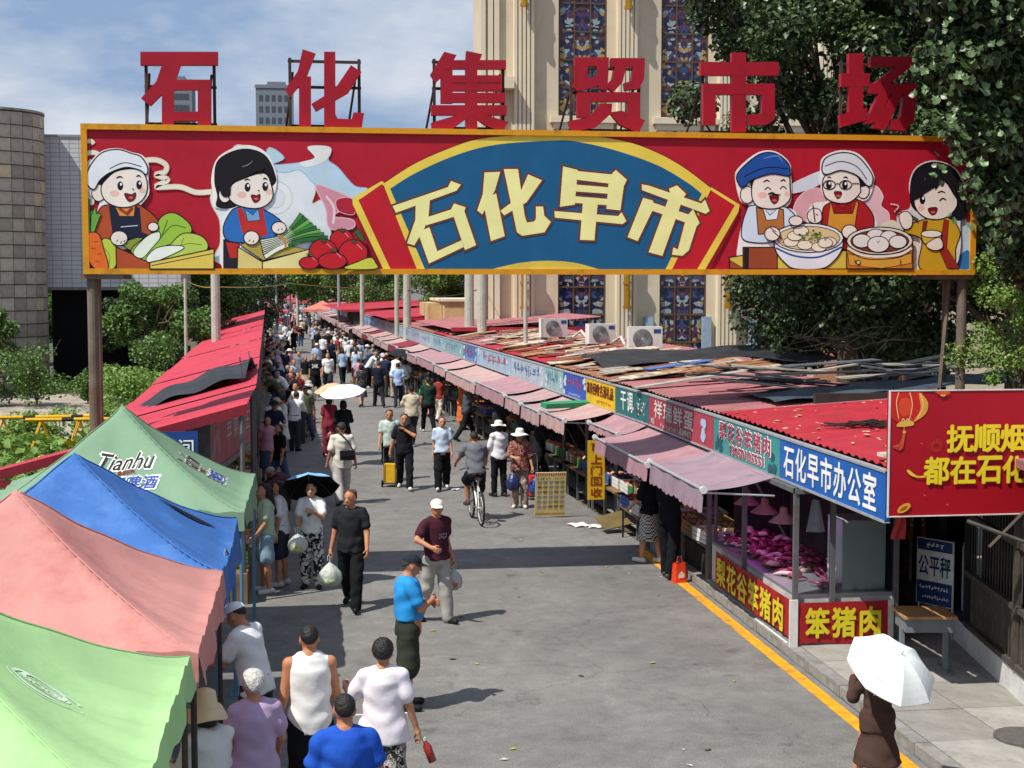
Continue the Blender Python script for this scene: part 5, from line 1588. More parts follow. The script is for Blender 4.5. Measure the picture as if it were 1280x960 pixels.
# price board, vertical yellow signs, paper on the road
pbd = thing('price_board', 'yellow board printed with rows of small goods, leaning by the stall post', 'sign', (4.95, 28.0, 0))
Mq = frame((4.55, 27.4, .48), (.995, .02, 0), (0, -.2, .98))
b = MB(); b.prism([(-.3, -.44), (.3, -.44), (.3, .44), (-.3, .44)], Mq, -.02, 0); b.build('board', mat('board_cream', '#dcc98a', .5, .1, 3), pbd)
t = MB()
for k in range(14): t.flat([(-.3 + k * .043, .37), (-.28 + k * .043, .37), (-.28 + k * .043, .43), (-.3 + k * .043, .43)], Mq, .002, 0)
t.flat([(-.29, -.42), (.29, -.42), (.29, -.39), (-.29, -.39)], Mq, .002, 3)
for r_ in range(6):
 for c_ in range(5):
  x, y = -.26 + c_ * .112, .22 - r_ * .1
  t.flat([(x, y), (x + .085, y), (x + .085, y + .045), (x, y + .045)], Mq, .002, rnd.choice((1, 1, 2, 4)))
  t.flat([(x + .01, y - .03), (x + .07, y - .03), (x + .07, y - .015), (x + .01, y - .015)], Mq, .002, 3)
scribble(t, Mq @ Matrix.Translation((-.14, .31, 0)), .28, .05, .003, 5, 5); scribble(t, Mq @ Matrix.Translation((.16, .32, 0)), .2, .04, .003, 4, 0)
t.build('printed_goods', [txt_m('board_red', '#b5342a'), mat('print_grey', '#8b9098', .6), mat('print_wine', '#8a5a48', .6), mat('print_gold', '#c9912a', .6), mat('print_green', '#6f8a5a', .6), mat('print_black', '#2a2622', .6)], pbd)
for k, (x, y, z0, z1, rz, s, lab) in enumerate(((5.2, 26.95, .42, 1.56, .03, '可上门回收', 'tall yellow sign with red vertical characters hung on the stall post'), (5.95, 24.85, .55, 1.75, .0, '收', 'yellow sign half hidden under the pink awning'))):
 v = thing('vertical_sign', lab, 'sign', (x, y, z0))
 b = MB(); b.box(x, y, z0, x + .33, y + .03, z1); b.build('sign_board', mat('sign_yellow_deep', '#cfa51e', .5, .1, 3), v)
 t = MB(); Mv = frame((x + .165, y - .004, (z0 + z1) / 2), (1, 0, 0), (0, 0, 1))
 hh = (z1 - z0) * .94 / max(3, len(s))
 for j, c_ in enumerate(s): letters(t, c_, Mv @ Matrix.Translation((0, (z1 - z0) * .47 - hh * (j + .5) - (.5 if k else 0), 0)), .21, hh * .8, bold=.012)
 t.build('lettering', txt_m('sign_brown', '#8a2a16'), v)
pp = MB()
for x, y, w, l, a_ in ((4.95, 26.5, .35, .4, .3), (5.25, 26.3, .3, .35, -.2), (2.4, 22.5, .1, .12, .5), (3.1, 31.5, .2, .12, .2)):
 pp2 = MB()
 pp2.grid(lambda u, v: (x + (u - .5) * w * math.cos(a_) - (v - .5) * l * math.sin(a_), y + (u - .5) * w * math.sin(a_) + (v - .5) * l * math.cos(a_), .012 + .02 * abs(math.sin(u * 5 + v * 3))), 5, 5)
 if w > .15: tag(pp2.build('paper', mat('paper_white', '#d8d8d4', .8), smooth=True), {4.95: 'crumpled white paper lying by the yellow price board', 5.25: 'white paper at the end of the yellow road line', 3.1: 'small white paper lying in the middle of the road'}[x], 'paper')
# fruit table by the yellow signs
t = thing('fruit_stand', 'small stand with boxes of fruit at the kerb beside the checked skirt', 'stand', (5.7, 24.4, 0))
b = MB(); b.box(5.45, 23.7, .55, 6.2, 25.2, .6); b.build('table_top', mat('old_board', '#7a6248'), t)
for x, y in ((5.5, 23.75), (6.15, 23.75), (5.5, 25.15), (6.15, 25.15)):
 b = MB(); b.box(x - .015, y - .015, 0, x + .015, y + .015, .55); b.build('leg', df, t)
for k, (x, y, f_) in enumerate(((5.65, 24.0, 7), (5.65, 24.75, 0), (6.05, 24.4, 2))): goods(x, y, .603, .05, f_, 2 - k % 3, where='on the small fruit stand, %s from the kerb end' % nth(k))
cb = MB(); cb.box(-.28, -.2, 0, .28, .2, .02)
o = link('cardboard', cb.mesh(mat('cardboard', '#6a5d3a', .9, .2, 4)), None, (5.45, 25.75, .2)); o.rotation_euler = (.5, -.15, .3); tag(o, 'olive cardboard sheet propped against the fruit stand', 'cardboard')
gb = MB(); gb.box(-.12, -.55, 0, .12, .55, .1)
o = link('plastic_tray', gb.mesh(mat('tray_green', '#2f8f62', .5, .1)), None, (5.42 + bR(30), 29.2, 2.02)); tag(o, 'green plastic tray lying on top of a pink awning', 'tray'); o.rotation_euler = (0, .12, -1.2)

# ------------------------------------------------------------------ left hand hall with the red roof
lh = thing('red_roof_hall', 'long open market hall with a bright red sheet roof', 'market hall', (-2.5, 30, 0))
rl = mat('hall_roof_red', '#b83848', .65, .1, .8, .2, 5, dirt='#9c3240', dscale=.9)
yy = [20.55, 24.2, 28.2, 33.5, 39, 45, 52, 60, 68, 77, 86, 96]
for k, (a_, b_) in enumerate(zip(yy, yy[1:])):
 z = .035 * (k % 2)
 corrugated('roof_sheet', lh, (-.92 + bL(a_), a_, 2.86 + z), (-.92 + bL(b_), b_ + .15, 2.86 + z), (-3.35 + bL(b_), b_ + .15, 2.23 + z), (-3.35 + bL(a_), a_, 2.23 + z), rl, .45, .02)
corrugated('roof_sheet', lh, (-3.3, 20.5, 2.2), (-3.3, 21.7, 2.2), (-4.95, 21.5, 1.78), (-4.95, 20.5, 1.78), rl, .45, .02)
b = MB()
for a_ in yy:
 for x, z in ((-1., 2.8), (-3.2, 2.2)):
  b = MB(); b.tube([(x + bL(a_), a_ + .1, 0), (x + bL(a_), a_ + .1, z)], .035, 8); b.build('post', steel, lh)
b = MB()
for a_, b_ in zip(yy, yy[1:]):
 x0, x1 = -3.25 + bL(a_), -3.25 + bL(b_)
 b.face([(x0, a_, 0), (x1, b_, 0), (x1, b_, 2.2), (x0, a_, 2.2)])
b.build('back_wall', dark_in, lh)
b = MB()
b.box(-4.9, 20.5, 1.74, -2.4, 20.54, 1.84)
b.add([(-.92, 20.5, 2.72), (-4.9, 20.5, 1.7), (-4.9, 20.5, 1.83), (-.92, 20.5, 2.87)], [(0, 3, 2, 1)])
b.build('fascia', mat('fascia_dark_red', '#7d1f2c', .6), lh)
# hours sign and apple sign
hs_ = thing('hours_sign', 'blue opening hours board under the red roof edge', 'sign', (-1.9, 20.4, 2))
b = MB(); b.box(-2.75, 20.4, 1.88, -1.6, 20.43, 2.5); b.build('sign_board', mat('board_blue', '#1c3f80', .5), hs_)
t = MB(); Mh = frame((-2.12, 20.396, 2.28), (1, 0, 0), (0, 0, 1)); letters(t, '营业时间', Mh, .92, .22, bold=.012); letters(t, '5:30', Mh @ Matrix.Translation((.22, -.25, 0)), .4, .13, bold=.02); t.build('lettering', txt_m('white', '#eeece4'), hs_)
ap = thing('apple_sign', 'faded red apple shop sign turned towards the street', 'sign', (-1.2, 21, 2))
Ma = frame((-1.3, 23.6, 2.16), (.1, 1, 0), (0, 0, 1)) @ Matrix.Diagonal((2.6, 1.3, 1, 1))
b = MB(); b.prism([(-.8, -.3), (.8, -.3), (.8, .26), (-.8, .26)], Ma, -.04, 0); b.build('sign_board', mat('sign_old_red', '#a8505a', .6, .2, 3, dirt='#8a6064'), ap)
b = MB(); b.prism([(-.84, -.36), (.84, -.36), (.84, -.29), (-.84, -.29)], Ma, -.06, .02); b.prism([(-.84, -.29), (-.79, -.29), (-.79, .3), (-.84, .3)], Ma, -.06, .02); b.build('frame', steel, ap)
t = MB(); letters(t, '苹果大王', Ma @ Matrix.Translation((.25, .04, 0)), .95, .26, bold=.012, spacing=1.2)
for k in range(7): t.flat([(-.6 + .1 * math.cos(k) + .06 * math.cos(q), -.02 + .1 * math.sin(k * 1.7) + .06 * math.sin(q)) for q in (j * .785 for j in range(8))], Ma, .002 + k * .0005, 1)
t.build('lettering', [txt_m('dull_white', '#b5a5a2'), txt_m('dull_rose', '#a8656a')], ap)
def t3(u, v):
 x = -3.5 + 2.35 * u
 y = 25.2 + 5.5 * v
 z = 2.86 - (-.92 - x) * .26 + .08 + .3 * math.sin(math.pi * min(1, v * 1.2 + .1)) * (.5 + .5 * u) + .04 * math.sin(u * 17 + v * 5) - .25 * (1 - u) ** 3
 return (x, y, z)
tarp('tarpaulin', 'black tarpaulin propped up on the red roof', t3, 30, 12)
b = MB(); b.tube([(-1.2, 25.3, 2.8), (-1.25, 25.25, 3.3)], .015, 5); b.tube([(-1.2, 29.3, 2.8), (-1.28, 29.4, 3.2)], .015, 5); b.tube([(-3.3, 25.2, 2.3), (-3.3, 25.2, 2.6)], .015, 5)
tag(b.build('tarp_props', steel), 'thin steel props holding the black tarpaulin over the red roof', 'props')
for k in range(26):
 y = 21.5 + k * 1.35
 goods(-1.25 + bL(y) + rnd.uniform(-.1, .1), y, .45, rnd.uniform(-.1, .1), where='under the red roof, %s from tents' % nth(k))
b = MB()
for a_, b_ in zip(yy, yy[1:]): b.add([(-1.9 + bL(a_), a_, .0), (-.95 + bL(a_), a_, .0), (-.95 + bL(b_), b_, .0), (-1.9 + bL(b_), b_, .0), (-1.9 + bL(a_), a_, .44), (-.95 + bL(a_), a_, .44), (-.95 + bL(b_), b_, .44), (-1.9 + bL(b_), b_, .44)], [(4, 5, 6, 7), (1, 2, 6, 5), (0, 1, 5, 4)])
b.build('counter', mat('old_board', '#7a6248'), lh)
# ------------------------------------------------------------------ pop-up tents on the left
def fabric(key, col, fade):
 return mat(key, col, .75, .07, 1.1, .5, 2.6, dirt=fade, dscale=2.2, spec=.2, trans=.22)
def tent(label, x0, x1, y0, y1, zc, zp, m, seed, val=.24, sag=.0, mv=None, power=1.45):
 rn = random.Random(seed)
 cx, cy = (x0 + x1) / 2, (y0 + y1) / 2
 root = thing('canopy_tent', label, 'tent', (cx, cy, 0), 0, 'pop-up tents beside the street')
 ph = [rn.uniform(0, 6) for _ in range(6)]
 def zof(x, y):
  u, v = (x - cx) / ((x1 - x0) / 2), (y - cy) / ((y1 - y0) / 2)
  r = max(abs(u), abs(v)); s = min(abs(u), abs(v))
  q = s / max(r, 1e-4)
  # ridges run to the corners; the cloth between them sinks a little
  t = max(0., 1 - r)
  base = zc + (zp - zc) * (t ** power * .92 + t * .08)
  dip = -.055 * math.sin(math.pi * min(1, r)) * (1 - q) - sag * (1 - q ** 2) * r ** 3
  wr = .016 * math.sin(q * 12 + ph[0] + r * 5) * r + .012 * math.sin(q * 29 + ph[1]) * r * r + .012 * math.sin(r * 9 + ph[2]) * (1 - q) - .02 * math.exp(-((r - .93) / .035) ** 2) * (1 - q) + .01 * math.sin(u * 13 + v * 9 + ph[4]) * t
  return base + dip + wr
 b = MB()
 n = 44
 b.grid(lambda u, v: ((x0 + (x1 - x0) * u), (y0 + (y1 - y0) * v), zof(x0 + (x1 - x0) * u, y0 + (y1 - y0) * v)), n, n)
 can = b.build('canopy', m, root, smooth=True)
 b = MB()
 P = [(x0, y0), (x1, y0), (x1, y1), (x0, y1)]
 for k in range(4):
  a, e = Vector(P[k]), Vector(P[(k + 1) % 4])
  d = (e - a).normalized(); nn = Vector((d.y, -d.x))
  def f(u, v):
   p = a.lerp(e, u)
   w = .02 * math.sin(u * 17 + ph[3] + k) * v + .03 * v
   q = p + nn * w
   return (q.x, q.y, zof(*p) - val * v * (1 + .12 * math.sin(u * 11 + ph[4]) + .1 * math.sin(u * 23)))
  b.grid(f, 40, 4)
 b.build('valance', mv or m, root, smooth=True)
 for k, (x, y) in enumerate(P):
  x += .04 if x == x0 else -.04; y += .04 if y == y0 else -.04
  b = MB(); b.tube([(x, y, 0), (x, y, zof(x, y) - .03)], .022, 8); b.box(x - .06, y - .06, 0, x + .06, y + .06, .012)
  b.build('leg', mat('tent_leg_dark', '#3a3230', .6, .2, 6, dirt='#5a4438') if seed < 3 else mat('tent_leg_blue', '#5a7f9c', .5, .1), root)
 b = MB()
 for k in range(4):
  a, e = Vector(P[k] + (zc - .06,)), Vector(P[(k + 1) % 4] + (zc - .06,))
  a, e = a.lerp(Vector((cx, cy, zc - .06)), .03), e.lerp(Vector((cx, cy, zc - .06)), .03)
  mid = (a + e) / 2
  b.tube([a, mid + Vector((0, 0, -.32)), e], .012, 6); b.tube([a + Vector((0, 0, -.34)), mid + Vector((0, 0, -.02)), e + Vector((0, 0, -.34))], .012, 6)
 b.tube([(cx, cy, zc + .1), (cx, cy, zp - .04)], .02, 8)
 b.build('frame', mat('tent_frame', '#8a8d8f', .5, .1, metal=.4), root)
 # dark seams along the ridges
 b = MB()
 for (x, y) in P:
  pts = []
  for q in range(22):
   t = .02 + q / 21 * .97
   px, py = cx + (x - cx) * t, cy + (y - cy) * t
   pts.append((px, py, zof(px, py) + .003))
  b.tube(pts, .007, 5)
 b.build('seam', mv or m, root)
 return root, zof, (cx, cy)
green_l = fabric('tent_light_green', '#b4dd9c', '#a0cf8c')
pink = fabric('tent_faded_red', '#d6978f', '#c67c74')
blue = fabric('tent_blue', '#4677bd', '#5f8ccb')
green = fabric('tent_green', '#86a88a', '#8fa584')
r4, z4, c4_ = tent('pale green pop-up tent nearest the bottom corner with a faint white crest', -3.9, -.85, 6.9, 9.9, 2.02, 2.98, green_l, 1, val=.22)
r3, z3, c3_ = tent('faded red pop-up tent between the pale green and the blue tents', -3.75, -.8, 9.98, 12.85, 2.02, 2.98, pink, 2, val=.26)
r2, z2, c2_ = tent('blue pop-up tent with a torn sagging corner', -3.8, -.84, 13.0, 16.0, 1.98, 2.9, blue, 3, val=.34, sag=.12)
r1, z1_, c1_ = tent('grey green beer advertising pop-up tent with a tall peak', -3.85, -.78, 16.35, 19.7, 2.0, 3.06, green, 4, val=.26)
# lettering printed on the sloping cloth: flat print wrapped on the surface
def cloth_print(name, root, zof, items, mats):
 b = MB()
 for body, px, py, w, h, ang, shear, bold, mi, dz, face_dir in items:
  v, fs, sz = textmesh(body, 0, 0, shear, 1.)
  # subdivide nothing: letters are small against the curvature
  offs = [(0, 0)] + ([(bold, 0), (-bold, 0), (0, bold), (0, -bold)] if bold else [])
  for i, (ox, oy) in enumerate(offs):
   pts = []
   for p in v:
    a, c_ = float(p[0] + ox) * w / sz[0], float(p[1] + oy) * h / sz[1]
    x = px + a * math.cos(ang) - c_ * math.sin(ang); y = py + a * math.sin(ang) + c_ * math.cos(ang)
    pts.append((x, y, zof(x, y) + .006 + dz + i * .0006))
   b.add(pts, fs, mi)
 return b.build(name, mats, root)
pb_, pw_, pbl_, pr_ = mat('print_black', '#2a2622'), txt_m('white', '#eeece4'), mat('print_blue', '#2f4f9c', .6), mat('print_maroon', '#7a3030', .6)
it = []
cx, cy = c1_
for (ang, ox, oy) in ((0, .13, -.86), (math.pi / 2, .95, .05)):
 def at(u, v): return (cx + ox + u * math.cos(ang) - v * math.sin(ang), cy + oy + u * math.sin(ang) + v * math.cos(ang))
 s = .66 if ang == 0 else .66
 for body, u, v, w, h, sh_, bd, mi, dz in (('Tianhu', .02, .24, .98 * s, .36, .4, .06, 1, .0), ('Tianhu', .02, .24, .94 * s, .34, .4, .012, 0, .004), ('BEER', .03, -.0, .3 * s, .085, 0, .03, 3, .004), ('天湖啤酒', .02, -.26, 1.22 * s, .34, .25, .07, 1, .0), ('天湖啤酒', .02, -.26, 1.18 * s, .30, .25, .025, 2, .004)):
  x, y = at(u * s, v * s)
  it.append((body, x, y, w, h * s, ang, sh_, bd, mi, dz, 0))
cloth_print('printed_lettering', r1, z1_, it, [pb_, pw_, pbl_, pr_])
# faint crest on the pale green tent
b = MB()
cx, cy = -1.5, 8.25
ptsz = lambda x, y, dz=.006: (x, y, z4(x, y) + dz)
def ring(r0, r1_, a0, a1, ox=0, oy=0, sq=.8):
 for k in range(24):
  t0, t1 = a0 + (a1 - a0) * k / 24, a0 + (a1 - a0) * (k + 1) / 24
  q = [(cx + ox + r * math.cos(t), cy + oy + r * sq * math.sin(t)) for r, t in ((r0, t0), (r1_, t0), (r1_, t1), (r0, t1))]
  b.face([ptsz(*p) for p in q])
ring(.17, .19, .3, 5.6); ring(.21, .22, 3.4, 6.0); ring(.1, .125, 0, 6.28, -.02, .05); 
for k in range(5): ring(.05 + .03 * k, .062 + .03 * k, .6 + .2 * k, 1.9 + .1 * k, .03, -.02)
for k in range(4): ring(.02, .035, 0, 6.28, -.12 + .07 * k, .02)
b.build('printed_crest', mat('print_pale', '#d8ecd0', .7), r4)
# torn slit of the blue tent
b = MB()
q = [(-1.62, 15.1), (-1.25, 15.28), (-1.02, 15.3), (-1.2, 15.18)]
b.face([(x, y, z2(x, y) + .012) for x, y in q])
tag(b.build('torn_slit', mat('slit_dark', '#1c2230', .9), r2))
# goods in the shade of the tents
t_ = thing('goods_table', 'long table of goods in the shade under the tents', 'table', (-2.2, 13, 0))
b = MB(); b.box(-2.9, 8.4, .68, -1.5, 19, .72); b.build('table_top', mat('old_board', '#7a6248'), t_)
for y in (8.6, 11.2, 13.8, 16.4, 18.8):
 for x in (-2.8, -1.6):
  b = MB(); b.box(x - .02, y - .02, 0, x + .02, y + .02, .68); b.build('leg', steel, t_)
for k in range(9): goods(-1.75, 9.0 + k * 1.15, .722, rnd.uniform(-.1, .1), where='under the tents, %s from near end' % nth(k))
for k, (x, y) in enumerate(((-1.15, 12.5), (-1.2, 12.05), (-1.0, 11.6))):
 t_ = thing('bucket', ['white bucket by the leg of the faded red tent', 'white bucket behind the one by the tent leg', 'white plastic tub beside the lilac shirt'][k], 'bucket', (x, y, 0), 0, 'white buckets under the tents')
 b = MB(); b.lathe([(.13, 0), (.16, .34), (.17, .36), (.15, .355), (.12, .03)], 18); link('body', b.mesh(mat('bucket_white', '#c9cccb', .4, .05), smooth=True), t_)
 b = MB(); b.tube([(.165 * math.cos(q), .02, .35 - .16 * math.sin(q)) for q in (j * .314 for j in range(11))], .006, 5); link('handle', b.mesh(steel), t_)
# ------------------------------------------------------------------ people: one continuous skin per body grown from a distance field, clothes over it
class Field:
 def __init__(s, lo, hi, h):
  s.o = np.array(lo, dtype=np.float32); s.h = h
  s.n = np.ceil((np.array(hi) - s.o) / h).astype(int) + 1
  s.F = np.full(s.n, 1., np.float32); s.D = np.full(s.n, 1., np.float32); s.L = np.zeros(s.n, np.int8)
  s.ax = [(s.o[i] + h * np.arange(s.n[i])).astype(np.float32) for i in range(3)]
 def put(s, fn, lo, hi, k=.03, gid=0, carve=False):
  m = k + s.h * 2
  i0 = np.maximum(0, np.floor((np.array(lo) - m - s.o) / s.h).astype(int)); i1 = np.minimum(s.n, np.ceil((np.array(hi) + m - s.o) / s.h).astype(int) + 1)
  if (i1 <= i0).any(): return
  sl = tuple(slice(a, b) for a, b in zip(i0, i1))
  X, Y, Z = s.ax[0][sl[0]][:, None, None], s.ax[1][sl[1]][None, :, None], s.ax[2][sl[2]][None, None, :]
  d = fn(X, Y, Z).astype(np.float32)
  F = s.F[sl]
  if carve:
   s.F[sl] = np.maximum(F, -d); return
  t = np.clip(.5 + .5 * (F - d) / k, 0, 1)
  s.F[sl] = F * (1 - t) + d * t - k * t * (1 - t)
  D = s.D[sl]; w = d < D
  s.L[sl][w] = gid
  s.D[sl] = np.minimum(D, d)
 def cut(s, n, p):
  """keep the side n.(x-p) < 0"""
  d = s.ax[0][:, None, None] * n[0] + s.ax[1][None, :, None] * n[1] + s.ax[2][None, None, :] * n[2] - float(np.dot(n, p))
  s.F = np.maximum(s.F, d.astype(np.float32))
 def cone(s, a, b, r1, r2, k=.03, gid=0):
  a, b = np.array(a, float), np.array(b, float)
  d = b - a; L = max(1e-9, float(d @ d))
  def fn(X, Y, Z):
   px, py, pz = X - a[0], Y - a[1], Z - a[2]
   t = np.clip((px * d[0] + py * d[1] + pz * d[2]) / L, 0, 1)
   return np.sqrt((px - t * d[0]) ** 2 + (py - t * d[1]) ** 2 + (pz - t * d[2]) ** 2) - (r1 + (r2 - r1) * t)
  r = max(r1, r2)
  s.put(fn, np.minimum(a, b) - r, np.maximum(a, b) + r, k, gid)
 def ell(s, c, r, A=None, k=.02, gid=0, carve=False, clip=None):
  c = np.array(c, float); r = np.array(r, float)
  def fn(X, Y, Z):
   x, y, z = X - c[0], Y - c[1], Z - c[2]
   if A is not None: x, y, z = (x * A[i][0] + y * A[i][1] + z * A[i][2] for i in range(3))
   q = np.sqrt((x / r[0]) ** 2 + (y / r[1]) ** 2 + (z / r[2]) ** 2)
   d = (q - 1) * float(r.min())
   if clip is not None: d = np.maximum(d, clip(x, y, z))
   return d
  R_ = float(r.max())
  s.put(fn, c - R_, c + R_, k, gid, carve)
 def loft(s, prof, O, up, fw, k=.03, gid=0):
  """elliptic rings (z, a, b, y offset) along up from O"""
  pz = np.array([p[0] for p in prof]); pa = np.array([p[1] for p in prof]); pb = np.array([p[2] for p in prof]); py = np.array([p[3] if len(p) > 3 else 0 for p in prof])
  O = np.array(O, float)
  def fn(X, Y, Z):
   x, y, z = X - O[0], Y - O[1], Z - O[2]
   h = y * up[1] + z * up[2] + 0 * x
   g = y * fw[1] + z * fw[2]
   a, b, c = np.interp(h, pz, pa), np.interp(h, pz, pb), np.interp(h, pz, py)
   q = np.sqrt((x / a) ** 2 + ((g - c) / b) ** 2)
   d = (q - 1) * np.minimum(a, b)
   return np.maximum(d, np.maximum(pz[0] - h, h - pz[-1]))
  R_ = max(pa.max(), pb.max()) + .05
  e = [O + np.array((0, up[1] * z, up[2] * z)) for z in (pz[0], pz[-1])]
  s.put(fn, np.minimum(*e) - R_, np.maximum(*e) + R_, k, gid)
 def mesh(s):
  F = s.F; nx, ny, nz = F.shape
  S_ = F < 0
  c = [S_[i:nx - 1 + i, j:ny - 1 + j, k:nz - 1 + k] for i in (0, 1) for j in (0, 1) for k in (0, 1)]
  sm_ = sum(x.astype(np.int8) for x in c)
  act = (sm_ > 0) & (sm_ < 8)
  I = np.argwhere(act)
  if len(I) == 0: return np.zeros((0, 3)), np.zeros((0, 4), int), np.zeros(0, int)
  idx = np.full(act.shape, -1, np.int64); idx[act] = np.arange(len(I))
  corner = np.array([(i, j, k) for i in (0, 1) for j in (0, 1) for k in (0, 1)])
  val = np.stack([F[I[:, 0] + q[0], I[:, 1] + q[1], I[:, 2] + q[2]] for q in corner], 1)
  acc = np.zeros((len(I), 3)); cnt = np.zeros(len(I))
  for a in range(8):
   for ax in range(3):
    if corner[a][ax] == 0:
     q = corner[a].copy(); q[ax] = 1
     b = int(q[0] * 4 + q[1] * 2 + q[2])
     fa, fb = val[:, a], val[:, b]
     m = (fa < 0) != (fb < 0)
     t = np.where(m, fa / np.where(m, fa - fb, 1), 0)
     p = corner[a][None, :] + np.eye(3)[ax][None, :] * t[:, None]
     acc += p * m[:, None]; cnt += m
  V = s.o + (I + acc / cnt[:, None]) * s.h
  Q = []
  for ax in range(3):
   u, v = (ax + 1) % 3, (ax + 2) % 3
   sl0 = [slice(None)] * 3; sl1 = [slice(None)] * 3
   sl0[ax] = slice(0, -1); sl1[ax] = slice(1, None)
   A_, B_ = S_[tuple(sl0)], S_[tuple(sl1)]
   E = np.argwhere(A_ != B_)
   E = E[(E[:, u] > 0) & (E[:, v] > 0) & (E[:, u] < F.shape[u] - 1) & (E[:, v] < F.shape[v] - 1)]
   if not len(E): continue
   def cell(du, dv_):
    q = E.copy(); q[:, u] -= du; q[:, v] -= dv_
    return idx[q[:, 0], q[:, 1], q[:, 2]]
   f = np.stack([cell(1, 1), cell(0, 1), cell(0, 0), cell(1, 0)], 1)
   fl = ~A_[E[:, 0], E[:, 1], E[:, 2]]
   f[fl] = f[fl][:, ::-1]
   Q.append(f)
  Q = np.concatenate(Q)
  Q = Q[(Q >= 0).all(1)]
  g = np.clip(np.round((V - s.o) / s.h).astype(int), 0, s.n - 1)
  return V, Q, s.L[g[:, 0], g[:, 1], g[:, 2]]

def np_mesh(V, Q, mats, mi=None, extra=None):
 me = bpy.data.meshes.new('body')
 V = np.asarray(V); faces = Q.tolist(); vv = V.tolist()
 if extra:
  for v2, f2, m2 in extra:
   n = len(vv); vv += [tuple(p) for p in v2]; faces += [tuple(i + n for i in f) for f in f2]
   if mi is not None: mi = np.concatenate([mi, np.full(len(f2), m2)])
 me.from_pydata(vv, [], faces)
 for m in mats: me.materials.append(m)
 if mi is not None: me.polygons.foreach_set('material_index', np.asarray(mi, dtype=np.int32))
 me.polygons.foreach_set('use_smooth', [True] * len(faces))
 me.update()
 return me

def rotx(v, a): return np.array((v[0], v[1] * math.cos(a) - v[2] * math.sin(a), v[1] * math.sin(a) + v[2] * math.cos(a)))
class Pose:
 """joints of a 1.7 m figure facing +y; angles in degrees"""
 def __init__(s, legs=((0, 0), (0, 0)), arms=((0, 8, 8, 0), (0, 8, 8, 0)), lean=0, look=0, tilt=0, spread=0., root=None, female=False, girth=1.):
  s.female, s.girth = female, girth
  hw = .092
  s.hip, s.knee, s.ank, s.toe, s.heel = [], [], [], [], []
  for i, sx in enumerate((-1, 1)):
   fl, kn = R(legs[i][0]), R(legs[i][1]); fz = R(legs[i][2]) if len(legs[i]) > 2 else 0
   h = np.array((sx * hw, 0, .885))
   ab = R(spread + 1.5) * sx
   th = rotx((math.sin(ab), 0, -math.cos(ab)), fl)
   k = h + th * .415
   shn = rotx((math.sin(ab) * .4, 0, -1), fl - kn)
   a = k + shn * .40
   fa = (fl - kn) * .6 + fz
   fd = rotx((sx * .18, 1, 0), fa); fd /= np.linalg.norm(fd)
   dn = rotx((0, 0, -1), fa)
   s.hip.append(h); s.knee.append(k); s.ank.append(a)
   s.heel.append(a - fd * .045 + dn * .045); s.toe.append(a + fd * .15 + dn * .052)
  zmin = min(min(p[2] for p in s.heel), min(p[2] for p in s.toe)) - .03
  s.dz = -zmin if root is None else root - .885
  dz = np.array((0, 0, s.dz))
  for L in (s.hip, s.knee, s.ank, s.heel, s.toe):
   for i in (0, 1): L[i] = L[i] + dz
  s.O = np.array((0, 0, .90)) + dz
  l = R(lean)
  s.up = np.array((0, math.sin(l), math.cos(l))); s.fw = np.array((0, math.cos(l), -math.sin(l)))
  T = lambda x, y, z: s.O + np.array((x, 0, 0)) + s.fw * y + s.up * z
  s.T = T
  sw = .152 if female else .168
  s.sh, s.el, s.wr, s.fd = [], [], [], []
  for i, sx in enumerate((-1, 1)):
   f, ab, e, tw = (R(q) for q in arms[i])
   S0 = T(sx * sw, -.005, .462)
   u = np.array((sx * math.sin(ab), math.sin(f) * math.cos(ab), -math.cos(f) * math.cos(ab)))
   v = np.array((-sx * math.sin(tw), math.cos(tw), 0)); v = v - u * (v @ u)
   if np.linalg.norm(v) < .05: v = np.array((0, 0, 1.)) - u * u[2]
   v /= np.linalg.norm(v)
   E_ = S0 + u * .275
   w = math.cos(e) * u + math.sin(e) * v
   s.sh.append(S0); s.el.append(E_); s.wr.append(E_ + w * .245); s.fd.append(w)
  s.neck = T(0, -.005, .52)
  s.nk2 = T(0, .016, .556)
  a, t = R(look), R(tilt + lean * .35)
  # head axes: right, forward, up
  fwd = np.array((math.sin(a) * math.cos(t), math.cos(a) * math.cos(t), -math.sin(t)))
  rt = np.array((math.cos(a), -math.sin(a), 0)); upv = np.cross(rt, fwd)
  s.HA = np.array((rt, fwd, upv))
  s.hd = s.nk2 + upv * .095 + fwd * .012
 def H(s, x, y, z): return s.hd + s.HA[0] * x + s.HA[1] * y + s.HA[2] * z
 def hand(s, i): return s.wr[i] + s.fd[i] * .085
 def box(s, m=.16):
  P = np.array(s.hip + s.knee + s.ank + s.toe + s.heel + s.sh + s.el + s.wr + [s.hd, s.H(0, 0, .16), s.O] + [s.hand(0) + s.fd[0] * .05, s.hand(1) + s.fd[1] * .05])
  return P.min(0) - m, P.max(0) + m

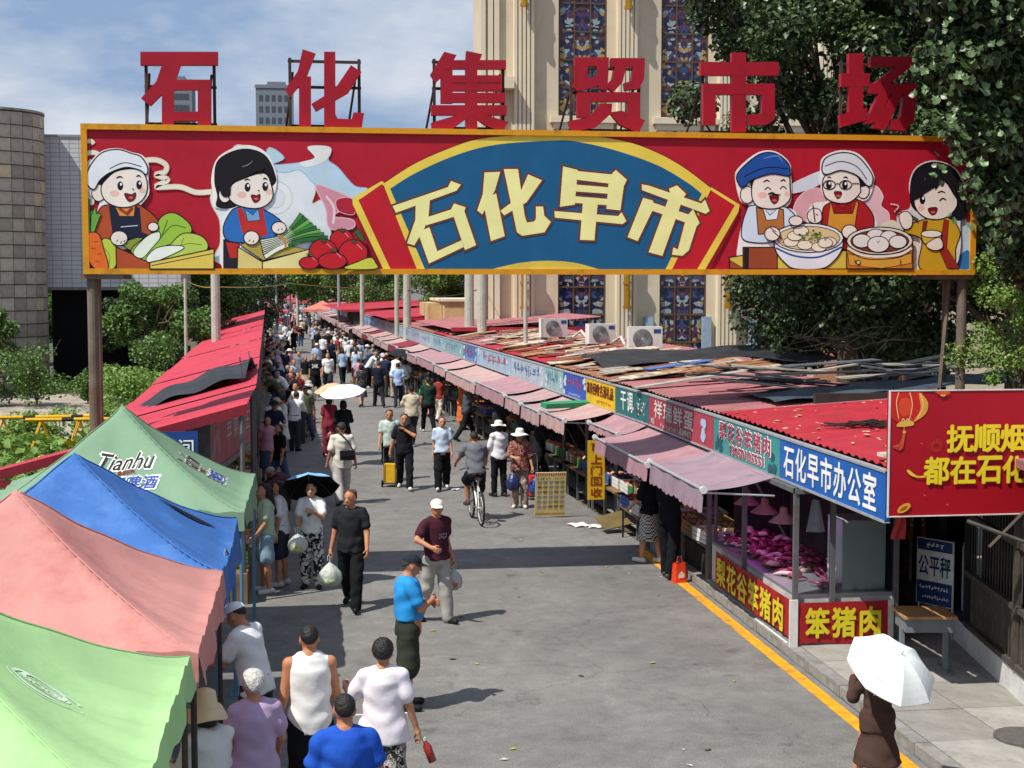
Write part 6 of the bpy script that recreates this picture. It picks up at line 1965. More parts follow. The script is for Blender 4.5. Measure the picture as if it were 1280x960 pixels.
def torso(F, p, g=0., gid=0, top=True, hem=-.08, flare=0., k=.03):
 f, gi = p.female, p.girth
 ww = (.163, .156, .132, .14, .145, .115) if f else (.158, .154, .146, .153, .160, .128)
 bb = (.118, .122, .10, .112, .118, .085) if f else (.112, .12, .112, .12, .12, .088)
 belly = (gi - 1) * .12
 zz = (-.10, 0, .16, .30, .42, .50)
 prof = [(z, w * gi + g + max(0, (.25 - z)) * flare, b + g + belly * (1.1 if z < .35 else .5) + max(0, .25 - z) * flare * .7, belly * .45 * (z < .35)) for z, w, b in zip(zz, ww, bb)]
 prof.append((.535, .07 + g, .06 + g, 0)); 
 if hem > -.1: prof = [q for q in prof if q[0] > hem - .001] ; prof.insert(0, (hem, prof[0][1] + .004 * flare, prof[0][2], prof[0][3]))
 elif hem < -.1: prof.insert(0, (hem, prof[0][1] + (-.1 - hem) * flare, prof[0][2] + (-.1 - hem) * flare, prof[0][3]))
 F.loft(prof, p.O, p.up, p.fw, k, gid)

HANDS = {}
def hand_geo(curl):
 """palm and five separate bent fingers hanging along -z, palm towards +x, thumb towards +y; right-hand local"""
 if curl in HANDS: return HANDS[curl]
 F = Field((-.07, -.075, -.2), (.075, .085, .03), .0055)
 F.cone((0, 0, .01), (0, .002, -.03), .026, .027, .012)
 for y, r in ((-.028, .0125), (-.010, .0135), (.010, .0135), (.027, .0125)):
  F.cone((0, y * .6, -.02), (0, y, -.085), .016, r, .014)
 for y, l in ((-.030, .052), (-.010, .066), (.010, .072), (.029, .064)):
  p = np.array((0, y, -.088)); a = R(8 + curl * 26)
  for seg, (f_, r) in enumerate(((.42, .0088), (.32, .0082), (.26, .0074))):
   d = np.array((math.sin(a), 0, -math.cos(a))); q = p + d * l * f_
   F.cone(p, q, r, r * .93, .004); p = q; a += R(12 + curl * 48)
 p = np.array((.004, .026, -.03)); d = np.array((.35 + .3 * curl, .62 - .3 * curl, -.7)); d /= np.linalg.norm(d)
 q = p + d * .042; F.cone(p, q, .0135, .0105, .008)
 d2 = np.array((.55 + .3 * curl, .1 - .3 * curl, -.8)); d2 /= np.linalg.norm(d2); F.cone(q, q + d2 * .032, .0098, .0082, .004)
 V, Q, _ = F.mesh()
 HANDS[curl] = (V, Q)
 return HANDS[curl]
def place_hand(p, i, curl, front=None):
 V, Q = hand_geo(curl)
 w = p.fd[i]
 z = -w / np.linalg.norm(w)
 sx = -1 if i == 0 else 1
 inn = np.array((-sx, 0, 0.)); x = inn - z * (inn @ z)
 if np.linalg.norm(x) < .2: x = np.array((0, -1., 0)) - z * (-z[1])
 x /= np.linalg.norm(x)
 y = np.cross(z, x)
 fwd = np.array((0, 1., .0))
 flip = y @ fwd < 0
 W = V.copy()
 if flip: W[:, 1] *= -1
 P = p.wr[i] + W @ np.stack([x, y, z])
 return P, (Q[:, ::-1] if flip else Q)

def head(F, p, gid=0):
 for i in (0, 1): F.cone(p.T(0, -.012, .545), p.T((-.11, .11)[i], -.012, .475), .04, .036, .03, gid)
 F.cone(p.neck - p.up * .05, p.nk2 + p.HA[2] * .01, .062 if not p.female else .05, .05 if not p.female else .044, .03, gid)
 F.ell(p.H(0, -.008, .03), (.076, .096, .096), p.HA, .02, gid)
 F.ell(p.H(0, .022, -.035), (.058, .070, .072), p.HA, .03, gid)
 F.cone(p.H(0, .088, .012), p.H(0, .108, -.022), .010, .016, .012, gid)
 for sx in (-1, 1):
  F.ell(p.H(sx * .077, -.004, -.005), (.012, .022, .032), p.HA, .008, gid)
  F.ell(p.H(sx * .034, .098, .014), (.019, .014, .011), p.HA, .01, gid, carve=True)
 F.cone(p.H(-.02, .088, -.062), p.H(.02, .088, -.062), .009, .009, .01, gid)
def limbs(F, p, gid=0):
 for i in (0, 1):
  F.cone(p.hip[i] + np.array((0, 0, -.02)), p.knee[i], .086, .056, .03, gid)
  F.cone(p.knee[i], p.ank[i], .056, .038, .02, gid)
  F.cone(p.knee[i] * .65 + p.ank[i] * .35 - p.fw * .014, p.knee[i] * .4 + p.ank[i] * .6, .052, .040, .02, gid)
  F.cone(p.heel[i], p.toe[i], .036, .03, .02, gid); F.cone(p.ank[i], p.heel[i], .038, .036, .02, gid)
  r = .9 if p.female else 1.
  F.cone(p.sh[i], p.el[i], .052 * r, .041 * r, .03, gid)
  F.cone(p.el[i], p.wr[i], .042 * r, .028 * r, .015, gid)
  F.cone(p.T((-.07, .07)[i], -.01, .475), p.sh[i], .052, .050 * r, .03, gid)

def hair_f(F, p, kind, gid=0):
 if kind == 'bald': return
 th = {'short': .010, 'crop': .005, 'bob': .014, 'bob0': .004, 'long': .015, 'bun': .010, 'puffy': .024}[kind]
 line = lambda x, y, z: np.maximum(y - (.012 + .95 * (z - .045)), -(z + .05) * .8 - .0 * y)
 if kind in ('short', 'crop', 'bun', 'puffy'):
  line = lambda x, y, z: np.maximum(y - (.008 + .95 * (z - .045)), -(z + .085) - .5 * (y + .05))
 else:
  line = lambda x, y, z: np.maximum(y - np.maximum(.008 + .95 * (z - .045), -.01), -(z + .14))
 F.ell(p.H(0, -.012, .028), (.078 + th, .099 + th, .097 + th), p.HA, .008, gid, clip=line)
 if kind in ('short', 'puffy', 'bob'):
  rh = random.Random(int(abs(p.hd[2]) * 1e4))
  for _ in range(9):
   a, e = rh.uniform(0, 6.28), rh.uniform(.2, .95)
   F.ell(p.H(.06 * math.cos(a) * math.cos(e), -.025 + .07 * math.sin(a) * math.cos(e), .035 + .08 * math.sin(e)), (.03, .03, .02 + th), p.HA, .02, gid)
 if kind[:3] == 'bob': F.ell(p.H(0, -.035, -.03), (.09, .07, .10), p.HA, .03, gid)
 if kind == 'long':
  F.cone(p.H(0, -.06, .0), p.T(0, -.115, .34), .075, .055, .04, gid)
 if kind == 'bun': F.ell(p.H(0, -.115, .035), (.036, .036, .036), p.HA, .02, gid)

def tee(F, p, sleeve=.62, g=.016, hem=-.06, gid=0, flare=.05, neck=True):
 torso(F, p, g, gid, hem=hem, flare=flare)
 for i in (0, 1): F.cone(p.T((-.05, .05)[i], -.012, .513), p.T((-.12, .12)[i], -.01, .47), .036 + g * .6, .04 + g * .7, .03, gid)
 for i in (0, 1):
  F.cone(p.T((-.07, .07)[i], -.005, .483), p.sh[i] if sleeve > 0 else p.sh[i] * .55 + p.T((-.07, .07)[i], -.005, .483) * .45, .055 + g * .5, (.053 if sleeve > 0 else .04) + g * .7, .03, gid)
  if sleeve <= 0: continue
  if sleeve <= 1:
   e = p.sh[i] + (p.el[i] - p.sh[i]) * sleeve
   F.cone(p.sh[i], e, .053 + g * .8, .053 + g * 1.25, .02, gid)
  else:
   F.cone(p.sh[i], p.el[i], .048 + g * .7, .046 + g * .8, .02, gid)
   F.cone(p.el[i], p.wr[i] * .97 + p.el[i] * .03, .045 + g, .034 + g * .8, .02, gid)
def pants(F, p, length=1., g=.014, gid=0, wide=0.):
 torso_g = g * .8
 prof = [(-.10, .165 * p.girth + torso_g, .125 + torso_g), (.0, .160 * p.girth + torso_g, .124 + torso_g), (.10, .148 * p.girth + torso_g, .112 + torso_g)]
 F.loft(prof, p.O, (0, 0, 1) if p.up[2] > .8 else p.up, (0, 1, 0) if p.up[2] > .8 else p.fw, .03, gid)
 for i in (0, 1):
  h = p.hip[i] + np.array((0, 0, -.02))
  if length < .5:
   e = h + (p.knee[i] - h) * length * 2
   F.cone(h, e, .092 + g, .078 + g + wide, .03, gid)
  else:
   F.cone(h, p.knee[i], .090 + g, .062 + g + wide, .03, gid)
   q = (length - .5) * 2
   e = p.knee[i] + (p.ank[i] + np.array((0, 0, -.02)) - p.knee[i]) * q
   F.cone(p.knee[i], e, .062 + g + wide, .054 + g * .7 + wide, .025, gid)
def skirt(F, p, length=.5, gid=0, flare=.16, top=.12, k=.03):
 prof = [(-length, .17 + flare * length * .8, .13 + flare * length), (-.1, .175, .138), (0, .165, .13), (top, .15, .118)]
 F.loft(prof, p.O, (0, 0, 1), (0, 1, 0), k, gid)

clothm = lambda c: mat('cloth_' + c.lstrip('#'), c, .9, .06, 5, .4, 5.5, spec=.15)
skinm = lambda c='#c08a6a': mat('skin_' + c.lstrip('#'), c, .55, .06, 8, spec=.3)
hairm = lambda c='#1d1a19': mat('hair_' + c.lstrip('#'), c, .5, .35, 45, .55, 55, spec=.4)
def pattern(key, cols, scale, th=(.47, .53)):
 if key in _M: return _M[key]
 m = mat(key, cols[0], .9, .05, 5)
 t = m.node_tree; b = t.nodes['Principled BSDF']
 co = t.nodes.new('ShaderNodeTexCoord'); n = t.nodes.new('ShaderNodeTexNoise'); n.inputs['Scale'].default_value = scale; n.inputs['Detail'].default_value = 1.5
 n.inputs['Distortion'].default_value = 1.2
 t.links.new(co.outputs['Object'], n.inputs['Vector'])
 rp = t.nodes.new('ShaderNodeValToRGB'); e = rp.color_ramp.elements
 e[0].position, e[1].position = th; e[0].color = C(cols[0]); e[1].color = C(cols[1])
 if len(cols) > 2:
  x = e.new(th[1] + .08); x.color = C(cols[2])
 t.links.new(n.outputs[0], rp.inputs[0]); t.links.new(rp.outputs[0], b.inputs['Base Color'])
 return m
def checks(key, c0, c1, s):
 if key in _M: return _M[key]
 m = mat(key, c0, .9, .05, 5); t = m.node_tree
 co = t.nodes.new('ShaderNodeTexCoord'); ck = t.nodes.new('ShaderNodeTexChecker'); ck.inputs['Scale'].default_value = s
 ck.inputs['Color1'].default_value = C(c0); ck.inputs['Color2'].default_value = C(c1)
 t.links.new(co.outputs['Object'], ck.inputs['Vector']); t.links.new(ck.outputs[0], t.nodes['Principled BSDF'].inputs['Base Color'])
 return m
HN = .0145
def garment(name, p, root, fn, m, h=HN):
 lo, hi = p.box(.22)
 F = Field(lo, hi, h)
 fn(F)
 X, Y, Z = F.ax[0][:, None, None], F.ax[1][None, :, None], F.ax[2][None, None, :]
 f1, f2 = rnd.uniform(0, 6), rnd.uniform(0, 6)
 am = .0062 if name in ('trousers', 'shorts') else .0066
 F.F = F.F + (am * np.sin(21 * Z + 13 * X + f1 + 2.2 * np.sin(9 * X + 5 * Z + f2)) * np.sin(17 * X - 9 * Z + 11 * Y + f2) + am * .6 * np.sin(38 * Z - 22 * X * np.sign(X) + f2) * np.sin(6 * Z + f1)).astype(np.float32)
 V, Q, _ = F.mesh()
 return link(name, np_mesh(V, Q, [m if not isinstance(m, str) else clothm(m)]), root)
def cap_hat(p, root, c, brim=True, name='cap'):
 b = MB()
 A3 = lambda x, y, z: p.H(x, y, z)
 nu, nv_ = 20, 7
 def dome(u, v):
  a = 2 * math.pi * u; e = v * math.pi / 2
  return A3(.089 * math.cos(a) * math.cos(e), -.008 + .109 * math.sin(a) * math.cos(e), .05 + .082 * math.sin(e))
 b.grid(dome, nu, nv_)
 if brim:
  def br(u, v):
   a = R(20 + 140 * u)
   return A3((.088 + .0 * v) * math.cos(a), -.008 + (.108 + .085 * v * math.sin(a)) * math.sin(a), .053 - .02 * v - .012 * v * abs(math.cos(a)))
  b.grid(br, 14, 3)
 return link(name, b.mesh(clothm(c), smooth=True), root)
def sun_hat(p, root, c, rb=.19, droop=.035, h=.10):
 b = MB()
 prof = [(rb, .045 - droop), (rb * .8, .048), (.098, .062), (.092, .09), (.082, .05 + h), (.05, .07 + h), (.005, .075 + h)]
 def f(u, v):
  a = 2 * math.pi * u
  k = v * (len(prof) - 1); i = min(int(k), len(prof) - 2); t = k - i
  r = prof[i][0] * (1 - t) + prof[i + 1][0] * t; z = prof[i][1] * (1 - t) + prof[i + 1][1] * t
  w = .012 * math.sin(3 * a + 1) * (1 if v < .2 else 0)
  return p.H(r * math.cos(a), -.008 + r * 1.08 * math.sin(a), z + w)
 b.grid(f, 28, 12)
 return link('sun_hat', b.mesh(clothm(c), smooth=True), root)

def person(label, x, y, head_deg, h=1.68, pose=None, top=None, bottom=None, hair=('short', '#1d1a19'), hat=None, shoes='#1c1c1e', skin='#bd8866', group=None, curl=(.5, .5), face=None, z=0., extra=None, armlen=None):
 """top: (kind, colour or material, options); bottom likewise"""
 p = pose or Pose()
 root = thing('person', label, 'person', (x, y, z), R(head_deg), group, h / 1.7)
 lo, hi = p.box()
 F = Field(lo, hi, HN)
 torso(F, p, 0); limbs(F, p); head(F, p)
 V, Q, _ = F.mesh()
 ex = [place_hand(p, i, curl[i]) + (0,) for i in (0, 1)]
 link('body', np_mesh(V, Q, [skinm(skin)], None, ex), root)
 if hat and hair: hair = ({'bob': 'bob0', 'long': 'long'}.get(hair[0], 'crop'), hair[1])
 if hair and hair[0] != 'bald':
  F = Field(p.H(0, 0, 0) - .3, p.H(0, 0, 0) + .3, .012) if hair[0] != 'long' else Field(p.H(0, 0, 0) - np.array((.3, .4, .5)), p.H(0, 0, 0) + .3, .013)
  hair_f(F, p, hair[0]); V, Q, _ = F.mesh(); link('hair', np_mesh(V, Q, [hairm(hair[1])]), root)
 if top:
  o = dict(top[2]) if len(top) > 2 else {}
  garment({'tee': 'shirt', 'vest': 'vest', 'long': 'shirt', 'dress': 'dress'}[top[0]], p, root, lambda F: ((tee(F, p, **{**dict(sleeve={'tee': .62, 'vest': 0, 'long': 2, 'dress': .6}[top[0]]), **{k: v for k, v in o.items() if k in ('sleeve', 'g', 'hem', 'flare')}})), skirt(F, p, o.get('len', .45), flare=o.get('sk', .2), top=.1, k=.09) if top[0] == 'dress' else None), top[1])
 if bottom:
  o = dict(bottom[2]) if len(bottom) > 2 else {}
  if bottom[0] == 'skirt': garment('skirt', p, root, lambda F: skirt(F, p, o.get('len', .5), flare=o.get('flare', .16)), bottom[1])
  else: garment('shorts' if bottom[0] == 'shorts' else 'trousers', p, root, lambda F: pants(F, p, o.get('len', .46 if bottom[0] == 'shorts' else .98), wide=o.get('wide', 0), g=o.get('g', .014)), bottom[1])
 for i in (0, 1):
  F = Field(np.minimum(p.heel[i], p.toe[i]) - .12, np.maximum(p.heel[i], p.toe[i]) + .14, .011)
  F.cone(p.heel[i] + np.array((0, 0, .006)), p.toe[i] + np.array((0, 0, .004)), .044, .038, .02); F.cone(p.heel[i] * .6 + p.toe[i] * .4, p.ank[i] * .75 + p.heel[i] * .25, .042, .042, .02)
  F.cut((0, 0, -1), (0, 0, min(p.heel[i][2], p.toe[i][2]) - .034))
  V, Q, _ = F.mesh(); link('shoe', np_mesh(V, Q, [mat('shoe_' + shoes[1:], shoes, .5, .1, 8)]), root)
 if face:
  for sx in (-1, 1):
   b = MB(); b.lathe([(.001, -.009), (.011, -.004), (.011, .004), (.001, .009)], 8)
   o = link('eye', b.mesh(mat('eye_dark', '#1a1412', .25), smooth=True), root, p.H(sx * .033, .0835, .013)); o.scale = (1.2, .7, .8)
   b = MB(); b.tube([p.H(sx * .018, .099, .034), p.H(sx * .035, .096, .04), p.H(sx * .052, .085, .035)], .005, 5); link('eyebrow', b.mesh(hairm('#1d1a19')), root)
  b = MB(); b.tube([p.H(-.024, .09, -.060), p.H(0, .1, -.062), p.H(.024, .09, -.060)], [.003, .006, .003], 6); link('mouth', b.mesh(mat('lip', '#8f4a42', .5)), root)
 if hat:
  if hat[0] == 'cap': cap_hat(p, root, hat[1])
  elif hat[0] == 'beanie': cap_hat(p, root, hat[1], False, 'headscarf')
  else: sun_hat(p, root, hat[1], *(hat[2:] if len(hat) > 2 else ()))
 # world position of hands
 s = h / 1.7; ca, sa = math.cos(R(head_deg)), math.sin(R(head_deg))
 def world(q): return Vector((x + (q[0] * ca - q[1] * sa) * s, y + (q[0] * sa + q[1] * ca) * s, z + q[2] * s))
 return root, p, world

WALK_A = ((24, 8), (-16, 22)); WALK_B = ((-14, 20), (24, 10)); STAND = ((3, 3), (-2, 3))
ARMS_D = ((6, 7, 12, 5), (-8, 7, 14, 5)); ARMS_E = ((-10, 8, 14, 0), (12, 8, 20, 5))

def bag(label, pos, c, size=.16, h=.26, name='shopping_bag', inner=None, trans=.4):
 """a knotted carrier bag hanging from pos"""
 t = thing(name, label, 'bag', pos)
 b = MB(); rn = random.Random(hash(label) % 999)
 ph = [rn.uniform(0, 6) for _ in range(4)]
 prof = [(.01, 0), (.02, -.03), (.035, -.07), (.55, -.13), (.95, -.2), (1., -.27), (.85, -.34), (.4, -.38), (.02, -.385)]
 def f(u, v):
  a = 2 * math.pi * u; k = v * (len(prof) - 1); i = min(int(k), len(prof) - 2); q = k - i
  r = (prof[i][0] * (1 - q) + prof[i + 1][0] * q) * size; z = (prof[i][1] * (1 - q) + prof[i + 1][1] * q) * h / .385
  r = max(r, .008) * (1 + .08 * math.sin(5 * a + ph[0] + v * 4) + .05 * math.sin(9 * a + ph[1]))
  return (r * math.cos(a), r * .7 * math.sin(a), z)
 b.grid(f, 26, 16)
 link('bag_skin', b.mesh(mat('bag_' + c[1:], c, .35, .06, 9, .5, 26, spec=.5, trans=trans), smooth=True), t)
 b = MB()
 for sx in (-1, 1): b.tube([(sx * .03, 0, -.06), (sx * .03, .0, .0), (0, 0, .025)], .006, 5)
 link('handle', b.mesh(mat('bag_' + c[1:], c)), t)
 if inner:
  b = MB(); b.lathe([(.02, -h * .97), (size * .7, -h * .85), (size * .75, -h * .7), (.05, -h * .55)], 12); link('contents', b.mesh(mat('veg_' + inner[1:], inner, .7, .4, 14), smooth=True), t)
 return t

def umbrella(label, tip, dirv, r, top_c, under_c, hand=None, ribs=8, depth=.22, pat=None):
 """dirv points from the handle to the tip"""
 t = thing('umbrella', label, 'umbrella', tip)
 d = Vector(dirv).normalized()
 u = d.cross(Vector((0, 1, .01))).normalized(); w = d.cross(u)
 def P(a, rr, dz=0):
  # gores: flat between the ribs
  k = 2 * math.pi / ribs; q = (a % k) - k / 2
  rr2 = rr * math.cos(k / 2) / math.cos(q) if True else rr
  zz = -depth * (rr / r) ** 1.9 * r * 2 - .012 * math.cos(q * ribs / 2) * (rr / r)
  return u * rr2 * math.cos(a) + w * rr2 * math.sin(a) + d * (zz + dz)
 for nm, dz, c in (('canopy', 0, pat or clothm(top_c)), ('lining', -.006, clothm(under_c))):
  b = MB(); b.grid(lambda a, v: P(2 * math.pi * a + math.pi / ribs, r * (.01 + .99 * v), dz), ribs * 6, 8); link(nm, b.mesh(c, smooth=False), t)
 b = MB()
 for k in range(ribs):
  a = 2 * math.pi * k / ribs
  b.tube([P(a, r * q / 5, -.012) for q in range(6)], .003, 4)
 link('rib', b.mesh(steel), t)
 L = .62
 b = MB(); b.tube([d * .04, Vector((0, 0, 0)), -d * L], [.004, .007, .007], 8); link('shaft', b.mesh(alu), t)
 b = MB(); b.tube([-d * L, -d * (L + .1)], .012, 8); link('handle', b.mesh(mat('handle_dark', '#262626', .5)), t)
 return t

def shirt_print(root, p, kind, zc=.36, front=True):
 pass
# ------------------------------------------------------------------ the people one can tell apart
leafp = pattern('leaf_print', ('#c9c9c6', '#1e1f22'), 13)
floral = pattern('floral_print', ('#1f1e20', '#b9b3a8', '#2a2826'), 15)
redpat = pattern('red_print', ('#6d2a2a', '#c59a86', '#4a2020'), 16)
darkflor = pattern('dark_floral', ('#23262b', '#6a7078', '#1c1e22'), 14)
check = checks('check_skirt', '#d6d4ce', '#1c1c20', 34)
# woman under the blue umbrella
r_, p, wd = person('woman under a blue umbrella in a white tee and leaf print trousers', -.04, 21.55, 172, 1.6, Pose(STAND, ((35, 10, 95, 25), (10, 12, 70, 10)), female=True), ('tee', '#e4e4e2', dict(hem=-.02)), ('trousers', leafp, dict(wide=.016)), ('short', '#1d1a19'), None, '#151517', '#c0906f', curl=(.9, .9), face=True)
hd = wd(p.hand(0)); 
umbrella('open blue umbrella with a black lining tipped back behind the white tee', (-.08, 21.84, 1.66), (-.06, .55, .83), .46, '#7fb2dc', '#141418')
h2 = wd(p.hand(1)); bag('clear bag of yellow green vegetables held in front of the leaf print trousers', (h2.x, h2.y - .03, h2.z - .02), '#dfe4e2', .14, .36, inner='#b5c04a')
b = MB(); M_ = frame(wd(p.T(.0, .150, .30)), Vector((-1, -.14, 0)), (0, 0, 1))
for k in range(5): b.flat([(.03 * math.cos(q + k) + .012 * k - .02, .05 * math.sin(q * 1.1 + k) * .8 + .012 * (k - 2)) for q in (j * .9 for j in range(6))], frame(p.T(0, .158, .31), (-1, 0, 0), (0, 0, 1)), .001 * k)
link('printed_motif', b.mesh(mat('print_leaf_green', '#1f6b4a', .7)), r_)
# man in black tee
r_, p, wd = person('man in a black tee and black trousers walking with a bag of greens', .51, 20.12, 168, 1.74, Pose(WALK_A, ((10, 12, 25, 10), (-4, 12, 12, 0)), girth=1.08, look=20), ('tee', '#26272a', dict(hem=-.07)), ('trousers', '#17181b', dict(wide=.012)), ('short', '#5a3a2a'), None, '#121214', '#b97f5c', curl=(.3, .9), face=True)
h2 = wd(p.hand(1)); bag('white carrier bag of pale greens hanging from the black tee man', (h2.x, h2.y, h2.z - .02), '#dfe6dc', .16, .44, inner='#c3cf9a')
# man in maroon tee
r_, p, wd = person('man in a maroon tee, white cap and grey trousers looking aside', 1.62, 19.1, -150, 1.7, Pose(((10, 4), (-12, 14)), ((-14, 10, 30, 0), (18, 42, 78, 40)), girth=1.04, look=25), ('tee', '#45202c', dict(hem=-.03)), ('trousers', '#a09c96', dict(wide=.016)), ('short', '#1d1a19'), ('cap', '#e3ddcf'), '#17181a', '#b97f5c', curl=(.9, .3), face=True)
h2 = wd(p.hand(0)); bag('clear bag with brown goods hanging beside the grey trousers', (h2.x, h2.y, h2.z - .02), '#cfcfcb', .12, .36, inner='#9a6a4a')
b = MB(); scribble(b, frame(p.T(0, .150, .3), (-1, 0, 0), (0, 0, 1)), .13, .08, .004, 4, 0, 2); link('printed_lettering', b.mesh(mat('print_lilac', '#b5a5b5', .7)), r_)
# man in blue polo in profile
r_, p, wd = person('man in a rolled up bright blue polo with a dark cap and olive shorts', .98, 15.2, -84, 1.68, Pose(STAND, ((18, 8, 88, 40), (24, 8, 92, 45)), girth=1.16, tilt=12), ('tee', '#2f8fd0', dict(hem=.08, g=.018)), ('shorts', '#34382f', dict(len=.52, wide=.05)), ('short', '#3a3836'), ('cap', '#262a33'), '#1c1b1b', '#b3795a', curl=(.6, .6), face=True)
b = MB(); b.box(.12, -.06, .62, .15, .10, .76); link('pocket', b.mesh(clothm('#34382f')), r_)
# back view: tank top
r_, p, wd = person('man in a white sleeveless top and black trousers seen from behind', -.05, 12.1, 2, 1.72, Pose(WALK_B, ((-4, 10, 12, 0), (4, 10, 10, 0)), girth=1.04), ('vest', '#e2e1dd', dict(g=.02, hem=-.12, flare=.03)), ('trousers', '#17181b', dict(wide=.01)), ('crop', '#1d1a19'), None, '#1c1c1e', '#b97f5c')
# woman with floral trousers holding his arm
r_, p, wd = person('woman in a plain white tee and floral trousers holding the arm beside her', .56, 11.95, -6, 1.62, Pose(WALK_A, ((20, 28, 72, -20), (-2, 16, 10, -5)), female=True, girth=1.06), ('tee', '#e3dce2', dict(g=.026, hem=-.12, flare=.12)), ('trousers', floral, dict(wide=.03)), ('puffy', '#1d1a19'), None, '#2a2626', '#bd8866', curl=(.8, .9))
h2 = wd(p.hand(1)); t = thing('drink_bottle', 'small bottle of red drink held by the woman in floral trousers', 'bottle', h2 + Vector((.04, 0, -.02)))
t.rotation_euler = (0, -.35, 0)
b = MB(); b.lathe([(.001, -.2), (.036, -.195), (.037, -.06), (.018, -.02), (.018, 0)], 14); link('body', b.mesh(mat('red_drink', '#a03028', .15, .05, spec=.6), smooth=True), t)
b = MB(); b.lathe([(.02, 0), (.02, .025), (.001, .026)], 12); link('cap', b.mesh(mat('green_cap', '#b5d5b0', .5)), t)
# man in blue at the bottom
person('man with cropped hair in a royal blue tee at the bottom of the street', .2, 10.0, 4, 1.68, Pose(STAND, ((8, 14, 20, 0), (6, 16, 20, 0)), girth=1.08), ('tee', '#2452b5', dict(g=.02)), ('trousers', '#22242a'), ('crop', '#1d1a19'), None, '#1c1c1e', '#b3795a')
# lilac
person('grey haired woman in a lilac tee facing the tents', -.47, 11.0, 14, 1.6, Pose(STAND, ((10, 14, 40, 20), (6, 16, 45, 10)), female=True, girth=1.1), ('tee', '#b9a0bd', dict(g=.022, hem=-.12)), ('trousers', '#1d1d20', dict(wide=.02)), ('puffy', '#c4c1ba'), None, '#1c1c1e', '#bd8866')
# white cap under tents
person('person in a white tee and white cap bending in to the tent stall', -.54, 13.15, 62, 1.68, Pose(STAND, ((26, 10, 60, 20), (30, 10, 50, 10)), lean=14, tilt=22), ('tee', '#e2e2e0', dict(g=.024, hem=-.1)), ('trousers', '#3a342f', dict(wide=.02)), ('short', '#1d1a19'), ('cap', '#e6e4e6'), '#2a2a2c', '#b97f5c')
# sun hat
person('person in a beige sun hat and pale long sleeved top by the green tent', -.74, 10.3, 40, 1.6, Pose(STAND, ((20, 10, 70, 20), (20, 10, 60, 10)), lean=6, female=True), ('long', '#d4d2cc', dict(g=.022)), ('trousers', '#3f4248'), ('bob', '#1d1a19'), ('sun', '#d2bd96', .165, .07, .12), '#2a2a2c', '#bd8866')
# umbrella woman at right
r_, p, wd = person('woman in a dark brown dress under a white flowered umbrella by the yellow line', 4.88, 11.85, 8, 1.42, Pose(WALK_A, ((30, 14, 110, 10), (20, 10, 70, 10)), female=True), ('dress', '#4a3730', dict(sleeve=1.1, len=.44, sk=.26, hem=-.06, flare=0)), None, ('bob', '#1d1a19'), None, '#5a4436', '#c08c6c', curl=(.9, .5))
umbrella('white umbrella with tiny flowers tilted over the brown dress', (4.92, 11.45, 1.42), (.2, -.55, .78), .41, '#e6e8e4', '#c9ccc8', depth=.24, pat=pattern('tiny_flowers', ('#e4e8e6', '#e4e8e6', '#c9bda8'), 22, (.6, .68)))
# two girls at the far tent leg
person('girl with long hair in a pale green top and denim shorts behind the tent leg', -.70, 21.3, 95, 1.62, Pose(((0, 4), (6, 6)), ((8, 8, 30, 10), (8, 8, 30, 10)), female=True), ('tee', '#a9bfa2', dict(hem=-.06)), ('shorts', '#7d98a8', dict(wide=.03, len=.4)), ('long', '#17130f'), None, '#d5d5d2', '#b98466')
person('girl in a white top half hidden behind the pale green top', -.5, 21.75, 80, 1.6, Pose(STAND, female=True), ('tee', '#dfe0e2'), ('shorts', '#2f3440'), ('long', '#17130f'), None, '#c9c9c6', '#b98466')
# crouching elder
person('crouching elder in a plum top and grey cloth hat picking vegetables in the shade', -.38, 29.6, 105, 1.55, Pose(((95, 120, 10), (85, 125, 10)), ((60, 12, 20, 10), (50, 12, 25, 10)), lean=62, tilt=10), ('long', '#5a3a44', dict(g=.02)), ('trousers', '#37332f', dict(wide=.02)), ('short', '#9a9892'), ('beanie', '#a5abad'), '#2a2622', '#a87458')
# cream shirt with shoulder bag
r_, p, wd = person('man in a cream shirt with a black shoulder bag walking away', .58, 29.8, 10, 1.74, Pose(WALK_B, ((-6, 14, 22, 0), (-8, 12, 16, 0)), girth=1.08), ('tee', '#d8d4c6', dict(g=.026, hem=-.13, sleeve=.8)), ('trousers', '#b5b0aa', dict(wide=.024)), ('short', '#2f2b29'), None, '#3a3430', '#b3795a')
t = thing('shoulder_bag', 'black shoulder bag on the back of the cream shirt', 'bag', (.68, 29.6, 1.05), R(10))
b = MB(); b.box(-.15, -.06, -.11, .15, .02, .09); b.box(-.14, -.075, -.02, .14, -.06, .085); link('body', b.mesh(mat('bag_black', '#1c1b1e', .6, .1)), t)
b = MB(); b.tube([(.13, -.02, .08), (.02, .03, .28), (-.14, .1, .47), (-.2, .2, .5)], .014, 5); link('strap', b.mesh(mat('bag_black', '#1c1b1e')), t)
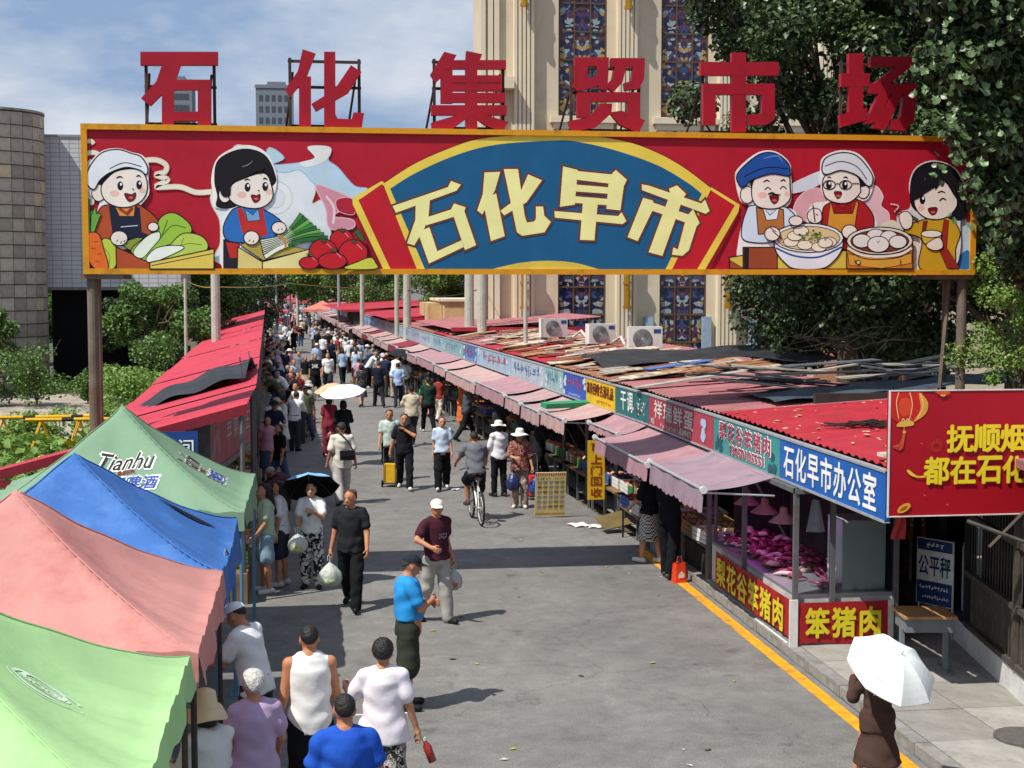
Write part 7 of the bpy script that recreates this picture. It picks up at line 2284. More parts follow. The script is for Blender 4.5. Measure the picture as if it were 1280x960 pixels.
# man black tee with hand on face and trolley
r_, p, wd = person('man in a black tee with a hand on his face pulling a yellow trolley', 2.0, 31.8, 176, 1.74, Pose(WALK_A, ((58, 10, 128, 50), (-6, 16, 10, 0)), girth=1.04), ('tee', '#1d1e22'), ('trousers', '#1a1b1f', dict(wide=.01)), ('short', '#1d1a19'), None, '#cfcfcb', '#b97f5c', curl=(.3, .9), face=True)
def trolley(label, x, y, rz, col, fold=False):
 t = thing('shopping_trolley', label, 'trolley', (x, y, 0), rz)
 b = MB(); b.grid(lambda u, v: ((.145 + .025 * math.sin(v * 3)) * math.copysign(min(1, abs(1.3 * math.cos(2 * math.pi * u))), math.cos(2 * math.pi * u)), .13 * math.copysign(min(1, abs(1.3 * math.sin(2 * math.pi * u))), math.sin(2 * math.pi * u)), .1 + .4 * v), 24, 6)
 b.box(-.14, -.12, .48, .14, .12, .51); b.box(-.12, -.15, .2, .12, -.128, .36)
 link('fabric_bag', b.mesh(mat('trolley_' + col[1:], col, .6, .12, 6, .3, 9)), t)
 b = MB(); b.tube([(-.13, .15, .06), (-.13, .16, .85), (-.1, .16, .95), (.1, .16, .95), (.13, .16, .85), (.13, .15, .06)], .011, 6); b.box(-.14, -.1, .06, .14, .15, .08); link('frame', b.mesh(steel), t)
 for sx in (-1, 1):
  b = MB(); b.lathe([(.02, -.015), (.075, -.013), (.08, 0), (.075, .013), (.02, .015)], 16); o = link('wheel', b.mesh(mat('tyre_rubber', '#1d1d1d', .8)), t, (sx * .17, .14, .08)); o.rotation_euler = (0, math.pi / 2, 0)
 return t
trolley('yellow two wheeled shopping trolley pulled by the man in a black tee', 1.72, 32.3, 2.9, '#d9a81e')
trolley('red two wheeled shopping trolley standing by the stall post', 4.62, 29.9, .2, '#c9352c')
# more middle distance people
person('woman in a pale blue tee and black trousers walking towards the gate', 2.82, 31.6, 178, 1.66, Pose(WALK_B, ARMS_D, female=True, girth=1.08), ('tee', '#b9c9dc', dict(hem=-.02)), ('trousers', '#17181b', dict(wide=.02)), ('bun', '#1d1a19'), None, '#cfcfcb', '#c08c6c', face=True)
person('man in a pale green tee with a dark shoulder sling behind the black tee', 1.75, 33.3, 172, 1.7, Pose(WALK_A, ARMS_E), ('tee', '#b5c4bb'), ('shorts', '#23252b', dict(len=.5, wide=.03)), ('short', '#1d1a19'), None, '#2a2a2c', '#b97f5c', face=True)
# cyclist
r_, p, wd = person('cyclist in a grey tee and black shorts riding away', 3.08, 27.3, 4, 1.72, Pose(((62, 72, 0), (28, 40, 0)), ((42, 18, 16, 10), (42, 18, 16, 10)), lean=16, root=.93, girth=1.06), ('tee', '#6a6d74', dict(g=.02)), ('shorts', '#1b1c1f', dict(len=.46, wide=.02)), ('crop', '#1d1a19'), None, '#4a3a30', '#a87050', curl=(.9, .9))
bk = thing('bicycle', 'white framed bicycle under the cyclist in grey', 'bicycle', (3.08, 27.2, 0), R(4))
def wheel(y):
 b = MB(); n = 28
 b.tube([(0, .31 * math.cos(q), .31 * math.sin(q)) for q in (j * 2 * math.pi / n for j in range(n + 1))], .021, 7, cap=False)
 w = link('wheel', b.mesh(mat('tyre_rubber', '#1d1d1d'), smooth=True), bk, (0, y, .335))
 b = MB(); b.tube([(0, .283 * math.cos(q), .283 * math.sin(q)) for q in (j * 2 * math.pi / n for j in range(n + 1))], .01, 6, cap=False); link('rim', b.mesh(alu), w)
 b = MB()
 for q in range(14): b.tube([(.02 * (-1) ** q, 0, 0), (0, .28 * math.cos(q * .449), .28 * math.sin(q * .449))], .0022, 4)
 b.tube([(-.05, 0, 0), (.05, 0, 0)], .018, 8); link('spokes', b.mesh(alu), w)
wheel(-.5); wheel(.52)
b = MB(); wp = mat('bike_white', '#d5d5d3', .35, .05)
for a_, e_ in (((0, -.08, .3), (0, -.2, .82)), ((0, -.08, .3), (0, .36, .8)), ((0, -.19, .78), (0, .34, .86)), ((0, .34, .9), (0, .42, .6))): b.tube([a_, e_], .018, 8)
for sx in (-.05, .05): b.tube([(sx, -.5, .335), (0, -.1, .3)], .01, 6); b.tube([(sx, -.5, .335), (0, -.19, .74)], .01, 6); b.tube([(0, .42, .62), (sx, .52, .335)], .012, 6)
link('frame', b.mesh(wp), bk)
b = MB(); b.tube([(0, .33, .88), (0, .36, .98), (-.15, .34, 1.0), (-.29, .24, .98)], .012, 6); b.tube([(0, .36, .98), (.15, .34, 1.0), (.29, .24, .98)], .012, 6); link('handlebar', b.mesh(steel), bk)
b = MB(); b.lathe([(.02, -.02), (.1, 0), (.09, .03), (.02, .045)], 12); o = link('saddle', b.mesh(mat('bag_black', '#1c1b1e')), bk, (0, -.24, .84)); o.scale = (.8, 1.3, 1)
b = MB(); b.tube([(-.09, 0, 0), (.09, 0, 0)], .014, 6); b.tube([(-.09, 0, 0), (-.1, .12, .12)], .01, 6); b.tube([(.09, 0, 0), (.1, -.12, -.12)], .01, 6); b.box(-.2, .07, .1, -.1, .17, .125); b.box(.1, -.17, -.13, .2, -.07, -.105); link('crank', b.mesh(steel), bk, (0, -.08, .3))
# lady in wide white hat with blue bags
r_, p, wd = person('woman in a wide white hat and red patterned top carrying two blue bags', 4.15, 28.8, 170, 1.6, Pose(STAND, ((0, 14, 14, 0), (25, 14, 75, 40)), female=True, girth=1.08), ('tee', redpat, dict(sleeve=.9, g=.022, hem=-.1)), ('trousers', pattern('pale_red_print', ('#8d7a70', '#c9b3a2', '#6d4a44'), 12), dict(wide=.02)), ('short', '#1d1a19'), ('sun', '#dcdad2', .2, .02, .1), '#d5cfc5', '#c08c6c', curl=(.9, .8), face=True)
h2 = wd(p.hand(1)); bag('blue cloth bag in front of the red patterned top', (4.0, 28.68, .82), '#24315f', .14, .46, trans=0)
h2 = wd(p.hand(0)); bag('blue cloth bag nearer the stalls, held by the wide white hat', (h2.x + .05, h2.y, h2.z), '#28489a', .13, .5, trans=0)
person('woman in a white shirt and white hat standing behind the wide hat', 3.93, 30.4, 20, 1.62, Pose(STAND, ((12, 10, 30, 10), (20, 10, 60, 20)), female=True), ('tee', '#dcdde0', dict(sleeve=.9, g=.02)), ('trousers', '#17181b'), ('bob', '#1d1a19'), ('sun', '#dad7cf', .17, .0, .09), '#2a2a2c', '#bd8866')
# umbrella people
r_, p, wd = person('person in a black top under a white umbrella with a red bag at the side', .75, 36.2, 4, 1.64, Pose(STAND, ((10, 12, 100, 20), (30, 12, 100, 0)), female=True), ('tee', '#222226', dict(g=.02, sleeve=.9)), ('trousers', '#2c2d33', dict(wide=.03)), ('bob', '#1d1a19'), None, '#2a2a2c', '#bd8866')
umbrella('white sun umbrella over the black top in the middle of the street', (.72, 36.1, 2.02), (-.12, -.2, 1), .58, '#e6e2df', '#3a3a40', depth=.15)
person('shopper mostly hidden under the orange patterned umbrella', .42, 38.2, 6, 1.6, Pose(STAND, female=True), ('tee', '#8a2f3f'), ('trousers', '#7d2f40', dict(wide=.02)), ('bob', '#1d1a19'), None, '#c9c5be', '#bd8866')
umbrella('orange patterned umbrella behind the white one', (.48, 38.1, 1.94), (-.1, -.1, 1), .48, '#dba06a', '#9a6a4a', depth=.2, pat=pattern('orange_print', ('#e0b088', '#cf8f55', '#e6c9a5'), 9))
bag('red handbag at the side of the white umbrella', (.42, 36.0, .95), '#8a3a38', .1, .3, trans=0)
# dark green tee, cream, navy, etc.
person('man in a bottle green tee and black trousers facing away', 3.5, 44.0, 6, 1.76, Pose(WALK_A, ARMS_E, girth=1.1), ('tee', '#20382f', dict(g=.02)), ('trousers', '#15161a'), ('short', '#1d1a19'), None, '#d5d5d2', '#b97f5c')
b = MB()
person('man in a beige shirt walking behind the pale green tee', 2.75, 40.4, 12, 1.72, Pose(WALK_B, ((30, 12, 70, 20), (30, 12, 70, 20)), girth=1.1, lean=6), ('tee', '#c2b69d', dict(g=.024, sleeve=.8)), ('trousers', '#34363c'), ('short', '#1d1a19'), ('cap', '#2a2a2e'), '#2a2a2c', '#b97f5c')
person('man with cropped hair in a navy tee and dark trousers walking away', 2.42, 53.4, 6, 1.78, Pose(WALK_A, ARMS_D, girth=1.08), ('tee', '#1f2333'), ('trousers', '#26272b'), ('crop', '#4a3a32'), None, '#1c1c1e', '#b97f5c')
person('woman in a dark flowered dress beside the navy tee', 1.78, 53.6, 14, 1.62, Pose(WALK_B, ARMS_E, female=True, girth=1.1), ('dress', darkflor, dict(len=.5, sk=.2)), None, ('bob', '#1d1a19'), None, '#2a2a2c', '#bd8866')
person('person in a light blue shirt ahead of the beige shirt', 3.12, 53.2, 0, 1.68, Pose(WALK_B, ARMS_D), ('tee', '#9fb9dc', dict(g=.02)), ('trousers', '#2a2c33'), ('short', '#1d1a19'), None, '#1c1c1e', '#bd8866')
r_, p, wd = person('young man in a black tee with white numbers and black shorts', .10, 58.5, 178, 1.8, Pose(WALK_B, ARMS_D, girth=1.06), ('tee', '#1a1b20', dict(g=.022)), ('shorts', '#15161a', dict(wide=.04)), ('short', '#1d1a19'), None, '#3a3430', '#c08c6c', face=True)
b = MB(); letters(b, '24K', frame(p.T(0, .162, .31), (-1, 0, 0), (0, 0, 1)), .24, .14, .002, bold=.03); link('printed_lettering', b.mesh(txt_m('white', '#eeece4')), r_)
person('man in a white tee just behind the black tee with numbers', .62, 60.5, 180, 1.74, Pose(WALK_A, ARMS_E), ('tee', '#e0e0de'), ('shorts', '#2c2d33', dict(wide=.03)), ('short', '#1d1a19'), None, '#2a2a2c', '#c08c6c')
person('woman in a grey white tee, maroon trousers and sun hat with a cart', -.12, 43.6, 10, 1.62, Pose(STAND, ((20, 10, 60, 10), (20, 10, 60, 10)), female=True), ('tee', '#b9bfb8', dict(g=.02)), ('trousers', '#7a2f3c', dict(wide=.02)), ('bob', '#1d1a19'), ('sun', '#bdbdb5', .15, .05, .1), '#d5d5d2', '#bd8866')
# pair under the nearest awning
r_, p, wd = person('woman in a black top and black white checked skirt at the fruit stand', 5.42, 22.75, 35, 1.62, Pose(((8, 4), (-6, 8)), ((14, 10, 40, 10), (20, 12, 60, 20)), female=True), ('tee', '#1c1c20', dict(g=.018, sleeve=.8)), ('skirt', check, dict(len=.52, flare=.12)), ('bob', '#1d1a19'), None, '#d9d7d0', '#c08c6c')
person('man all in black standing at the egg counter', 5.45, 21.55, -50, 1.74, Pose(((6, 3), (-6, 6)), ((20, 12, 50, 10), (20, 12, 50, 10))), ('tee', '#17181d', dict(sleeve=.8)), ('trousers', '#15161b', dict(wide=.014)), ('short', '#1d1a19'), None, '#3a3a3c', '#b07a5a')
t = thing('carrier_bag', 'orange red carrier bag with a white mark on the road beside the man in black', 'bag', (5.52, 21.2, 0), .2)
b = MB(); b.grid(lambda u, v: ((.11 - .02 * v) * math.copysign(min(1, abs(1.4 * math.cos(2 * math.pi * u))), math.cos(2 * math.pi * u)) , .07 * math.copysign(min(1, abs(1.4 * math.sin(2 * math.pi * u))), math.sin(2 * math.pi * u)) * (1 - .3 * v), .3 * v + .01 * math.sin(u * 25) * v), 28, 6)
link('bag_skin', b.mesh(mat('bag_orange', '#d8431f', .5, .08, 6, .3, 12), smooth=True), t)
b = MB(); b.flat([(-.05, -.06), (.05, -.06), (.05, .0), (.0, .05), (-.05, .0)], frame((0, -.078, .14), (1, 0, 0), (0, -.08, 1)), .0); link('printed_mark', b.mesh(txt_m('white', '#eeece4')), t)
b = MB(); b.tube([(-.05, 0, .29), (-.03, 0, .4), (.03, 0, .4), (.05, 0, .29)], .006, 5); link('handle', b.mesh(mat('bag_orange', '#d8431f')), t)
# stall keepers and shoppers in the right hand shade
for (x, y, hd_, tp, tc, bt, bc, hr, ht, lab, fem) in (
 (4.85, 33.2, 60, 'tee', '#2a2b30', 'trousers', '#1d1d22', 'short', None, 'shopper in charcoal at the stall with the red trolley', 0),
 (4.62, 44.6, 50, 'dress', '#c9683c', None, None, 'bob', ('sun', '#d9d0bd', .13, .06, .1), 'woman in a rust orange dress with a pale head covering at the stalls', 1),
 (4.1, 47.2, 30, 'tee', '#8a3530', 'trousers', '#d2c7b5', 'bob', None, 'woman in a brick red top and cream trousers at the stalls', 1),
 (4.3, 50.0, 70, 'tee', '#2c3038', 'trousers', '#1d1d22', 'short', None, 'man in slate grey leaning to a stall beyond the brick red top', 0),
 (3.9, 49.0, 20, 'tee', '#34403c', 'skirt', '#22262a', 'bob', None, 'woman with a bright green bag in dark clothes', 1),
 (4.95, 31.4, 80, 'tee', '#1d2026', 'trousers', '#17181b', 'short', None, 'man in black leaning in to the stall beside the price board', 0),
 (5.0, 38.2, 70, 'tee', '#3a3236', 'trousers', '#222226', 'bob', None, 'shopper in dark plum at the stall under the bright blue sign', 1),
 (4.7, 36.4, 60, 'tee', '#23262c', 'trousers', '#2a2a30', 'short', ('cap', '#c9c7c0'), 'shopper in a pale cap and dark tee at the stalls', 0),
 (4.4, 41.4, 80, 'tee', '#4a5058', 'trousers', '#1d1d22', 'short', None, 'man in a steel grey tee turned to the stalls', 0),
 (3.6, 56.5, 10, 'tee', '#dcdcda', 'trousers', '#3a3c44', 'bob', None, 'woman in a white tee under the black umbrella', 1),
):
 o = {}
 person(lab, x, y, -hd_, 1.6 + .12 * (1 - fem), Pose(STAND if y % 2 < 1 else WALK_A, ((25, 10, 50, 15), (25, 10, 50, 15)), female=bool(fem), lean=6), (tp, tc, dict(len=.62, sk=.14) if tp == 'dress' else {}), (bt, bc) if bt else None, (hr, '#1d1a19'), ht, '#2a2a2c', '#b07a5a', group='shoppers at the stall fronts')
umbrella('black umbrella held in the crowd near the awnings', (3.5, 56.4, 2.0), (.1, -.15, 1), .6, '#26282e', '#141418', depth=.16)
bag('bright green bag hanging beside the dark clothed woman at the stalls', (3.72, 48.7, 1.2), '#2fae5a', .16, .5, trans=0)
# folding carts
def cart(label, x, y, rz):
 t = thing('folding_cart', label, 'cart', (x, y, 0), rz)
 b = MB()
 for z in (.12, .32, .52): b.tube([(-.2, -.18, z), (.2, -.18, z), (.2, .18, z), (-.2, .18, z), (-.2, -.18, z)], .008, 5)
 for q in range(5):
  xx = -.2 + q * .1
  for yy_ in (-.18, .18): b.tube([(xx, yy_, .12), (xx, yy_, .52)], .005, 4)
 b.tube([(-.2, .18, .1), (-.2, .26, .95), (.2, .26, .95), (.2, .18, .1)], .012, 6)
 link('frame', b.mesh(alu), t)
 for sx in (-1, 1):
  b = MB(); b.lathe([(.02, -.012), (.06, -.01), (.065, 0), (.06, .01), (.02, .012)], 14); o = link('wheel', b.mesh(mat('tyre_rubber', '#1d1d1d')), t, (sx * .2, .14, .065)); o.rotation_euler = (0, math.pi / 2, 0)
cart('wire folding cart beside the rust orange dress', 4.05, 43.4, .3)
cart('wire folding cart pushed by the woman in maroon trousers', -.3, 42.7, .1)

# ------------------------------------------------------------------ the crowd: a few bodies, many outfits
GR = ('skin', 'hair', 'top', 'bottom', 'shoe')
def crowd_mesh(pose, sleeve, bt, hair, hat, h=.025):
 p = pose; lo, hi = p.box(.2)
 F = Field(lo, hi, h)
 torso(F, p, -.01, 0); limbs(F, p, 0); head(F, p, 0)
 for i in (0, 1): F.cone(p.wr[i], p.hand(i) + p.fd[i] * .05, .032, .024, .02, 0)
 tee(F, p, sleeve, .014, -.06, 2)
 if bt == 'skirt': skirt(F, p, .5, 3, .14)
 elif bt == 'dress': skirt(F, p, .5, 2, .18)
 else: pants(F, p, .98 if bt == 'trousers' else .46, .012, 3, .012)
 for i in (0, 1): F.cone(p.heel[i], p.toe[i], .046, .04, .02, 4)
 if hat == 'sun':
  F.ell(p.H(0, -.005, .055), (.165, .175, .022), p.HA, .01, 1); F.ell(p.H(0, -.01, .085), (.095, .108, .075), p.HA, .01, 1)
 elif hat == 'cap':
  F.ell(p.H(0, -.008, .06), (.088, .11, .08), p.HA, .01, 1); F.ell(p.H(0, .1, .05), (.07, .085, .014), p.HA, .01, 1)
 else: hair_f(F, p, hair, 1)
 V, Q, L = F.mesh()
 return np_mesh(V, Q, [skinm('#b98262'), hairm(), clothm('#888888'), clothm('#222222'), mat('shoe_1c1c1e', '#1c1c1e', .5)], L[Q[:, 0]])
CV = []
for pose, sl_, bt, hr, ht, fem in (
 (Pose(WALK_A, ARMS_D), .62, 'trousers', 'short', None, 0), (Pose(WALK_B, ARMS_E, girth=1.1), .7, 'trousers', 'short', 'cap', 0),
 (Pose(WALK_B, ARMS_D, female=True), .6, 'trousers', 'bob', None, 1), (Pose(STAND, ((25, 10, 60, 10), (8, 10, 20, 0)), female=True), .7, 'dress', 'bob', 'sun', 1),
 (Pose(WALK_A, ARMS_E), .62, 'shorts', 'crop', None, 0), (Pose(STAND, ((30, 10, 60, 15), (30, 10, 50, 15)), lean=12), .8, 'trousers', 'short', None, 0),
 (Pose(((12, 10), (-4, 4)), ((55, 8, 20, 10), (65, 8, 20, 10)), lean=34, tilt=10), .7, 'trousers', 'short', None, 0),
 (Pose(WALK_A, ARMS_D, female=True), .6, 'skirt', 'bun', None, 1), (Pose(STAND, ((30, 12, 70, 15), (10, 12, 40, 15)), lean=8, female=True), .9, 'trousers', 'bob', 'sun', 1)):
 CV.append((crowd_mesh(pose, sl_, bt, hr, ht), bt, hr, ht, fem))
TOPS = [('white', '#dededc', 10), ('black', '#1c1d21', 7), ('grey', '#7d8086', 3), ('pale blue', '#9db4d0', 3), ('navy', '#232a42', 3), ('pink', '#c9929c', 2), ('beige', '#c0b298', 3), ('red', '#9c2f34', 1.5), ('teal', '#3f7a7c', 1), ('olive', '#54583f', 1), ('lilac', '#a592b5', 1)]
BOTS = [('black', '#1a1b1f', 6), ('dark grey', '#3a3c42', 3), ('blue denim', '#42587a', 3), ('beige', '#b5a88f', 2), ('white', '#d0cfcb', 1)]
def pick(L):
 t = rnd.random() * sum(x[2] for x in L)
 for x in L:
  t -= x[2]
  if t <= 0: return x
 return L[-1]
HATC = [('white', '#cfcdc8', 1.6), ('beige', '#b8a684', 2), ('dark', '#26282f', 3), ('pink', '#c99aa2', 1), ('pale blue', '#a9bfd6', 1)]
placed = [(-.1, 58.5), (.62, 60.5), (2.4, 53.5), (1.8, 53.6), (3.1, 53.2), (3.5, 44), (2.75, 40.4), (-.12, 43.6), (.75, 36.2), (.42, 38.2), (.58, 29.8)]
used_lab = set()
def crowd(x, y, hd_, zone, extra=0):
 for _ in range(40):
  v = CV[rnd.choice((0, 0, 1, 2, 2, 3, 4, 5, 5, 7, 8))] if abs(hd_ % 180 - 90) > 30 else CV[rnd.choice((0, 2, 3, 5, 5, 6, 6, 8))]; tp, bt = pick(TOPS), pick(BOTS); hc = pick(HATC) if v[3] else None
  bw = {'trousers': ' and %s trousers' % bt[0], 'shorts': ' and %s shorts' % bt[0], 'skirt': ' and %s skirt' % bt[0], 'dress': ' dress'}[v[1]]
  lab = 'shopper in %s%s%s%s%s' % (tp[0], ' top' if v[1] != 'dress' else '', bw, (', %s %s' % (hc[0], 'sun hat' if v[3] == 'sun' else 'cap')) if hc else '', ' ' + zone)
  if lab not in used_lab and len(lab.split()) < 17: break
 used_lab.add(lab)
 o = link('person', v[0], None, (x, y, 0)); o.rotation_euler = (0, 0, R(hd_)); s = rnd.uniform(.92, 1.04) * (.96 if v[4] else 1.02); o.scale = (s * rnd.uniform(.96, 1.08), s * rnd.uniform(.96, 1.08), s)
 def setm(i, m):
  o.material_slots[i].link = 'OBJECT'; o.material_slots[i].material = m
 setm(0, skinm(rnd.choice(('#b98262', '#c08c6c', '#a87456')))); setm(2, clothm(tp[1])); setm(3, clothm(bt[1]))
 if v[3]: setm(1, clothm(hc[1]))
 else: setm(1, hairm(rnd.choice(('#1d1a19', '#1d1a19', '#17130f', '#2f2723', '#8a8782'))))
 setm(4, mat('shoe_' + rnd.choice(('1c1c1e', 'd5d5d2', '3a3430')), '#1c1c1e', .5))
 tag(o, lab, 'person', 'shoppers in the crowd')
 placed.append((x, y))
 return o
def free(x, y, d):
 return all((x - a) ** 2 + ((y - b_) * .8) ** 2 > d * d for a, b_ in placed)
def fill(n, fx, y0, y1, hds, zone, pw=1., d=.48):
 k = tr_ = 0
 while k < n and tr_ < n * 30:
  tr_ += 1
  y = y0 + (y1 - y0) * rnd.random() ** pw
  x = fx(y)
  if not free(x, y, d): continue
  crowd(x, y, rnd.choice(hds) + rnd.uniform(-25, 25), zone if isinstance(zone, str) else zone(y)); k += 1
band = lambda pre: (lambda y: pre + (', nearest' if y < 40 else ', nearer' if y < 60 else ', farther' if y < 90 else ', farthest'))
# left edge, shoppers bending to the goods under the red roof
fill(46, lambda y: -.55 + bL(y) + rnd.uniform(-.25, .9 if y > 38 else .35), 31, 92, (70, 90, 110, 0, 180), band('by the red roof'), 1.0, .42)
# right edge in front of the awnings
fill(34, lambda y: 4.1 + bR(y) + rnd.uniform(-.5, .7), 57, 100, (-70, -90, -30, 0, 180), band('by the awnings'), 1., .42)
# walking in the middle
for x, y, hd_ in ((1.35, 66, 5), (2.05, 67.5, 8), (2.4, 63, 0), (1.9, 60.2, 4), (2.7, 60, -10), (1.0, 74, 180), (.2, 70, 180), (-.6, 64.5, 175), (-.75, 52, 178), (-.5, 48.5, 182), (-.3, 61.5, 178), (2.9, 70, 0), (1.6, 80, 180), (.6, 84, 0), (.95, 87, 5), (1.55, 87.5, 176), (1.9, 86, 0), (.3, 90, 180)):
 if free(x, y, .35): crowd(x, y, hd_ + rnd.uniform(-8, 8), band('in mid street')(y))
fill(56, lambda y: (bL(y) + bR(y)) / 2 + rnd.uniform(-1.4, 3.9), 96, 172, (0, 0, 180, 180, 90, -90), band('in dense crowd'), 1.1, .5)
fill(62, lambda y: (bL(y) + bR(y)) / 2 + rnd.uniform(-1.8, 4.2), 165, 330, (0, 180), band('at far end'), 1.3, .55)
# ------------------------------------------------------------------ trees, shrubs, poles and the rest
def leaf_mat(key, cols, rough=.45, tr=.22, spec=.4):
 if key in _M: return _M[key]
 m = bpy.data.materials.new(key); m.use_nodes = True
 t = m.node_tree; b = t.nodes['Principled BSDF']
 b.inputs['Roughness'].default_value = rough; b.inputs['Specular IOR Level'].default_value = spec
 g = t.nodes.new('ShaderNodeNewGeometry'); rp = t.nodes.new('ShaderNodeValToRGB')
 e = rp.color_ramp.elements
 e[0].color = C(cols[0]); e[1].color = C(cols[-1])
 for i, c in enumerate(cols[1:-1]):
  x = e.new((i + 1) / (len(cols) - 1)); x.color = C(c)
 t.links.new(g.outputs['Random Per Island'], rp.inputs[0]); t.links.new(rp.outputs[0], b.inputs['Base Color'])
 tl = t.nodes.new('ShaderNodeBsdfTranslucent'); t.links.new(rp.outputs[0], tl.inputs['Color'])
 ms = t.nodes.new('ShaderNodeMixShader'); ms.inputs[0].default_value = tr
 t.links.new(b.outputs[0], ms.inputs[1]); t.links.new(tl.outputs[0], ms.inputs[2]); t.links.new(ms.outputs[0], t.nodes['Material Output'].inputs['Surface'])
 _M[key] = m
 return m
G_DARK = ('#24301a', '#334325', '#455932', '#607548', '#2b3a1f', '#50663a')
G_MID = ('#3f5a24', '#4f6d2e', '#5d7d38', '#6a8a42', '#47632a')
G_LIGHT = ('#5d7d30', '#7a9a44', '#8aa852', '#6f8f3c')
bark = mat('bark', '#5a4a3c', .95, .3, 6, .5, 14)
NR = np.random.default_rng(5)
def leaf_cloud(centres, radii, n, size, droop=.0, shape='oval', flat=.0):
 """n small folded leaves scattered through clumps; returns verts and faces"""
 centres, radii = np.array(centres), np.array(radii)
 w = radii ** 2; k = NR.choice(len(centres), n, p=w / w.sum())
 d = NR.normal(size=(n, 3)); d /= np.linalg.norm(d, axis=1)[:, None]
 r = radii[k] * NR.uniform(.25, 1.05, n) ** .6
 c = centres[k] + d * r[:, None] * np.array((1, 1, .8))
 # leaf axes: normal leans outwards and up, stalk direction hangs
 nn = d * .6 + NR.normal(size=(n, 3)) * .55 + np.array((0, 0, .55)); nn /= np.linalg.norm(nn, axis=1)[:, None]
 a = NR.normal(size=(n, 3)) + np.array((0, 0, -droop)); a -= nn * (a * nn).sum(1)[:, None]; a /= np.linalg.norm(a, axis=1)[:, None]
 b = np.cross(nn, a)
 s = size * NR.uniform(.6, 1.25, n)[:, None]
 base, tip = c - a * s * .5, c + a * s * .6
 l, rr = c - b * s * .42 + nn * s * .1 - a * s * .08, c + b * s * .42 + nn * s * .1 - a * s * .08
 V = np.stack([base, l, tip, rr], 1).reshape(-1, 3)
 i = np.arange(n)[:, None] * 4
 Fc = np.concatenate([i + np.array((0, 2, 1)), i + np.array((0, 3, 2))], 0)
 return V, Fc
def raw_mesh(V, F, m):
 me = bpy.data.meshes.new('leaves')
 me.vertices.add(len(V)); me.vertices.foreach_set('co', np.asarray(V, np.float32).ravel())
 me.loops.add(F.size); me.loops.foreach_set('vertex_index', F.ravel().astype(np.int32))
 me.polygons.add(len(F)); me.polygons.foreach_set('loop_start', np.arange(len(F), dtype=np.int32) * F.shape[1])
 try: me.polygons.foreach_set('loop_total', np.full(len(F), F.shape[1], np.int32))
 except Exception: pass
 me.materials.append(m); me.update(); me.validate()
 return me
def tree(label, x, y, h, cr, cz, n, size, m, name='tree', clumps=26, trunk=.16, lean=0, group=None, rz=.8, seed=0, fat=.34, limbs_=9):
 rn = random.Random(seed + int(x * 10))
 t = thing(name, label, 'tree', (x, y, 0), 0, group)
 b = MB()
 tp = Vector((lean, 0, cz * .95))
 b.tube([(0, 0, -.1), (lean * .2, 0, h * .18), (lean * .6, .1, h * .4), tp], [trunk, trunk * .8, trunk * .6, trunk * .3], 9)
 cs, rs = [], []
 for k in range(clumps):
  a, e = rn.uniform(0, 6.283), rn.uniform(-.9, 1.25)
  q = rn.uniform(.35, 1.) ** .7
  c = Vector((lean * .6 + cr * q * math.cos(a) * math.cos(e), cr * q * math.sin(a) * math.cos(e), cz + cr * rz * q * math.sin(e)))
  cs.append(tuple(c)); rs.append(cr * fat * rn.uniform(.65, 1.25))
  if k < limbs_:
   st = Vector((lean * .4, 0, h * rn.uniform(.2, .55)))
   b.tube([st, st.lerp(c, .5) + Vector((0, 0, .2)), c], [trunk * .42, trunk * .22, trunk * .06], 6)
 link('trunk', b.mesh(bark), t)
 V, F = leaf_cloud(cs, rs, n, size, .8)
 o = link('crown', raw_mesh(V, F, m), t); o['kind'] = 'stuff'
 return t, cs
dark = leaf_mat('leaves_dark', G_DARK, .38, .16)
mid = leaf_mat('leaves_mid', G_MID)
light = leaf_mat('leaves_light', G_LIGHT, .5, .3)
# large poplar behind the banner and the one whose boughs hang in front of it
tree('large dark poplar behind the right half of the banner', 11.9, 31, 14, 4.0, 8.4, 62000, .125, dark, 'poplar_tree', 100, .28, seed=3, rz=1.3, fat=.165, limbs_=40)
tree('dark poplar further right behind the banner posts', 14.9, 29, 15, 4.2, 8.0, 65000, .13, dark, 'poplar_tree', 90, .28, seed=11, rz=1.35, fat=.19, limbs_=30)
tree('low dark tree behind the scrap covered roofs', 13.4, 33, 6, 3.3, 4.2, 50000, .125, dark, 'poplar_tree', 60, .16, seed=21, rz=.62, fat=.26, limbs_=24)
t, cs = tree('tall poplar at the right edge with boughs hanging in front of the banner', 12.3, 19.4, 13, 3.0, 7.4, 60000, .11, dark, 'poplar_tree', 70, .3, seed=31, rz=1.2, fat=.2, limbs_=30)
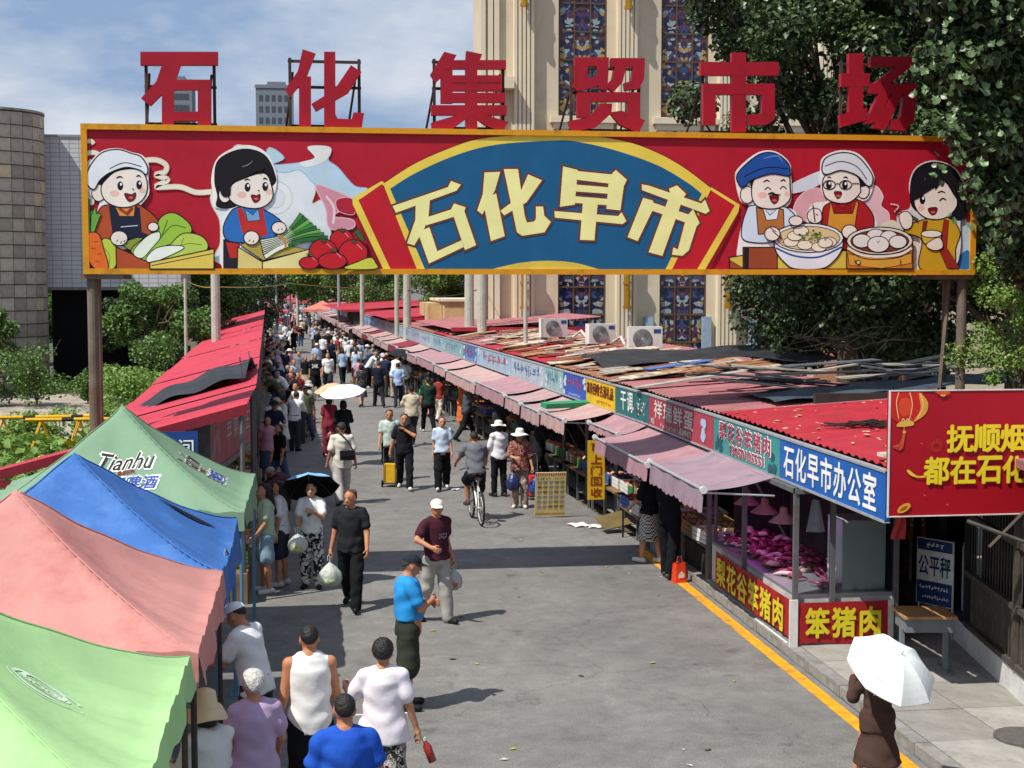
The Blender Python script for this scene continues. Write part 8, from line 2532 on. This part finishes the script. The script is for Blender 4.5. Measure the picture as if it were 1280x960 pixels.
# hanging bough in front of the banner: single lobed leaves
b = MB()
bt = [((12.3, 19.4, 7.4), (10.2, 17.8, 8.0), (7.5, 16.7, 7.2)), ((12.3, 19.4, 6.6), (10.0, 17.6, 6.9), (7.75, 16.7, 6.1)), ((12.3, 19.4, 8), (10.0, 17.6, 8.6), (7.3, 16.7, 8.0)), ((12.3, 19.4, 7), (10.8, 19.6, 8.2), (8.1, 20.4, 9.7)), ((12.3, 19.4, 6), (10.2, 17.8, 6.1), (8.3, 16.9, 5.4))]
for q in bt: b.tube(smooth_line([Vector(a) for a in q], 6) if False else q, [.05, .025, .008], 6)
o = link('bough', b.mesh(bark, Vector((12.3, 19.4, 0))), t)
lv = []
for k in range(4):
 pr = [(0, -.5), (.22, -.42), (.46, -.2), (.30, -.02), (.36, .22), (.16, .2), (0, .6)]
 pr = pr + [(-x, y) for x, y in pr[-2:0:-1]]
 bmx = MB()
 pts = [Vector((x, y, .14 * abs(x) + .05 * math.sin(y * 6 + k))) for x, y in pr]
 for i in range(len(pts)): bmx.face([Vector((0, 0, .0)), pts[i], pts[(i + 1) % len(pts)]])
 lv.append(bmx.mesh(mat('poplar_leaf_%d' % k, ('#4f6638', '#5d7648', '#3f552c', '#6f8a5a')[k], .4, .15, 8, spec=.5, trans=.2)))
cnt = 0
tips = [((7.5, 16.6, 7.0), .3), ((7.55, 16.6, 6.5), .3), ((7.75, 16.7, 6.0), .35), ((8.05, 16.7, 5.6), .35), ((7.5, 16.6, 7.6), .4), ((7.9, 16.6, 7.0), .45), ((8.2, 16.7, 6.4), .5), ((7.3, 16.6, 8.0), .4), ((8.1, 16.7, 7.7), .5), ((8.3, 16.8, 5.3), .3), ((9.25, 20.4, 7.6), .4), ((9.45, 20.4, 6.9), .35)]
while cnt < 300:
 (cx, cy, cz), rr = rnd.choice(tips)
 p = Vector((cx + rnd.gauss(0, rr * .55), cy + rnd.gauss(0, rr * .5), cz + rnd.gauss(0, rr * .5)))
 o = link('leaf', lv[rnd.randrange(4)], t, p - Vector((12.3, 19.4, 0)))
 o.rotation_euler = (rnd.uniform(.4, 1.5), rnd.uniform(-.7, .7), rnd.uniform(-1.2, 1.2)); s = rnd.uniform(.07, .14); o.scale = (s, s, s)
 cnt += 1
V, F = leaf_cloud([(8.35, 17.2, 7.9), (8.6, 17.4, 7.1), (8.05, 17, 7.3), (7.85, 17, 8.2), (8.4, 17.2, 6.4), (8.8, 17.5, 5.8), (8.1, 17.1, 6.5), (7.45, 17, 8.6), (9.3, 17.6, 7.5), (9.3, 17.7, 6.5), (9.6, 17.9, 8.3), (8.0, 20.5, 9.6), (8.6, 20.4, 9.5), (7.9, 20.2, 10.2), (8.8, 20.6, 9.0), (8.7, 20.4, 9.9), (9.4, 20.4, 9.0), (9.9, 20.3, 9.6), (9.3, 20.45, 7.8), (9.8, 20.4, 7.0), (8.3, 20.4, 9.9), (9.9, 18.2, 5.4), (9.5, 17.8, 4.9)], [.75, .6, .42, .6, .5, .55, .35, .45, .8, .7, .8, .5, .5, .5, .35, .6, .55, .6, .4, .45, .5, .7, .6], 38000, .115, 1.2)
o = link('hanging_leaves', raw_mesh(V - np.array((12.3, 19.4, 0)), F, dark), t); o['kind'] = 'stuff'
# pale locust tree low at the right edge
tree('pale leaved locust tree beside the banner post', 11.05, 20.8, 5.4, 1.25, 3.9, 15000, .05, light, 'locust_tree', 46, .09, seed=41, rz=1.15, fat=.22, limbs_=24)
b = MB()
for k in range(34):
 a = Vector((10.4 + rnd.gauss(0, .5), 27.5 + rnd.gauss(0, .5), 3.2 + rnd.random() * .3)); q = Vector((rnd.gauss(0, .7), rnd.gauss(0, .3), rnd.uniform(-.1, .6)))
 b.tube([a, a + q * .5 + Vector((0, 0, .08)), a + q], [.012, .008, .004], 4)
o = b.build('brushwood', mat('dead_twig', '#2c241f')); o['kind'] = 'stuff'
# trees behind the left lot and down the street
spots = [(-6.3, 60, 5.4, 2.2, 2.9, mid), (-5.4, 74, 6.5, 2.6, 3.8, mid), (-8.5, 84, 8.5, 3.6, 5, dark), (-4.9, 96, 6, 2.6, 3.4, dark), (-9.5, 100, 9, 4, 5, mid), (-6.4, 118, 8, 3.4, 4.6, dark), (-13.5, 61, 4.2, 2.0, 2.0, mid), (-16.5, 62.5, 4.6, 2.4, 2.4, mid), (-15.2, 86, 6, 2.8, 3, mid), (-7.6, 66, 4.6, 2.0, 2.5, dark),
         (8.5, 76, 8, 3.0, 4.6, mid), (4.5, 118, 9, 4, 5, mid), (1.0, 150, 9, 4.4, 5, mid), (10, 104, 9, 4, 5, mid), (-3.5, 175, 10, 5, 5.5, dark), (-10, 160, 9, 5, 5, dark), (4, 200, 10, 5.5, 5.5, mid), (-1, 250, 10, 6, 5.5, dark)]
for i, (x, y, h, cr_, cz, m) in enumerate(spots):
 w_ = {'leaves_dark': 'dark green', 'leaves_mid': 'mid green'}[m.name]
 pl_ = 'between the red roof and the white wing' if y < 80 and x < 0 else 'beyond the red roof' if x < 0 and y < 130 else 'behind the red sheds' if y < 130 else 'closing the far end of the street'
 tree('%s bushy tree %s, %s from the gate' % (w_, pl_, nth(sorted(q[1] for q in spots).index(y))), x, y, h, cr_, cz, int(5200 * cr_ * (1 if y < 130 else .5)), .16 if y < 130 else .3, m, 'bushy_tree', 44, .14, fat=.24, limbs_=16, group='trees along the market street', seed=50 + i)
V, F = leaf_cloud([(x, 345 + 20 * math.sin(x), 4 + 3 * rnd.random()) for x in range(-120, 121, 7)], [7 + 3 * rnd.random() for x in range(-120, 121, 7)], 14000, 1.0)
o = link('far_woods', raw_mesh(V, F, mid)); o['kind'] = 'stuff'
# shrubs and tall weeds along the lot
def shrub(label, x, y, r_, h, n, size, m, name='shrub', group=None):
 t = thing(name, label, 'shrub', (x, y, 0), 0, group)
 b = MB()
 for k in range(6): b.tube([(0, 0, 0), (rnd.gauss(0, r_ * .3), rnd.gauss(0, r_ * .3), h * .5), (rnd.gauss(0, r_ * .5), rnd.gauss(0, r_ * .4), h * .95)], [.02, .014, .006], 5)
 link('stem', b.mesh(bark), t)
 cs_ = [(rnd.gauss(0, r_ * .45), rnd.gauss(0, r_ * .4), h * (.2 + .7 * rnd.random())) for _ in range(12)]
 V, F = leaf_cloud(cs_, [r_ * rnd.uniform(.3, .55) for _ in cs_], n, size, .3)
 o = link('foliage', raw_mesh(V, F, m), t); o['kind'] = 'stuff'
for i, (x, y, r_, h, m, lab) in enumerate(((-10.3, 56, 1.3, 2.6, mid, 'tall shrub in front of the round tower'), (-12.3, 56, 1.5, 2.3, dark, 'dark shrub at the foot of the round tower'), (-8.6, 57, .7, 1.3, mid, 'small shrub before the black undercroft'), (-5.9, 47, 1.2, 1.9, light, 'bright weedy bush beside the black tarpaulin'), (-6.6, 52, 1.3, 1.8, light, 'bright bush at the end of the gravel lot'), (-5.6, 41, 1.0, 1.3, light, 'low bright bush behind the striped barriers'), (-7.8, 42, .8, 1.0, light, 'low weeds by the gravel lot'), (-5.6, 56, 1.1, 2.6, mid, 'green bush below the thin grey pole'), (-14.5, 57, 1.6, 1.9, mid, 'broad shrub at the edge of the lot by the tower'))):
 shrub(lab, x, y, r_, h, int(1900 * r_), .11, m)
# squash patch with broad leaves and yellow flowers
sq = []
V, F = leaf_cloud([(-9.5 + 5.6 * NR.random(), 27.5 + 8.5 * NR.random(), .55 + .25 * NR.random()) for _ in range(150)], [.5] * 150, 5200, .2, -.2)
o = link('squash_leaves', raw_mesh(V, F, light)); o['kind'] = 'stuff'
flm = mat('squash_flower', '#e3b818', .6, .1)
b = MB()
for q in range(7): b.tube([(0, 0, 0), (.06 * math.cos(q * .9), .06 * math.sin(q * .9), .05), (.12 * math.cos(q * .9), .12 * math.sin(q * .9), .045)], [.012, .03, .006], 4, flat=.5)
fme = b.mesh(flm)
for k, (px, py) in enumerate(((-8.2, 33.6), (-7.3, 33.2), (-6.8, 31.8), (-5.3, 32.6), (-5.6, 30.4), (-7.2, 29.6), (-8.1, 31.2), (-5.0, 29.4), (-8.6, 30.0), (-6.2, 34.0))):
 o = link('squash_flower', fme, None, (px, py, .98 + .1 * math.sin(k))); o.rotation_euler = (.5, .2, k); o.scale = (1.5,) * 3; tag(o, 'yellow squash flower among the broad leaves', 'flower', 'squash flowers')
b = MB()
for k in range(46):
 x = -9.8 + k * .13; y = 26.9
 b.tube([(x, y + rnd.uniform(-.05, .05), 0), (x + rnd.uniform(-.03, .03), y, 1.05 + rnd.uniform(-.1, .1))], .012, 4)
for z in (.5, .9): b.tube([(-9.9, 26.92, z), (-3.9, 26.92, z)], .012, 4)
tag(b.build('stick_fence', mat('dead_twig', '#2c241f')), 'rough dark stick fence along the squash patch', 'fence')
# weeds on the soil
gx = NR.uniform(-24, -4.8, 900); gy = NR.uniform(25, 68, 900)
V, F = leaf_cloud([(a, c, .12) for a, c in zip(gx, gy) if not (44 < c < 60 and a < -6)], [.5 for a, c in zip(gx, gy) if not (44 < c < 60 and a < -6)], 26000, .12, -1.5)
o = link('weeds', raw_mesh(V, F, mid)); o['kind'] = 'stuff'
# striped barriers
yb_, bb_ = mat('barrier_yellow', '#d9a514', .5, .1, 4), mat('barrier_black', '#1d1c1a', .6)
for k, (x, y) in enumerate(((-7.0, 38.6), (-5.9, 37.8))):
 t = thing('striped_barrier', ['yellow and black striped barrier beyond the squash patch', 'second striped barrier nearer the green tent'][k], 'barrier', (x, y, 0), [.04, -.02][k], 'striped barriers')
 for z in (1.1,):
  b = MB()
  for q in range(9): b.tube([(-1.35 + q * .3, 0, z), (-1.05 + q * .3, 0, z)], .05, 8, mi=q % 4 == 3)
  link('rail', b.mesh([yb_, bb_]), t)
 for xx in (-.95, 0., .95):
  b = MB()
  for s in (-1, 1): b.tube([(xx, 0, 1.06), (xx + s * .22, s * .1, .4)], .028, 6); b.tube([(xx + s * .22, s * .1, .4), (xx + s * .3, s * .14, 0)], .028, 6)
  link('leg', b.mesh(yb_), t)
# concrete poles, lamp posts, wires
cp = mat('pole_concrete', '#b4b2a4', .9, .12, 2, .15, 20, dirt='#8b887c', dscale=1.5)
def pole(label, x, y, z, r0=.16, r1=.1, m=None, name='concrete_pole', cat='pole', group='poles along the street', arms=0):
 t = thing(name, label, cat, (x, y, 0), 0, group)
 b = MB(); b.tube([(0, 0, 0), (0, 0, z)], [r0, r1], 12); link('post', b.mesh(m or cp), t)
 if arms:
  b = MB()
  for q in range(arms): b.box(-.8, -.05, z - .5 - q * .8, .8, .05, z - .4 - q * .8)
  link('crossarm', b.mesh(steel), t)
  b = MB()
  for q in range(arms):
   for xx in (-.7, 0, .7): b.lathe([(.03, 0), (.05, .04), (.03, .08), (.04, .12), (.01, .15)], 8, (xx, 0, z - .4 - q * .8))
  link('insulator', b.mesh(white_paint), t)
for x, y, z, r0, lab in ((-3.55, 54.5, 8.5, .19, 'pale concrete pole rising through the red roof'), (-4.6, 77, 8.5, .17, 'second concrete pole further along the red roof'), (-4.6, 54, 4.75, .07, 'thin grey pole at the edge of the bushes'), (6.1, 52, 8, .2, 'stout pale pole with cables in front of the trees, right of a pair'), (5.75, 53, 8, .2, 'stout pale pole with cables, left of the pair'), (4.3, 66, 8, .2, 'thick pale pole rising from the red sheds'), (4.0, 69, 8, .12, 'slim white pole beside the thick one'), (6.15, 41.5, 6, .07, 'slim white post standing on the boarded roof'), (3.0, 88, 8, .14, 'grey green leaning pole behind the sheds'), (2.2, 120, 8, .15, 'far white pole near the orange awning'), (-1.5, 150, 8.5, .16, 'far pole in the middle of the street end'), (.6, 190, 9, .2, 'very far pole against the trees'), (6.3, 120, 9, .2, 'far pole before the grey flats')):
 pole(lab, x, y, z, r0, r0 * .75, arms=1 if z > 7.5 else 0)
lm_ = mat('lamp_post', '#a5adb0', .5, .1, metal=.3)
for k, (x, y, s) in enumerate(((-3.4, 140, -1), (-2.6, 175, 1), (-4.0, 110, 1), (1.9, 105, -1), (-1.3, 220, -1))):
 t = thing('street_lamp', 'grey street lamp with a curved arm, %s from the gate' % nth(sorted((140, 175, 110, 105, 220)).index(y)), 'street lamp', (x, y, 0), 0, 'street lamps')
 b = MB(); b.tube([(0, 0, 0), (0, 0, 5.6), (s * .3, 0, 6.2), (s * 1.0, 0, 6.5), (s * 2.2, 0, 6.55)], [.11, .08, .06, .05, .05], 8); link('post', b.mesh(lm_), t)
 b = MB(); b.lathe([(.02, .1), (.2, .05), (.22, -.02), (.05, -.06)], 10, (s * 2.5, 0, 6.55)); o = link('lamp_head', b.mesh(white_paint), t); o.scale = (1, 1, 1)
def wire(label, pts, r=.012, c='#2a2a2c', sag=.4):
 b = MB()
 for p, q in zip(pts, pts[1:]):
  p, q = Vector(p), Vector(q)
  b.tube([p.lerp(q, i / 14) - Vector((0, 0, sag * 4 * (i / 14) * (1 - i / 14))) for i in range(15)], r, 5)
 tag(b.build('cable', mat('cable_' + c[1:], c, .6)), label, 'cable')
wire('yellow cable strung from the thin pole across the street', [(-4.6, 54, 4.7), (-3.55, 54.5, 4.45), (-1.5, 100, 4.6), (6.0, 120, 4.2)], .02, '#b5a24a', .12)
wire('dark cable over the red sheds', [(6.1, 52, 4.4), (4.3, 66, 4.3), (3.0, 88, 4.6)], .02, sag=.3)
wire('thin wire from the yellow annex to the pole pair', [(6.1, 52, 5.2), (8, 66, 3.6)], .015, sag=.2)
# orange canopy and canopies at the far end
for k, (x, y, c, lab) in enumerate(((1.0, 140, '#c47868', 'faded orange canopy standing out into the far street'), (-1.2, 205, '#b04a50', 'red canopy across the far end of the street'), (2.2, 150, '#c98a80', 'pale pink canopy on the far street'), (-4.8, 118, '#4a4f55', 'dark canopy after the red roof ends'), (-4.2, 132, '#b5626a', 'dull red canopy after the dark one'), (-6.0, 150, '#c9a9a0', 'washed out canopy at the far left stalls'), (-3.2, 240, '#b5555a', 'farthest red canopy at the end of the market'))):
 m = mat('far_canopy_%d' % k, c, .8, .1, 1)
 tent(lab, x - 2, x + 2, y, y + 5, 2.1, 2.95, m, 100 + k)
